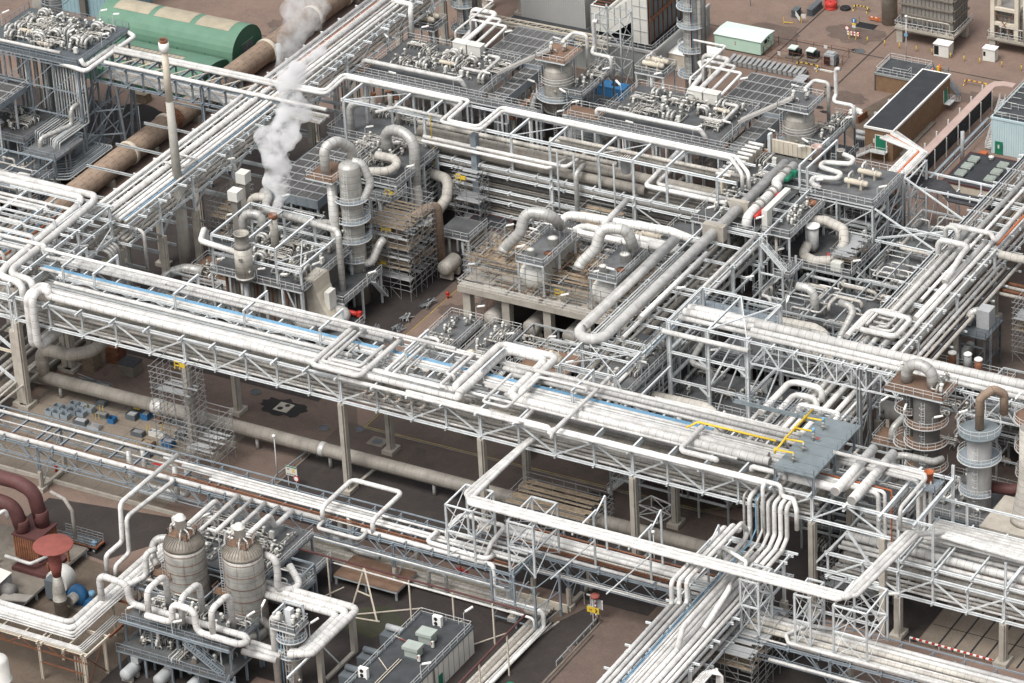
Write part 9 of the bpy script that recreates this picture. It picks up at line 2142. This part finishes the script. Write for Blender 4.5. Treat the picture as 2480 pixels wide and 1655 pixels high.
for x0,y0,x1,y1 in ((10,-83,13.4,-74.8),(17.2,-81.4,27,-74.6),(31,-80,34,-75),(38,-80.5,41.5,-75),(13.6,-82,23,-80.4)): b.bar((x0,y0,0.2),(x1,y1,0.2),0.16)
b.make('ground_rail',label='pale rails laid across the dark gravel below the maroon pipe',cat='rail')
run('x','ground run below the front rack','wall',[(-67.2,0.3,'old_clad'),(-68.0,0.36,'old_clad'),(-68.8,0.3,'duct_clad'),(-69.6,0.36,'old_clad'),(-70.4,0.22,'white_clad',11,42)],-6,45,0.4)
for k in range(5): tb('%s pipe of the ground run turning towards the camera' % ORD[k],[(43.6+k*0.75,-70-k*0.2,0.9),(43.6+k*0.75,-74,0.9),(43.0+k*0.75,-112,0.9)],(0.34,0.4,0.34,0.2,0.14)[k],('old_clad','duct_clad','old_clad','white_clad','white_clad')[k])
hoop('grey square pipe hoop standing on the gravel',0.3,[(25.6,-70.2,0.8),(25.6,-70.2,4),(28.6,-70.2,4),(28.6,-70.2,0.8)],'alu_clad')
deck('low brown walkway under the front rack',11.5,-74.6,22.6,-68.6,1.8,'rustdeck','',True,0,legm='grey_steel')
b = B('red'); b.bar((28.8,-66.3,1.4),(28.8,-66.3,3.2),0.2).bar((27.8,-66.4,2.6),(30,-66.4,2.6),0.3).bar((30,-66.4,1.5),(30,-66.4,2.8),0.2); b.make('hydrant',label='red hydrant pipework against the cream wall',cat='hydrant')
t = thing('pipe_gantry',(44,-73,0),'tall thin galvanised frame at the end of the lower left rack','frame')
for x,y,h in ((38.2,-73,9),(42,-73,9),(45.6,-73.3,8.4),(46.4,-67.4,8)): b = B('galv'); b.bar((x,y,0),(x,y,h),0.3); b.make('post',t)
b = B('galv')
for z in (1.2,4.4,8): b.bar((38.2,-73,z),(45.6,-73.2,z),0.16); b.bar((45.6,-73.2,z),(46.4,-67.4,z),0.14)
b.bar((38.2,-73,1.2),(42,-73,8),0.1).bar((42,-73,1.2),(45.6,-73.2,8),0.1).bar((45.6,-73.2,1),(46.4,-67.4,7),0.1); b.mat('white_clad').tube([V((41,-73.4,3.0)),V((45.4,-73.6,3.0)),V((45.4,-73.6,0.8))],0.2,8); b.make('tie',t)
# signs and lamps on the road
t = thing('direction_sign',(51.7,-67.4,0),'yellow arrow sign on a striped pole inside the kerb curve','sign')
b = B('rail'); b.bar((51.8,-67.4,0),(51.8,-67.4,3.2),0.1); b.make('post',t)
b = B('yellow'); b.box(50.9,-67.56,2.2,52.9,-67.5,3.2); b.make('board',t)
b = B('black'); b.bar((52.3,-67.59,2.4),(52.6,-67.59,2.7),0.05,0.14).bar((52.6,-67.59,2.7),(52.3,-67.59,3.0),0.05,0.14); b.make('arrow',t)
b = B('rust'); b.box(51.35,-67.6,2.5,51.43,-67.57,2.9).box(51.65,-67.6,2.5,51.73,-67.57,2.9).box(51.43,-67.6,2.66,51.65,-67.57,2.74); b.make('lettering',t)
t = thing('alarm_post',(51.6,-66.2,0),'red and white striped alarm post with a white board and a red head','post')
b = B('red')
for i in range(10): b.mat('red' if i % 2 else 'lamp_white').cyl((51.6,-66.2,0.4*i),0.12,0.4,8)
b.make('pole',t)
b = B('redcap'); b.lathe((51.6,-66.2,4.0),[(0.2,0),(0.75,0.1),(0.7,0.45),(0.2,0.5)],12); b.make('head',t)
b = B('motor'); b.box(51.0,-66.0,2.0,52.6,-65.92,3.6); b.mat('lamp_white').bar((50.95,-66.02,2.0),(50.95,-66.02,3.6),0.1).bar((52.65,-66.02,2.0),(52.65,-66.02,3.6),0.1); b.make('board',t)
b = B('rail'); b.bar((50.2,-65.2,0),(50.2,-65.2,3.6),0.09); b.mat('offwhite').box(49.6,-65.24,3.3,50.8,-65.2,3.6); b.make('road_sign',label='small white plate on a thin post behind the yellow arrow sign',cat='sign')
b = B('rail'); b.bar((48.0,-63.2,0),(48.0,-63.2,3.4),0.08); b.mat('slate').box(47.5,-63.24,2.2,48.1,-63.2,3.5); b.make('road_sign',label='grey back of a road sign at the kerb bend',cat='sign')
t = thing('notice_board',(-8.6,-54,0),'white notice board with a green header on two posts by the dark gravel','sign')
b = B('rail'); b.bar((-9.7,-53.6,0),(-9.7,-53.6,2.6),0.1).bar((-8.3,-53.6,0),(-8.3,-53.6,2.4),0.1); b.make('post',t)
b = B('offwhite'); b.box(-10.0,-53.72,2.0,-7.9,-53.66,3.7); b.make('board',t)
b = B('green'); b.box(-10.0,-53.75,3.5,-7.9,-53.73,3.7); b.mat('yellow').box(-8.8,-53.75,3.05,-8.3,-53.73,3.3).box(-8.8,-53.75,2.7,-8.3,-53.73,2.95); b.mat('redcap').box(-9.7,-53.75,3.05,-9.3,-53.73,3.25); b.mat('slate')
for i in range(6): b.box(-9.8+i*0.3,-53.75,2.2,-9.6+i*0.3,-53.73,2.35)
b.make('print',t)
b = B('red'); b.lathe((-8.1,-53.8,1.7),[(0.55,0),(0.55,0.05)],18,'y'); b.mat('lamp_white').lathe((-8.1,-53.83,1.7),[(0.38,0),(0.38,0.03)],16,'y'); b.make('disc',t)
guard([(-12.4,-53.5),(-12.3,-50.4),(-11.8,-44.4)],'dark guard rail along the edge of the gravel by the notice board')
for k,(x,y) in enumerate(((-20.4,-43.6),(-12.8,-44.4))):
 t = thing('road_barrier',(x,y,0),'red and white striped barrier under the duct, %s one' % ('far left','nearer')[k],'barrier'); b = B('red')
 for zz in (0.5,1.0):
  for i in range(8): b.mat('red' if i % 2 else 'lamp_white').bar((x+i*0.34,y,zz),(x+(i+1)*0.34,y,zz),0.05,0.3)
 b.make('boards',t); b = B('rail'); b.bar((x+0.2,y,0),(x+0.2,y,1.2),0.08).bar((x+2.5,y,0),(x+2.5,y,1.2),0.08); b.make('post',t)
t = lamp_post(-12.0,-53.2,8.0,'thin pale lamp post at the gravel corner by the notice board')
t = lamp_post(54.2,-52.6,8.0,'thin pale lamp post behind the three pipes by the low duct')
t = lamp_post(93.9,-52.2,8.2,'thin pale lamp post on the gravel by the concrete bay',head=False)
b = B('lamp_white'); b.bar((93.9,-52.2,8.2),(92.4,-53.4,8.5),0.4,0.24); b.make('lamp_head',t)
t = thing('floodlight',(61.6,-66.3,0),'black floodlight on a short post at the road kerb','floodlight'); b = B('black'); b.bar((61.6,-66.3,0),(61.6,-66.3,1.8),0.14); b.poly([(60.4,-66.6,2.3),(62.0,-66.9,2.1),(62.2,-66.1,2.3),(60.7,-65.8,2.5)],0.2); b.make('lamp_head',t)
t = thing('hose_barrier',(102,-52,0),'red and white striped barrier pole along the concrete bay','barrier'); b = B('red')
for i in range(26): b.mat('red' if i % 2 else 'lamp_white').bar((95.4+i*0.5,-51.9-i*0.01,0.9),(95.9+i*0.5,-51.9-i*0.01,0.9),0.22)
b.make('pole',t); b = B('rail')
for x in (95.4,100,104,108.4): b.bar((x,-51.9,0),(x,-51.9,0.9),0.1)
b.make('post',t)
t = thing('lattice_crate',(46,-35.5,0),'open pale lattice crate frame lying behind the low duct','frame'); b = B('rail')
q = [V((43.6,-38.4,0.1)),V((47.6,-39.2,0.1)),V((48.6,-36.4,0.1)),V((44.6,-35.4,0.1))]
for i in range(4): j = (i+1) % 4; b.bar(q[i],q[j],0.16); b.bar(q[i]+V((0,0,2)),q[j]+V((0,0,2)),0.16); b.bar(q[i],q[i]+V((0,0,2)),0.16); b.bar(q[i],q[j]+V((0,0,2)),0.1)
b.make('frame',t)
b = B('green'); b.lathe((48.4,-86.2,0.02),[(0.7,0),(0.7,0.25),(0.3,0.4)],14); b.make('cover',label='small green round cover on the dark gravel',cat='cover')
for k in range(12): x = -5+k*4.6; b = B('grey_steel'); b.bar((x,-36.4,0),(x,-36.4,3),0.12) if False else b.tube([V((x,-24-(k % 3)*2,0)),V((x,-24-(k % 3)*2,4.5)),V((x,-20,4.5))],0.16,6); b.make('stub_pipe',label='%s stub pipe standing under the middle rack, from the left' % ORD[k],cat='stub pipe')
t = thing('stair',(33,-34,0),'short white stair under the right half of the middle rack','stair'); b = B('rail'); b.stair((36.4,-34.4,0),(39.6,-31.8,3),1.0); b.make('flight',t)
gear('lamp','the tank unit',[(-4,-105.6,7.6,40),(4,-105.6,7.6,20),(13,-100,7.6,60),(-8,-80,7.4,40),(1,-88,12,200),(13.8,-97,7.6,100),(22.6,-98,8,60),(38.4,-81.6,4.5,60),(39.4,-95.6,4.5,20)])
gear('lamp','the junction and left rack',[(-63.6,-30,16,20),(-60,-8,15,190),(-59.6,8,15,10)])
# red hydrants
for k,(x,y) in enumerate(((-12.6,-92.2),(-17,8.2),(-45.4,-65.8))): b = B('red'); b.cyl((x,y,0),0.2,0.9,10).lathe((x,y,0.9),[(0.3,0),(0.28,0.3),(0.05,0.4)],10); b.bar((x-0.4,y,0.7),(x+0.4,y,0.7),0.2); b.make('hydrant',label='red hydrant %s' % ('beside the tank unit yard','by the yellow line below the scaffold','under the lower left rack')[k],cat='hydrant')
b = B('slate'); random.seed(2)
for i in range(26): x = -17.4+random.random()*-4.5; y = 18+random.random()*4; b.mat(random.choice(('slate','scaf','motor'))).bar((x,y-3,0.3+random.random()*0.6),(x+random.uniform(-.4,.4),y+3,0.3+random.random()*0.6),0.12)
b.make('tube_stack',label='long stack of scaffold tubes by the small round ended drum',cat='scaffold tubes')
for k,(x,y,w,d) in enumerate(((-19.6,-1,2,2),(-19,-4.6,2,1.6),(-20,-9,2.2,3.4),(-22.6,-7,1.4,3),(-18.8,4.6,1.8,3.0))):
 b = B('scaf')
 for i in range(14): b.mat(random.choice(('scaf','slate','motor'))).bar((x-w/2+random.random()*w,y-d/2,0.15+random.random()*0.7),(x-w/2+random.random()*w,y+d/2,0.15+random.random()*0.7),0.12)
 b.make('tube_stack',label='%s heap of scaffold fittings beside the yellow line, from the far end' % ORD[(1,2,4,3,0)[k]],cat='scaffold fittings')
# ================================================================== steam
def steam(name,label,path,dens,seed,vox=0.45):
 """path: (u, v, y, radius) puffs; one closed lumpy body filled with an even, noisy volume"""
 random.seed(seed); b = B('lamp_white')
 puffs = []
 for (u0,v0,y0,r0),(u1,v1,y1,r1) in zip(path,path[1:]):
  a = WY(u0,v0,y0); c = WY(u1,v1,y1); n = max(2,int((c-a).length/((r0+r1)*0.28)))
  for i in range(n):
   f = i/n; r = r0+(r1-r0)*f; p = a.lerp(c,f)
   puffs.append((p,r*0.8)); 
   for _ in range(3): d = V((random.gauss(0,1),random.gauss(0,1),random.gauss(0,0.8))).normalized(); puffs.append((p+d*r*random.uniform(0.35,0.95),r*random.uniform(0.3,0.62)))
 for p,r in puffs: b.lathe(p,[(0.01,-r),(r*0.7,-r*0.7),(r,0),(r*0.7,r*0.7),(0.01,r)],10)
 o = b.make(name,None,label,'steam',None,'stuff')
 md = o.modifiers.new('remesh','REMESH'); md.mode = 'VOXEL'; md.voxel_size = vox
 m = bpy.data.materials.new(name); m.use_nodes = True; n = m.node_tree; n.nodes.remove(n.nodes['Principled BSDF'])
 pv = n.nodes.new('ShaderNodeVolumePrincipled'); pv.inputs['Color'].default_value = (0.98,0.98,0.98,1); pv.inputs['Anisotropy'].default_value = 0.1
 g = n.nodes.new('ShaderNodeNewGeometry'); t = n.nodes.new('ShaderNodeTexNoise'); t.inputs['Scale'].default_value = 0.42; t.inputs['Detail'].default_value = 5; t.inputs['Roughness'].default_value = 0.65
 n.links.new(g.outputs['Position'],t.inputs['Vector'])
 r = n.nodes.new('ShaderNodeMapRange'); r.inputs['From Min'].default_value = 0.40; r.inputs['From Max'].default_value = 0.68; r.inputs['To Min'].default_value = 0; r.inputs['To Max'].default_value = dens
 n.links.new(t.outputs['Fac'],r.inputs['Value']); n.links.new(r.outputs[0],pv.inputs['Density'])
 n.links.new(pv.outputs[0],n.nodes['Material Output'].inputs['Volume'])
 o.data.materials.clear(); o.data.materials.append(m); return o
steam('steam_plume','white steam plume rising past the gridded cooler from the short stack',[(658,532,-7,0.7),(672,490,-6,1.0),(690,455,-4,1.3),(668,420,-3,2.6),(662,360,-2,3.3),(690,310,0,3.4),(705,250,2,2.5),(702,205,3,2.9),(745,140,5,1.7),(790,110,6,1.1)],1.6,5)
steam('steam_wisp','faint spread wisp of steam drifting over the brown pipeline',[(680,165,10,1.6),(705,110,12,2.6),(720,60,14,3.6),(745,15,16,4.2),(740,-30,18,4.5)],0.42,6,0.6)
steam('steam_wisp','small wisp of steam behind the goal post frame',[(1972,372,46,0.5),(1990,360,46,0.8),(2010,345,47,1.0)],0.28,7,0.3)
# ================================================================== pipes of no great size in the picture: one object
def _score(o):
 bb = [o.matrix_world @ V(c) for c in o.bound_box]; us = []; vs = []
 for p in bb: q = p-EYE; d = q.dot(FWD); us.append(CX+FPX*q.dot(RGT)/d); vs.append(CY-FPX*q.dot(UPV)/d)
 w = max(0,min(2480,max(us))-max(0,min(us))); h = max(0,min(1655,max(vs))-max(0,min(vs)))
 sz = sorted(o.dimensions); k = 1.0
 if any(s in o['label'] for s in ('lower layer','bottom layer','lower deck','inside','hung under','shade','lowest','lower level','second level','third level','fourth level','behind the gridded','drop pipe','far left','on the floor','across the floor')): k = 0.12
 return (w*w+h*h)**0.5*max(sz[0],0.15)*k
bpy.context.view_layer.update()
P_ALL = sorted([o for o in COL.objects if o.get('category') == 'pipe' and o.type == 'MESH' and not o.parent],key=_score,reverse=True)
REST = P_ALL[285:]
if len(REST) > 1:
 keep = REST[0]
 with bpy.context.temp_override(active_object=keep,object=keep,selected_objects=REST,selected_editable_objects=REST): bpy.ops.object.join()
 keep.name = 'small_pipes'; keep['label'] = 'mass of lesser pipes in the shaded lower levels of the racks'; keep['kind'] = 'stuff'; keep['category'] = 'pipes'
 if 'group' in keep: del keep['group']
